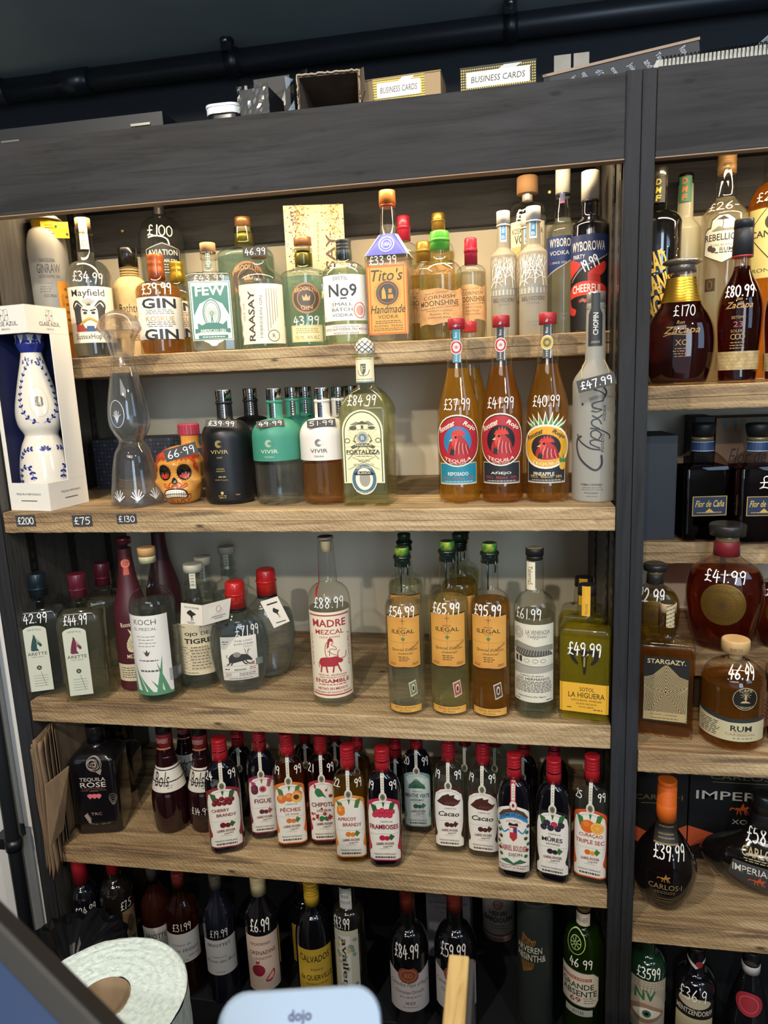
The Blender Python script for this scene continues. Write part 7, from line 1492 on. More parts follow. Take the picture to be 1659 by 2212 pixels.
# ------------------------------------------------------------------ right cabinet: rums and brandies
def dmf(black):
    if black: b = Bottle('rum_bottle', 'black spiced rum bottle with hand drawn yellow lettering, against the right cabinet post', 1412, 842, 1424, 362, 92, 11, .325, -3, yb=488, yn=455, nw=30, wtop=28, yt=380, mat=M('0c0c0d', .1, 0, 1), sh=(2, 2))
    else: b = Bottle('rum_bottle', 'pale cream rum bottle with green neck label, behind the black spiced rum', 1466, 838, 1462, 378, 66, 11, .375, -3, yb=500, yn=470, nw=32, wtop=29, yt=395, mat=frosted('e8e2c4', .1, .15), sh='s')
    b.cap(31 if black else 30, 404 if black else 400, None, M('8f8c80' if black else '4a4a48', .2, .9), 'foil_cap', bev=.003)
    l = b.label(385, 440, .8, 'neck_label', neck=True, dv=.01, e0=.003); c = 'd9c24a' if black else 'd8763a'
    l.R('2b2a26' if black else '3f7a58', -1, 0, .9, 1)
    for t, v in (('D', .82), ('M', .5), ('F', .18)): l.T(c, t, -.1, v, .36, .24, b=.04, rot=-6)
    l.done()
    l = b.label(505 if black else 560, 800, 1.2, 'printed_label', e0=.0005)
    if black:
        y = 'd6b24a'
        for t, u, v, w, h in (('DEAD', -.1, .80, .46, .15), ("MAN'S", .08, .64, .56, .15), ('FINGERS', .1, .48, .74, .16)): l.T(y, t, u, v, w, h, b=.06, rot=14)
        l.P('d9c27a', [(.0, .3), (.2, .42), (.6, .42), (.75, .3), (.6, .15), (.3, .05), (.05, .15)], 3); l.C('14120f', .35, .3, .14); l.S('14120f', [(.15, .15), (.4, .2), (.6, .18)], .05)
        for k in range(5): l.S('14120f', [(.3 + .08 * k, .25), (.25 + .1 * k, .1)], .02)
        l.R('d0a85a', -.5, .16, -.02, .3); l.T('14120f', 'SPICED', -.25, .26, .2, .05); l.T('14120f', 'RUM', -.25, .2, .14, .05)
        rr = random.Random(3)
        for k in range(60): l.C('d9cf9a', rr.uniform(-.9, .9), rr.uniform(.02, .98), .012 + .02 * rr.random()); l.p.e -= l.p.de
    else: l.T('3a86c0', 'S', .5, .52, .2, .16, b=.05, sh=.2); l.T('e8e8e0', 'B', -.3, .98, .1, .06)
    l.done()
dmf(True); dmf(False)
b = plainb('rum_bottle', 'clear white rum bottle with gold cap and shield label, marked 26', 1548, 838, 1553, 330, 90, 11, .33, CLEAR, 'f0eed8', yb=470, yn=424, nw=40, capm=M('b98f5a', .4, .4), capw=37, capb=377, ridges=5, yf=428, sh='s', off=-2)
l = b.label(352, 377, 1.0, 'cap_print', neck=True, e0=.001); l.T('3a2c1c', 'RUM', .1, .25, .3, .25, b=.02); l.rays('3a2c1c', .1, .5, .2, .5, 9, .05, 0, PI); l.Q('3a2c1c', -.2, .4, .45, .48, 1); l.done()
l = b.label(462, 570, .95); l.P('4a453c', [(-.95, .2), (-.9, .66), (-.78, .74), (-.6, .76), (-.55, .9), (-.2, 1), (.2, 1), (.55, .9), (.6, .76), (.78, .74), (.9, .66), (.95, .2), (.5, .1), (0, .0), (-.5, .1)]); l.P('e6e0d0', [(-.9, .21), (-.86, .65), (-.75, .71), (-.56, .73), (-.5, .88), (-.2, .97), (.2, .97), (.5, .88), (.56, .73), (.75, .71), (.86, .65), (.9, .21), (.5, .13), (0, .03), (-.5, .13)])
k = '3a372f'; l.T(k, 'REBELLION', .0, .54, .86, .14, b=.03); l.T(k, 'RON BLANCO', .05, .38, .6, .05); l.T(k, 'RUM', .18, .29, .3, .08, b=.02); l.C('4a453c', -.58, .33, .14).C('4a453c', -.42, .29, .13); l.S(k, [(-.05, .72), (.0, .8), (-.02, .88)], .03); l.P(k, [(-.02, .88), (-.3, .9), (-.1, .93), (0, .96), (.1, .93), (.25, .89)]); l.P('8a8574', [(-.5, .68), (-.2, .76), (.1, .7), (.5, .72), (.5, .66), (-.5, .66)]); l.Q(k, -.4, .2, .6, .26, 1); l.done()
l = b.label(600, 628, .25, 'lower_badge', cu=-.5); l.R('4a3a2a'); l.O('8f7a5a', 0, .5, .5, .35, .1); l.done(); b.price('£26-', 443, 17, -.05, 1.35, .12)
b = plainb('rum_bottle', 'amber rum bottle with dark cap and diamond label at the right edge', 1650, 834, 1646, 330, 102, 11, .33, glass('f6ecd8'), 'e0932a', yb=445, yn=395, nw=46, capc='1f2126', capw=32, capb=348, ridges=3, yf=398, sh=(1.6, 1.5), off=0)
l = b.label(432, 600, 1.05); l.R('c9bd7a', -1, .0, 1, .9); l.P('33301f', [(0, 1.0), (1, .6), (0, .2), (-1, .6)]); l.P('cfc485', [(0, .985), (.95, .6), (0, .22), (-.95, .6)]); k = '35301f'; l.O(k, .1, .72, .4, .12, .12); l.R('cfc485', .3, .66, .6, .78); l.T(k, 'CANYERO', .02, .57, .86, .09, b=.03); l.T(k, 'RON MIEL', 0, .1, .7, .05)
for v in (.44, .38, .32): l.P(k, [(0, v + .025), (.06, v), (0, v - .025), (-.06, v)])
l.done(); b.price('£24', 424, 18, -.25, .9, .12)
def zxo():
    prof = [(0, .70), (.02, .80), (.06, .86), (.2, .97), (.34, 1), (.46, .95), (.56, .80), (.64, .62), (.72, .50), (.80, .44), (.86, .41), (.9, .42)]
    b = Bottle('rum_bottle', 'round dark rum decanter with gold patterned collar and flared cap, priced £170', 1464, 832, 1469, 562, 141, 11, .192, 2, prof=prof, nw=60, mat=M('1a0d0d', .08, 0, .8) if False else glass('e8d6cc'), liq=liquid('5a1c14', .2, 1.36), yf=645, squash=.6)
    b.cap(58, 588, 572, M('6f675b', .3, .5), 'cap_neck', 56); b.cap(50, 574, None, M('8f8578', .25, .7), 'flared_cap', 80, bev=.006)
    l = b.label(592, 648, 1.5, 'gold_collar', neck=False, e0=.001, dv=.004); m = M('c79a2c', .3, .9); l.R(m); 
    for k in range(8): l.S('8a651c', [(-1 + .125 * q, .06 + .115 * k + .03 * math.sin(q * 2.2)) for q in range(17)], .012)
    l.done()
    g = 'b08a4a'; l = b.label(672, 800, .8, 'printed_label', e0=.0008, dv=.006); l.T(g, 'Ron', .0, .83, .14, .06, sh=.3); l.T(g, 'Zacapa', .05, .68, .66, .16, sh=.35, b=.012); l.S(g, [(-.6, .6), (-.3, .63), (.2, .61)], .03); l.T(g, 'XO', .05, .48, .22, .1, b=.01); l.Q(g, -.25, .22, .4, .4, 4, .3); l.done()
    b.price('£170', 668, 22, .1, .62, .1)
zxo()
def z23(label, bx, by, tx, ty, w, price, Y):
    F = lambda y: ty + (y - 475) / 350 * (by - ty)
    prof = [(0, .80), (.02, .86), (.08, .88), (.2, .92), (.36, 1), (.48, .98), (.57, .82), (.64, .58), (.69, .43), (.74, .38), (.80, .37)]
    b = Bottle('rum_bottle', label, bx, by, tx, ty, w, 11, Y, -2, prof=prof, nw=44, mat=glass('e6d2c8'), liq=liquid('4e1810', .15, 1.36), yf=F(575))
    b.cap(42, F(552), F(492), M('26272b', .45), 'capsule', 38); b.cap(42, F(556), F(551), M('a8302a', .4), 'red_ring'); b.cap(40, F(493), None, M('2b2c30', .4), 'cap', 38)
    l = b.label(F(505), F(548), 1.0, 'capsule_print', neck=True, e0=.002, dv=.01); l.T('a8a59c', 'Zacapa', .1, .6, .6, .4, sh=.35); l.T('b08a4a', 'PRODUCT OF', .1, .08, .6, .1); l.done()
    g = 'b08a4a'; l = b.label(F(638), F(760), .85, 'printed_label', e0=.0008, dv=.006); l.T(g, 'Ron', .0, .95, .14, .06, sh=.3); l.T(g, 'Zacapa', .0, .82, .7, .15, sh=.35, b=.012); l.T(g, 'SISTEMA', 0, .62, .36, .05); l.T('a8483a', '23', 0, .5, .24, .1, b=.02); l.T(g, 'SOLERA', 0, .38, .36, .05)
    for k in range(3): l.O(g, -.22 + .22 * k, .28, .14, .05, .04)
    l.Q(g, -.4, .05, .4, .2, 3, .3); l.done()
    l = b.label(F(758), F(798), 1.5, 'woven_band', e0=.001, dv=.006); l.R(bumpy('c7ae7c', 90, .6, .8, 'a98f5e'))
    for k in range(30):
        for q in range(5): l.S('8f7648', [(-1 + k * .067, .05 + q * .19), (-1 + k * .067 + .05, .14 + q * .19)] if (k + q) % 2 else [(-1 + k * .067, .14 + q * .19), (-1 + k * .067 + .05, .05 + q * .19)], .012, False); l.p.e -= l.p.de
    l.done(); 
    if price: b.price(price, F(627), 23, -.02, 1.3, .13)
z23('dark amber rum bottle with woven straw band, priced £80.99', 1590, 826, 1597, 475, 90, '£80.99', .180)
z23('dark amber rum bottle with woven band, cut off at the right edge', 1692, 828, 1699, 478, 92, None, .180)
# second rum shelf
box('gift_box', 'plain black gift box against the right cabinet post', 1350, 1466, 942, 12, .245, .12, M('1d2128', .55), 3)
def p2(p, w, h):
    p.text('Flor de Caña', 0, h * .66, w * .72, h * .14, BK, 0, .35); p.text('ECO', -w * .12, h * .5, w * .24, h * .07, BK, .03); p.text('COMMITTED', -w * .1, h * .34, w * .34, h * .04, BK, .02)
    for k in range(9): p.poly([(-w * .45 + k * w * .1, h * .99), (-w * .40 + k * w * .11, h * .86), (-w * .38 + k * w * .1, h * .99)], M('2c4a34'))
box('gift_box', 'brown rum gift box with green leaf print, behind the square dark bottles', 1548, 1760, 900, 12, .345, .085, M('7d6044', .7), 0, p2)
box('gift_box', 'narrow dark gift box standing left of the leaf print box', 1502, 1545, 900, 12, .345, .085, M('14181a', .6), 0)
def flor(label, bx, by, tx, ty, w, price=None):
    b = Bottle('rum_bottle', label, bx, by, tx, ty, w, 12, None, 22, kind='rect', dr=.9, rcf=.2, yb=1012, yn=975, nw=44, yt=950, mat=glass('e2d2cc'), liq=liquid('3a0e0c', .1, 1.36), yf=1006, sh=(1.3, 1.3), foot=.06)
    b.cap(44, 942, None, M('1c1a1a', .5), 'cap', 52, bev=.004); b.cap(44, 952, 944, M('8a7a5a', .3, .4), 'cork_ring')
    l = b.label(953, 974, 1.4, 'neck_label', neck=True, e0=.001); l.R('243a5e'); l.R('9ab0c4', -1, .92, 1, 1); l.R('9ab0c4', -1, 0, 1, .08); l.done()
    l = b.label(1072, 1114, .72, cu=.05); l.R('c9a24a'); l.R('1f2c44', -.96, .03, .96, .97); l.T('d8b45a', 'Flor de Caña', 0, .62, .84, .34, sh=.35, b=.01); l.P('c9a24a', [(-.3, .15), (0, .38), (.3, .15)]); l.Q('c9a24a', -.8, .12, .8, .22, 1); l.done()
    for s in (-.5, -.3, -.1, .1, .3, .5):
        mb = MB(); mb.tube([b.surf(s * b.R, b.zf(1045), .0004), b.surf(s * .6 * b.R, b.zf(1025), .0006)], .0012, glass('e2d2cc'), 6)
    if price: b.price(price, 1042, 26, .25, .9, .1)
flor('square dark rum bottle with navy label, nearer the black gift box', 1508, 1170, 1527, 913, 99)
flor('square dark rum bottle with navy label, at the right edge, priced £4', 1624, 1176, 1641, 913, 98, '£4')
# raised step and third rum shelf
def seven(label, bx, by, tx, ty, w, liqc, col, price, Y, big):
    prof = [(0, .62), (.02, .72), (.08, .78), (.2, .88), (.36, .98), (.48, 1), (.60, .92), (.68, .72), (.72, .50), (.75, .36), (.78, .33), (.86, .33)]
    b = Bottle('rum_bottle', label, bx, by, tx, ty, w, 16, Y, -2, prof=prof, nw=w * .34, mat=glass('ecdcd0'), liq=liquid(liqc, .2, 1.36), yf=ty + (by - ty) * .36, squash=.62)
    F = lambda f: by - (by - ty) * f
    b.cap(w * .34, F(.86), F(.75), M(col, .45), 'neck_band', w * .32); b.cap(w * .30, F(.90), F(.86), M('9a8a62', .3, .3), 'cork'); b.cap(w * .46, F(.905), None, M('34322f', .35, .3), 'disc_cap', w * .48, bev=.004)
    l = b.label(F(.85), F(.77), 1.0, 'band_print', neck=True, e0=.0015, dv=.01); l.T('c99a5a', 'SPICED' if big else 'PREMIUM', 0, .6, .5, .22); l.T('c99a5a', 'RUM', 0, .25, .3, .2); l.R('d8c8b0', -.7, .85, .7, .9); l.done()
    l = b.label(F(.49), F(.19), .6, 'medallion', e0=.0008, dv=.006); l.C(M('8f6d2c', .35, .8), 0, .5, .98)
    for r in (.9, .6, .38): l.O('4a3516', 0, .5, r, r / 2 / l.aspect, .03)
    l.T('3c2a12', 'ROSEMULLION', 0, .8, .7, .09, arc=.06); l.T('3c2a12', 'DISTILLERY', 0, .2, .62, .08, arc=-.06); l.rays('3c2a12', 0, .5, .05, .34, 14, .03); l.done()
    b.price(price, F(.555), 24 if big else 26, .02 if big else -.1, 1.05, .12)
seven('large round dark spiced rum bottle with gold disc medallion, priced £41.99', 1558, 1412, 1564, 1130, 156, 'a8401e', '7a1f28', '£41.99', .185, True)
seven('round yellow rum bottle with dark disc cap beside the post, priced 22.99', 1410, 1396, 1420, 1216, 104, 'd6c048', '2a2822', '22.99', .185, False)
seven('round amber rum bottle on the raised step, cut off at the right edge', 1692, 1410, 1696, 1190, 130, '8a3a1c', '7a1f28', '£39.99', .19, False)
def stargazy():
    b = Bottle('rum_bottle', 'square rum liqueur bottle with radiating black and cream star label', 1432, 1594, 1440, 1301, 112, 13, None, 3, kind='rect', dr=.62, rcf=.14, yb=1394, yn=1380, nw=34, yt=1320, mat=glass('f0e6d4'), liq=liquid('cc9450', .45, 1.36), yf=1412, sh=(2.6, 2), foot=.06)
    b.cap(36, 1322, None, 'bfa07c', 'stopper', topmat=M('2a2a24')); b.cap(37, 1352, 1324, glass('d9c4b8'), 'neck_ring')
    l = b.label(1304, 1352, .45, 'striped_strip', neck=True, e0=.0022, cu=.3, dv=.01); l.R('b8a985')
    for k in range(6): l.S('1f1e18', [(-.9, .02 + .18 * k), (.9, .16 + .18 * k)], .22, False)
    l.done()
    l = b.label(1420, 1560, .80); D, c = '1d1c16', 'bfa878'; l.R(D); q = 1 / l.aspect
    def star(R): return [(R * (1 if k % 2 == 0 else .45) * math.sin(k * PI / 5), .47 + R * q * .5 * (1 if k % 2 == 0 else .45) * math.cos(k * PI / 5)) for k in range(10)]
    def clip(ps): return [(max(-.97, min(.97, x)), max(.02, min(.9, y))) for x, y in ps]
    for k in range(13, 0, -1):
        R = .17 * k; l.P(c, clip(star(R))); l.P(D, clip(star(R - .085)))
    l.R(D, -.9, .885, .9, .985); l.T('cdb98a', 'STARGAZY.', 0, .935, .84, .07, b=.025); l.R('b09a6c', -.95, .03, .92, .16); l.T('3a3424', 'COSMIC CARAMEL', -.05, .12, .6, .025); l.Q('4a442f', -.6, .05, .6, .08, 1); l.done()
stargazy()
def cape():
    b = Bottle('rum_bottle', 'stout round amber rum bottle with wooden stopper and RUM label, priced 46.99', 1576, 1626, 1584, 1378, 132, 13, None, -4, yb=1470, yn=1428, nw=40, yt=1412, mat=glass('f2e8d8'), liq=liquid('d6a04a', .45, 1.36), yf=1468, sh=(2, 1.8), foot=.16)
    b.cap(28, 1424, 1406, 'd8bf90', 'stopper_shank'); b.cap(57, 1408, None, bumpy('cfae7c', 40, .2, .6, 'c29c68', (1, 1, .2)), 'wooden_stopper', bev=.003)
    l = b.label(1388, 1406, .8, 'stopper_print', neck=True, e0=.009); l.T('6a5030', 'RUM CO', .2, .5, .5, .4); l.done()
    l = b.label(1540, 1600, 1.25, dv=.02); l.P('c2b793', [(-1, 0), (1, 0), (1, .72), (0, .68), (-1, .8)]); l.P('2d3130', [(-1, .78), (0, .66), (1, .7), (1, .84), (0, .8), (-1, .94)]); k = '2d2c28'; l.T(k, 'RUM', .3, .46, .26, .2, b=.04); l.T('8a6a3a', 'CARIBBEAN', .28, .24, .36, .09); l.Q(k, -.85, .08, -.2, .62, 8, .4); l.Q(k, .05, .08, .6, .14, 1); l.R(k, .1, .33, .5, .34); l.done()
    l = b.label(1482, 1534, .4, 'round_badge', cu=.45); l.C('15140f', 0, .5, 1); l.O('c2a97a', 0, .5, .95, .95 / 2 / l.aspect, .04); l.T('c2a97a', 'CAPE', 0, .82, .5, .1, arc=.04); l.T('c2a97a', 'CORNWALL', 0, .2, .66, .1, arc=-.06); l.R('c2a97a', -.05, .4, .05, .68); l.rays('c2a97a', 0, .68, .08, .4, 10, .03); l.P('c2a97a', [(-.4, .34), (.4, .34), (.2, .4), (-.2, .42)]); l.done()
    b.price('46.99', 1460, 18, .3, .8, .16)
cape()
b = plainb('rum_bottle', 'dark rum bottle with pink label cut off at the right edge', 1708, 1620, 1713, 1330, 112, 13, None, glass('e8d6cc'), '5a2014', yb=1450, yn=1410, nw=40, capc='1c1a1a', capw=44, capb=1370, yf=1440, off=-20)
l = b.label(1462, 1590, 1.1); l.R('b08a72'); l.P('1c1a18', [(-1, .8), (-.5, .95), (-.2, .7), (-.6, .6)], 3); l.Q('4a352a', -.8, .1, .5, .5, 6); l.done()
# brandy shelf
ORG = M('b8502c', .55); GOLDP = M('7a6a42', .5)
def p3(p, w, h):
    p.text('OSBORNE', 0, h * .93, w * .36, h * .03, GOLDP); p.text('CARLOS·I', 0, h * .66, w * .82, h * .055, GOLDP); p.rect(-w * .3, h * .59, w * .3, h * .598, GOLDP); p.poly([(-w / 2, h * .36), (0, h * .22), (w / 2, h * .36), (w / 2, h * .2), (0, h * .05), (-w / 2, h * .2)], ORG)
box('gift_box', 'black brandy gift box with orange chevron, behind the orange-capped bottle', 1362, 1490, 1655, 14, .20, .10, M('0e0f12', .5), 2, p3)
def horse(p, x, y, s, m):
    p.poly(catmull([(x - s, y), (x - .8 * s, y + .3 * s), (x - .3 * s, y + .25 * s), (x, y + .9 * s), (x + .15 * s, y + .9 * s), (x + .25 * s, y + .35 * s), (x + .6 * s, y + .55 * s), (x + .95 * s, y + .4 * s), (x + .6 * s, y + .1 * s), (x + .3 * s, y - .1 * s), (x - .5 * s, y - .1 * s)], 2, True), m)
    for a, b_ in ((-.5, -.75), (-.3, -.2), (.2, .5), (.4, .9)): p.stroke([(x + a * s, y), (x + (a + b_) / 2 * s, y - .35 * s), (x + b_ * s * .9, y - .7 * s)], s * .16, m)
    p.stroke([(x - s, y + .1 * s), (x - 1.4 * s, y + .2 * s), (x - 1.6 * s, y - .1 * s)], s * .2, m)
def p4(p, w, h):
    wt = M('c9c4b8'); p.text('CARLOS·I', -w * .02, h * .90, w * .6, h * .06, GOLDP, .015); p.rect(-w * .3, h * .838, w * .26, h * .845, GOLDP); p.text('IMPERIAL', -w * .02, h * .70, w * .84, h * .09, wt, .01); horse(p, -w * .02, h * .56, h * .07, M('c9552e')); p.text('XO', -w * .04, h * .43, w * .14, h * .05, wt); p.poly([(-w / 2, h * .36), (-w * .2, h * .27), (-w / 2, h * .12)], ORG)
box('gift_box', 'black brandy gift box with orange horse and rider, behind the wide decanter', 1492, 1740, 1660, 14, .20, .10, M('0b0c0f', .5), 0, p4)
def carlos():
    prof = [(0, .52), (.02, .62), (.07, .74), (.16, .90), (.27, 1), (.36, .98), (.46, .82), (.54, .60), (.60, .42), (.64, .33), (.70, .29), (.78, .28)]
    b = Bottle('brandy_bottle', 'teardrop dark brandy bottle with orange thread-wound cap, priced £39.99', 1430, 1996, 1437, 1682, 134, 14, None, 4, prof=prof, nw=42, mat=M('100a0a', .06, 0, 1), squash=.75)
    b.cap(42, 1772, None, bumpy('d8661c', 3, 0, .5, 'd8661c'), 'orange_cap', 39, ridges=14)
    l = b.label(1774, 1812, 1.0, 'neck_band', neck=True, e0=.0016, dv=.008); l.R('1d1a18'); l.R('8a744a', -1, 0, 1, .08); l.Q('8a744a', -.6, .2, .7, .9, 4); l.done()
    g = '8f7a52'; l = b.label(1898, 1975, .6, 'printed_label', e0=.0008, dv=.006); l.frame('2c2622', .04, .012); l.T(g, 'CARLOS·I', 0, .62, .86, .16, b=.012); l.Q(g, -.6, .4, .6, .5, 2); l.Q('6a5c42', -.4, .12, .4, .3, 2); horse(l.p, 0, l.V(.86), .009, M('a8743a')); l.done()
    b.price('£39.99', 1860, 27, .12, 1.0, .11)
carlos()
def imperial():
    prof = [(0, .46), (.02, .55), (.06, .68), (.14, .86), (.23, .98), (.30, 1), (.37, .93), (.44, .76), (.50, .54), (.56, .35), (.63, .26), (.72, .22), (.80, .21)]
    b = Bottle('brandy_bottle', 'wide low dark brandy decanter with grey horse label, priced £58.99', 1632, 2004, 1622, 1706, 252, 14, None, 2, prof=prof, nw=46, mat=M('100d0c', .06, 0, 1), squash=.42)
    b.cap(46, 1782, 1750, M('17181a', .45), 'neck_sleeve', 48); b.cap(48, 1752, None, M('1b1c1e', .35), 'cap', 44, bev=.006)
    l = b.label(1758, 1782, 1.0, 'neck_print', neck=True, e0=.004); l.T('a8966a', 'OSBORNE', 0, .6, .6, .4); l.Q('8a7a52', -.6, .05, .6, .25, 1); l.done()
    g = 'b8a06a'; l = b.label(1880, 1975, .56, 'printed_label', e0=.001, dv=.006); l.T(g, 'CARLOS·I', .0, .82, .56, .17, b=.015); l.Q(g, -.5, .64, .5, .72, 2); l.P('3a3a3c', [(-.95, .28), (-.8, .62), (.9, .58), (1, .22), (.2, .02), (0, 0), (-.2, .02)]); l.T('d8d4ca', 'IMPERIAL XO', .02, .47, .82, .15, b=.01); horse(l.p, 0, l.V(.24), .012, M('c9552e')); l.done()
    b.price('£58.99', 1868, 30, .05, .62, .11)
imperial()
# bottom right shelf
b = plainb('absinthe_bottle', 'green absinthe bottle with a large eye on its white label, priced £35.99', 1394, 2215, 1403, 2028, 78, 15, .06, mat=M('14301f', .1, 0, .8), yb=2092, yn=2060, nw=30, capc='1c1f1c', capw=28, capb=2042, off=2)
l = b.label(2120, 2230, 1.15); l.R('b8ae9c'); l.Q('8a8476', -.9, .86, .9, .98, 3); l.T('2f6a48', 'NV', -.1, .72, .5, .2, b=.05); l.P('9a7a62', [(-.95, .36), (-.4, .54), (.2, .54), (.9, .36), (.2, .2), (-.4, .2)], 3); l.P('e0dccf', [(-.7, .36), (-.2, .47), (.2, .46), (.7, .36), (.1, .27), (-.3, .28)], 3); l.C('3f6a55', 0, .37, .2).C('101210', 0, .37, .1); l.rays('8a8270', 0, .45, .9, 1.25, 20, .04, .2, PI - .2); l.done(); b.price('£3599', 2106, 20, .05, 1.25, .12)
b = plainb('kummel_bottle', 'black liqueur bottle with white neck sash and cream label, priced £36.99', 1496, 2225, 1502, 2040, 86, 15, .06, yb=2128, yn=2100, nw=36, capc='24211f', capw=33, capb=2058, off=2)
l = b.label(2062, 2088, 1.2, 'neck_sash', neck=True, e0=.001); l.P('c9c3b8', [(-1, .7), (0, .1), (1, .7), (1, .95), (0, .4), (-1, .95)]); l.C('8a2a30', .3, .5, .35); l.done()
l = b.label(2160, 2240, 1.0); l.R('1b1815'); l.E('b8ae94', 0, .9, .8, .14); l.T('cfc8b4', 'MENTZENDORFF', 0, .66, .9, .14, b=.02); l.R('c2b690', -.95, 0, .95, .5); l.done(); b.price('£36.9', 2152, 24, -.1, 1.3, .09)
b = plainb('liqueur_bottle', 'dark conical liqueur bottle with white neck band and red wax seal', 1612, 2235, 1610, 2045, 88, 15, .06, mat=M('101014', .06, 0, 1), yb=2200, yn=2098, nw=34, capc='1f1d1e', capw=35, capb=2076, sh=(1.2, 1.1), off=2)
b.cap(37, 2096, 2080, M('b8b4b4', .4), 'white_band'); l = b.label(2150, 2200, .55, 'wax_seal', e0=.004, dv=.006); l.C('8f2430', 0, .5, 1); l.O('b8505a', 0, .5, .7, .7 / 2 / l.aspect, .06); l.done()
# ------------------------------------------------------------------ things on top of the cabinets
TOPZ = .4366
def topbox(name, label, x0, x1, ytop, Y, d, mat, yaw=0, cat='box', prints=None, bevel=.0008, part='box_body'):
    r = box(name, label, x0, x1, ytop, TOPZ, Y, d, mat, yaw, prints, cat); return r
o = topbox('flat_case', 'flat matt black hinged case lying at the left end of the cabinet top', -40, 352, 262, .012, .22, M('1c1f23', .5), 0, 'case')
a, c = at_y(2, 298, .012), at_y(350, 260, .012)
for px in (18, 304):
    p = at_y(px, 265, .012); mb = MB(); mb.box((-.018, -.0025, 0), (.018, -.0004, .004), M('b8b4a8', .3, .8)); ob = mb.build('hinge', o, 'silver hinge'); ob.location = (p.x - o.location.x, 0, .010 if px > 100 else .006)
# white lid tub
p = at_y(474, 238, .0); mb = MB(); w = 40 * depth(p) / FPX; h = p.z - TOPZ + .012
tb = empty('food_tub', (p.x, .055, TOPZ), 'small black tub with white plastic lid on the cabinet top', 'tub')
def rbox(mb, w, d, z0, z1, r, mat, K=6):
    a = rrect(w, d, r, K); n = len(a); v = [(x, y, z0) for x, y in a] + [(x, y, z1) for x, y in a]; mb.add(v, [(i, (i + 1) % n, n + (i + 1) % n, n + i) for i in range(n)], mat, True); mb.add(v, [tuple(reversed(range(n))), tuple(range(n, 2 * n))], mat)
rbox(mb, w * .93, .045, 0, h - .014, .015, M('15171a', .3)); mb.build('tub_body', tb)
mb = MB(); rbox(mb, w, .049, h - .0138, h, .018, M('d8dce0', .35)); rbox(mb, w * 1.03, .050, h - .003, h + .001, .018, M('d8dce0', .35)); mb.build('lid', tb, 'white plastic lid')
# boxes wrapped in clear film
FILM = glass('d8dcde', .12)
o = topbox('wrapped_box', 'small black box wrapped in crinkled clear film on the cabinet top', 514, 580, 190, .0, .07, M('17191c', .5), -4, 'box')
mb = MB(); W_ = (at_y(580, 190, .0).x - at_y(514, 190, .0).x) / 2; hh = at_y(547, 190, .0).z - TOPZ; v = []; rr = random.Random(5)
for i in range(13):
    for j in range(9):
        x = -W_ - .002 + (2 * W_ + .004) * i / 12; z = (hh + .004) * j / 8; v.append((x, -.002 - .002 * rr.random(), z))
mb.add(v, [(i * 9 + j, (i + 1) * 9 + j, (i + 1) * 9 + j + 1, i * 9 + j + 1) for i in range(12) for j in range(8)], FILM, False); mb.build('clear_film', o, 'crinkled clear film', recalc=False)
o = topbox('wrapped_box', 'second black box in torn clear film, behind the first film wrapped box', 545, 626, 166, .09, .09, M('14161a', .55), -3, 'box')
mb = MB(); P0 = at_y(537, 180, .08) - Vector((o.location.x, o.location.y, TOPZ)); v = []
for i in range(10):
    for j in range(6):
        t = i / 9; v.append((-.055 + .125 * t, -.003 - .012 * rr.random(), .02 + .075 * (j / 5) * (1 - .5 * abs(math.sin(t * 3.1)) * rr.random())))
mb.add(v, [(i * 6 + j, (i + 1) * 6 + j, (i + 1) * 6 + j + 1, i * 6 + j + 1) for i in range(9) for j in range(5)], FILM, False); mb.build('clear_film', o, 'torn clear film', recalc=False)
# open cardboard box
Y = .004; a, c = at_y(642, 165, Y), at_y(775, 150, Y); w = c.x - a.x; hz = (a.z + c.z) / 2 - TOPZ
cb = empty('cardboard_box', ((a.x + c.x) / 2, Y, TOPZ), 'empty torn cardboard box lying on its side on the cabinet top', 'box', math.radians(3)); CARDB = bumpy('6d5f50', 30, .2, .85, '5f5244')
mb = MB(); t = .003; d = .15
for lo, hi in (((-w / 2, 0, 0), (w / 2, d, t)), ((-w / 2, 0, hz - t), (w / 2, d, hz)), ((-w / 2, 0, t), (-w / 2 + t, d, hz - t)), ((w / 2 - t, 0, t), (w / 2, d, hz - t)), ((-w / 2, d - t, t), (w / 2, d, hz - t))): mb.box(lo, hi, CARDB)
mb.build('carton_shell', cb); rr = random.Random(9)
mb = MB(); pts = []; nn = 26; mm = M('a8987f', .9)
for k in range(nn + 1): pts.append((-w / 2 + w * k / nn, -.001 - .003 * rr.random(), hz + .002 * rr.random() - .001))
mb.tube(pts, .0016, mm, 5)
for s in (-1, 1): mb.tube([(s * w / 2 + .001 * rr.random(), -.001 - .003 * rr.random(), hz * k / 12) for k in range(13)], .0016, mm, 5)
mb.build('torn_edge', cb, 'pale torn rim')
mb = MB(); mb.add([(w / 2, 0, .004), (w / 2 + .012, -.03, .012), (w / 2 + .010, -.028, hz * .86), (w / 2, 0, hz), (w / 2 + .001, .001, .004), (w / 2 + .013, -.029, .012), (w / 2 + .011, -.027, hz * .86), (w / 2 + .001, .001, hz)], [(0, 1, 2, 3), (7, 6, 5, 4), (0, 4, 5, 1), (1, 5, 6, 2), (2, 6, 7, 3), (3, 7, 4, 0)], CARDB); mb.build('side_flap', cb)
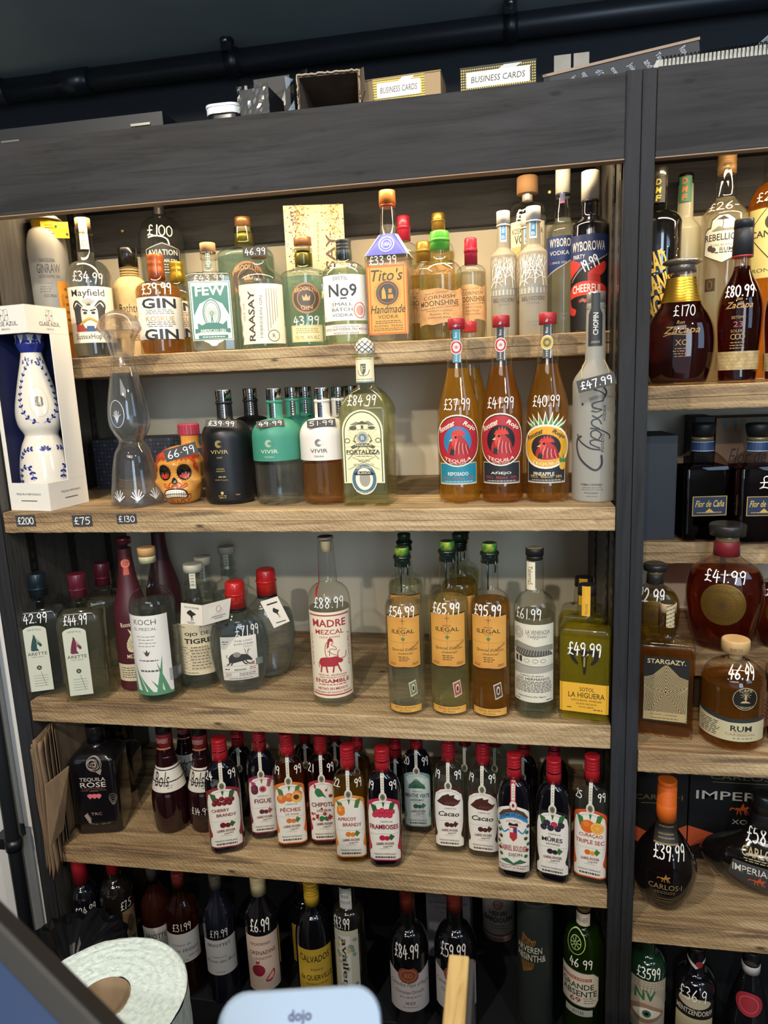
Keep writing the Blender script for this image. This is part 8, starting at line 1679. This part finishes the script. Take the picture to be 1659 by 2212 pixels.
# business card boxes
YL = M('c9b03a', .5); DK = M('2c2a26', .6); LBL = M('dcdad4', .5)
def cardbox(label, x0, x1, yt0, yt1, Y, yaw, wood_side):
    a, c = at_y(x0, yt0, Y), at_y(x1, yt1, Y); w = c.x - a.x; h = (a.z + c.z) / 2 - TOPZ
    r = empty('business_card_box', ((a.x + c.x) / 2, Y, TOPZ), label, 'box', math.radians(yaw)); m = M('a08662', .7) if wood_side else DK
    mb = MB(); mb.box((-w / 2, 0, 0), (w / 2, .065, h), m); mb.build('box_body', r, bevel=.0008)
    pr = Print(flatmap(), 1, 1); 
    if not wood_side or True:
        x1_ = w / 2 * (.6 if wood_side else 1); x0_ = -w / 2 * (.72 if wood_side else 1); pr.rect(x0_, 0, x1_, h, YL if wood_side else DK)
        n = 34
        for i in range(n):
            for j in range(9):
                if 2 <= j <= 6 and 3 <= i <= n - 3: continue
                x = x0_ + (x1_ - x0_) * (i + .5) / n; z = h * (j + .5) / 9; s = .0009; e = pr.e; pr.rect(x - s, z - s, x + s, z + s, DK if wood_side else YL); pr.e = e
        pr.e += pr.de; cx = (x0_ + x1_) / 2; hw = (x1_ - x0_) * .42
        pr.rect(cx - hw, h * .2, cx + hw, h * .84, LBL); pr.text('BUSINESS CARDS', cx, h * .52, hw * 1.7, h * .26, BK, .012, .12)
        pr.poly([(cx + hw * .0, h * .84), (cx + hw * .55, h * .84), (cx + hw * .75, h * 1.0), (cx + hw * .2, h * 1.0)], M('b5b8ba', .3)); 
    pr.mb.build('printed_front', r, 'white handwritten label', recalc=False)
    mb = MB(); mb.box((-w / 2 - .0005, -.0005, h + .0002), (w / 2 + .0005, .066, h + .0022), DK if not wood_side else M('8a734f', .7)); mb.build('lid', r)
cardbox('pale wooden business card box with yellow trim and handwritten label', 780, 952, 173, 158, .0, -3, True)
cardbox('black business card box with yellow dots and handwritten label', 994, 1158, 148, 133, .0, -2, False)
# grey notched bracket
a, c = at_y(1197, 120, .10), at_y(1273, 112, .10); w = c.x - a.x; h = (a.z + c.z) / 2 - TOPZ; mb = MB(); mm = bumpy('8d8b84', 20, .1, .6, '7f7d76')
mb.add([(0, 0, 0), (w, 0, 0), (w, 0, h), (w * .56, 0, h), (w * .56, 0, h * .72), (w * .48, 0, h * .72), (w * .48, 0, h), (0, 0, h)] + [(x, .004, z) for x, z in ((0, 0), (w, 0), (w, h), (w * .56, h), (w * .56, h * .72), (w * .48, h * .72), (w * .48, h), (0, h))], [tuple(range(8)), tuple(reversed(range(8, 16)))] + [(i, 8 + i, 8 + (i + 1) % 8, (i + 1) % 8) for i in range(8)], mm)
mb.box((0, .004, 0), (w, .05, .003), mm)
tag(mb.build('notched_bracket', None, loc=(a.x, .10, TOPZ + ZC)), 'grey metal plate with a notch standing behind the tilted chalkboard', 'bracket')
# tilted chalkboard
A, B_, C_ = at_y(1173, 162, .035), at_y(1510, 80, .035), at_y(1539, 107, .035)
ux = (B_ - A); ex = ux.normalized(); ey = Vector((ex.z, 0, -ex.x)); L = ux.length; hgt = .16
cb = empty('chalkboard', (A.x, .036, A.z), 'black chalkboard with wooden edge and white handwriting, tilted on the cabinet top', 'chalkboard')
ang = math.atan2(ex.z, ex.x); lean = Matrix.Rotation(-ang, 4, 'Y')
mb = MB(); mb.box((0, .0, -.05), (L, .006, -.004), M('24272c', .6)); o = mb.build('board', cb); o.rotation_euler = (0, -ang, 0)
mb = MB(); mb.box((-.001, -.002, -.004), (L + .001, .008, 0), M('8f7a66', .6)); o = mb.build('wooden_edge', cb, 'pale wooden edge'); o.rotation_euler = (0, -ang, 0)
pr = Print(flatmap(), 1, 1); CH = M('9fa8b4', .8)
for t, x, z, w_, rot in (('Rosemullion', .92, -.014, .028, -62), ('Dist', .86, -.030, .016, -62), ('Tastings', .76, -.014, .026, -62), ('and', .68, -.014, .014, -62), ('Join us', .58, -.018, .024, -62), ('evening', .47, -.018, .024, -62), ('of Cornish', .38, -.016, .024, -62), ('expressions', .28, -.014, .022, -62), ('from', .2, -.012, .012, -62)):
    pr.text(t, L * x, z - .006, w_, .010, CH, .01, .1, 0, rot)
o = pr.mb.build('chalk_writing', cb, 'white chalk handwriting', recalc=False); o.rotation_euler = (0, -ang, 0)
# wire bound notebook
A, B_ = at_y(1404, 146, .02), at_y(1700, 98, .02); L = (B_ - A).length; ang = math.atan2((B_ - A).z, (B_ - A).x)
nb = empty('wire_notebook', (A.x, .02, TOPZ + .0), 'wire bound notebook with white pages at the right end of the cabinet top', 'notebook'); dz = max(.002, A.z - TOPZ)
mb = MB(); mb.add([(0, 0, 0), (L, 0, 0), (L, 0, .019), (.010, 0, .019), (0, .15, 0), (L, .15, 0), (L, .15, .019), (.010, .15, .019)], [(0, 1, 2, 3), (7, 6, 5, 4), (0, 4, 5, 1), (1, 5, 6, 2), (2, 6, 7, 3), (3, 7, 4, 0)], M('b4b2a8', .7)); o = mb.build('page_block', nb); o.rotation_euler = (0, -.03, 0); o.location = (0, 0, .004)
mb = MB()
for k in range(30):
    x = .018 + (L - .02) * k / 30; mb.tube([(x, -.002 + .010 * math.sin(q), .0095 + .0125 * math.cos(q)) for q in [PI * 1.0 + i * PI / 4 for i in range(9)]], .0008, M('1c1d20', .35, .8), 5, False)
o = mb.build('wire_spiral', nb, 'black wire spiral', kind='stuff'); o.rotation_euler = (0, -.03, 0); o.location = (0, 0, .004)
# pale curled sheet behind
A, B_ = at_y(1545, 106, .12), at_y(1700, 62, .12); mb = MB(); v = []; L = B_.x - A.x
for i in range(13):
    t = i / 12; z = .001 + (A.z - TOPZ) * (1 - t) * 0 + .0 + (max(.01, B_.z - TOPZ)) * math.sin(t * 1.45) ; 
    for y, e in ((0, 0), (.16, 0), (.16, .0015), (0, .0015)): v.append((L * t, y, z + e + .002 * math.sin(t * 9)))
mb.add(v, [(i * 4 + j, i * 4 + (j + 1) % 4, i * 4 + 4 + (j + 1) % 4, i * 4 + 4 + j) for i in range(12) for j in range(4)] + [(3, 2, 1, 0), (48, 49, 50, 51)], M('8e9094', .45), True)
tag(mb.build('curled_sheet', None, loc=(A.x, .12, TOPZ + ZC + .001)), 'grey curled plastic sheet rising behind the wire notebook', 'sheet')

# ------------------------------------------------------------------ things on the floor and counter in front
ctr = at_d(224, 2158, 1.10); zt = ctr.z; R0 = .128
roll = empty('netting_roll', (ctr.x, ctr.y, -1.56), 'large white protective netting roll standing on end in front of the shelves', 'roll'); hh = zt + 1.56
NET = bumpy('d3e6e8', 130, .8, .45, 'bccfd2', (1, 1, .35), dist=.004, lo=.3, hi=.6, detail=2); NETT = bumpy('e0f2f4', 110, .7, .4, 'cce0e3', (1, 1, 1), dist=.004, lo=.32, hi=.62, detail=2)
mb = MB(); n = 72; v = []; rr = random.Random(2)
nr = 16
for q in range(nr + 1):
    r = .041 + (R0 - .041) * q / nr
    for k in range(n): v.append((r * math.cos(2 * PI * k / n), r * math.sin(2 * PI * k / n), hh + .0025 * math.sin(q * 2.5 + k * .17) + .002 * rr.random() - (.004 if q == nr else 0)))
mb.add(v, [(q * n + k, q * n + (k + 1) % n, (q + 1) * n + (k + 1) % n, (q + 1) * n + k) for q in range(nr) for k in range(n)], NETT, True)
v = []; nz = 40
for q in range(nz + 1):
    for k in range(n): r = R0 + .0012 * rr.random(); v.append((r * math.cos(2 * PI * k / n), r * math.sin(2 * PI * k / n), (hh - .004) * (1 - q / nz)))
mb.add(v, [(q * n + k, (q + 1) * n + k, (q + 1) * n + (k + 1) % n, q * n + (k + 1) % n) for q in range(nz) for k in range(n)], NET, True)
mb.build('net_winding', roll, recalc=False)
mb = MB(); lathe(mb, [(0, .041), (hh + .001, .041), (hh + .001, .0385), (0, .0385)], bumpy('96826a', 40, .2, .85, '857158', (1, 1, .2)), 48, False); mb.add([(.0385 * math.cos(k * PI / 24), .0385 * math.sin(k * PI / 24), hh - .16) for k in range(48)], [tuple(range(48))], M('5a4e40', .9)); mb.build('cardboard_core', roll, 'brown cardboard core')
# bin with black liner left behind the roll
bc = at_d(150, 2052, 1.42); bc += (Vector((bc.x - ctr.x, bc.y - ctr.y, 0)).normalized() * max(0, .245 - Vector((bc.x - ctr.x, bc.y - ctr.y, 0)).length)); bn = empty('waste_bin', (bc.x, bc.y, -1.56), 'black waste bin with crumpled glossy liner behind the netting roll', 'bin'); hb = bc.z + 1.56
mb = MB(); lathe(mb, [(0, .085), (.005, .09), (hb - .03, .105), (hb - .03, .10), (.02, .085)], M('16181c', .5), 36, False); mb.add([(.085 * math.cos(k * PI / 18), .085 * math.sin(k * PI / 18), 0) for k in range(36)], [tuple(range(36))], M('16181c', .5)); mb.build('bin_body', bn)
mb = MB(); v = []; n = 48; rr = random.Random(11); prof = [(-.10, .108), (-.03, .110), (-.008, .112), (.004, .104), (0, .085), (-.02, .05), (-.05, .01)]
for z, r in prof:
    for k in range(n): q = rr.uniform(-.006, .006); v.append(((r + q) * math.cos(2 * PI * k / n), (r + q) * math.sin(2 * PI * k / n), hb + z + q * .9))
mb.add(v, [(q * n + k, q * n + (k + 1) % n, (q + 1) * n + (k + 1) % n, (q + 1) * n + k) for q in range(len(prof) - 1) for k in range(n)], M('0f1013', .18), False); mb.build('bin_liner', bn, 'glossy black plastic liner', recalc=False)
# counter between the photographer and the shelves (its far edge stays just below the picture)
tc = at_d(655, 2131, .42)
CZ = tc.z - .27
yc = min(at_z(px, 2212, CZ).y for px in (0, 400, 830, 1240, 1659)) - .03
struct('trim_4', (-1.2, -1.9, CZ - .04), (.6, yc, CZ), M('2a2724', .5))
struct('trim_5', (-1.1, -1.85, -1.56), (.5, yc - .05, CZ - .0405), M('1f2126', .6))
# card terminal on its stand
tm = empty('card_terminal', (tc.x, yc - .09, CZ), 'white card payment terminal with rounded corners, leaning up from the counter', 'card terminal'); TW = .0485
WHP = M('8ba0b8', .45); mb = MB(); a = rrect(TW, .085, .016, 8); n = len(a); lay = [(0, .97), (.002, 1), (.014, 1), (.018, .985), (.0195, .95)]; v = []
for z, s in lay: v += [(x * s, y * (1 - (1 - s) * .55), z) for x, y in a]
mb.add(v, [(q * n + k, q * n + (k + 1) % n, (q + 1) * n + (k + 1) % n, (q + 1) * n + k) for q in range(len(lay) - 1) for k in range(n)], WHP, True); mb.add(v[:n], [tuple(reversed(range(n)))], WHP); mb.add(v[-n:], [tuple(range(n))], WHP)
yw = math.atan2(-tc.x, tc.y + DC) + math.radians(2); RT = Matrix.Rotation(yw, 3, 'Z') @ Matrix.Rotation(math.radians(10), 3, 'Y') @ Matrix.Rotation(math.radians(40), 3, 'X')
body = mb.build('terminal_body', tm); body.rotation_euler = RT.to_euler()
o0 = tc - RT @ Vector((0, .085, .0195)) - Vector((tc.x, yc - .09, CZ)); body.location = o0
pr = Print(lambda u, v, e: (u, v, .0195 + e), 1, 1); pr.text('dojo', -.002, .070, .014, .0075, M('2c3060'), .05); pr.mb.build('maker_print', body, 'small dark printed word', recalc=False)
mb = MB(); c0 = o0 - Vector((0, 0, .004)); mb.tube([(c0.x, c0.y, 0), (c0.x, c0.y, c0.z)], .022, M('9fa8b2', .4), 20); lathe(mb, [(0, .05), (.006, .05), (.010, .02)], M('9fa8b2', .4), 30); mb.build('stand_foot', tm)
# wooden board standing on edge, its top edge running away from the photographer
p = at_d(993, 2062, .60)
wb = empty('wooden_board', (p.x, p.y, CZ), 'upright board with pale wooden edge and dark face on the counter', 'board'); hh = p.z - CZ
PALE = wood('pale_edge', 'd8c088', 'cbb074', 'a8894e', 'Y', 1.6, False)
mb = MB(); mb.box((-.0092, -.36, 0), (.0082, 0, hh), PALE); mb.build('wood_core', wb, bevel=.0015)
mb = MB(); mb.box((.0084, -.358, .002), (.0125, -.0006, hh - .003), M('26282c', .6)); mb.build('dark_face', wb, 'dark painted face')
# till screen at the lower left, tilted towards the till operator
A, B_ = at_d(-16, 1972, .37), at_d(236, 2226, .33); ex = (B_ - A).normalized(); view = ((A + B_) / 2 + Vector((0, DC, 0))).normalized()
dn = (at_d(-60, 2240, .34) - A); ey = (dn - ex * dn.dot(ex)).normalized(); ez = ex.cross(ey)
if ez.dot(view) > 0: ez = -ez
ey = ez.cross(ex); sy = 1 if ey.dot(dn) > 0 else -1
Mx = Matrix((ex, ey, ez)).transposed()
ts = empty('till_screen', (A.x, A.y, A.z), 'dark framed till screen glowing dim blue at the lower left corner', 'screen'); ts.rotation_euler = Mx.to_euler()
S = (B_ - A).length; Y = lambda a, b: (min(sy * a, sy * b), max(sy * a, sy * b))
y0, y1 = Y(0, .17); yi = Y(.012, .16)
mb = MB(); mb.box((-.08, y0, -.022), (S + .10, y1, 0), M('0b0c0f', .6)); mb.build('bezel', ts, bevel=.003)
sm = bpy.data.materials.new('dim_blue_screen'); n_, l_ = nt(sm); b_ = n_['Principled BSDF']; b_.inputs['Base Color'].default_value = (.01, .015, .03, 1); b_.inputs['Roughness'].default_value = .25; b_.inputs['Emission Color'].default_value = (.10, .19, .42, 1); b_.inputs['Emission Strength'].default_value = .22
mb = MB(); mb.box((-.065, yi[0], .0002), (S + .085, yi[1], .0012), sm); mb.build('display', ts, 'dim blue lit display')
L2 = lambda w: Mx.transposed() @ (Vector(w) - A)
m0 = Mx @ Vector((S * .5, sy * .085, -.02)) + A
st = MB(); st.tube([L2((m0.x, m0.y, CZ)), L2(m0)], .02, M('15171b', .4), 14); st.build('stand', ts)
bpy.data.scenes.remove(TMP)
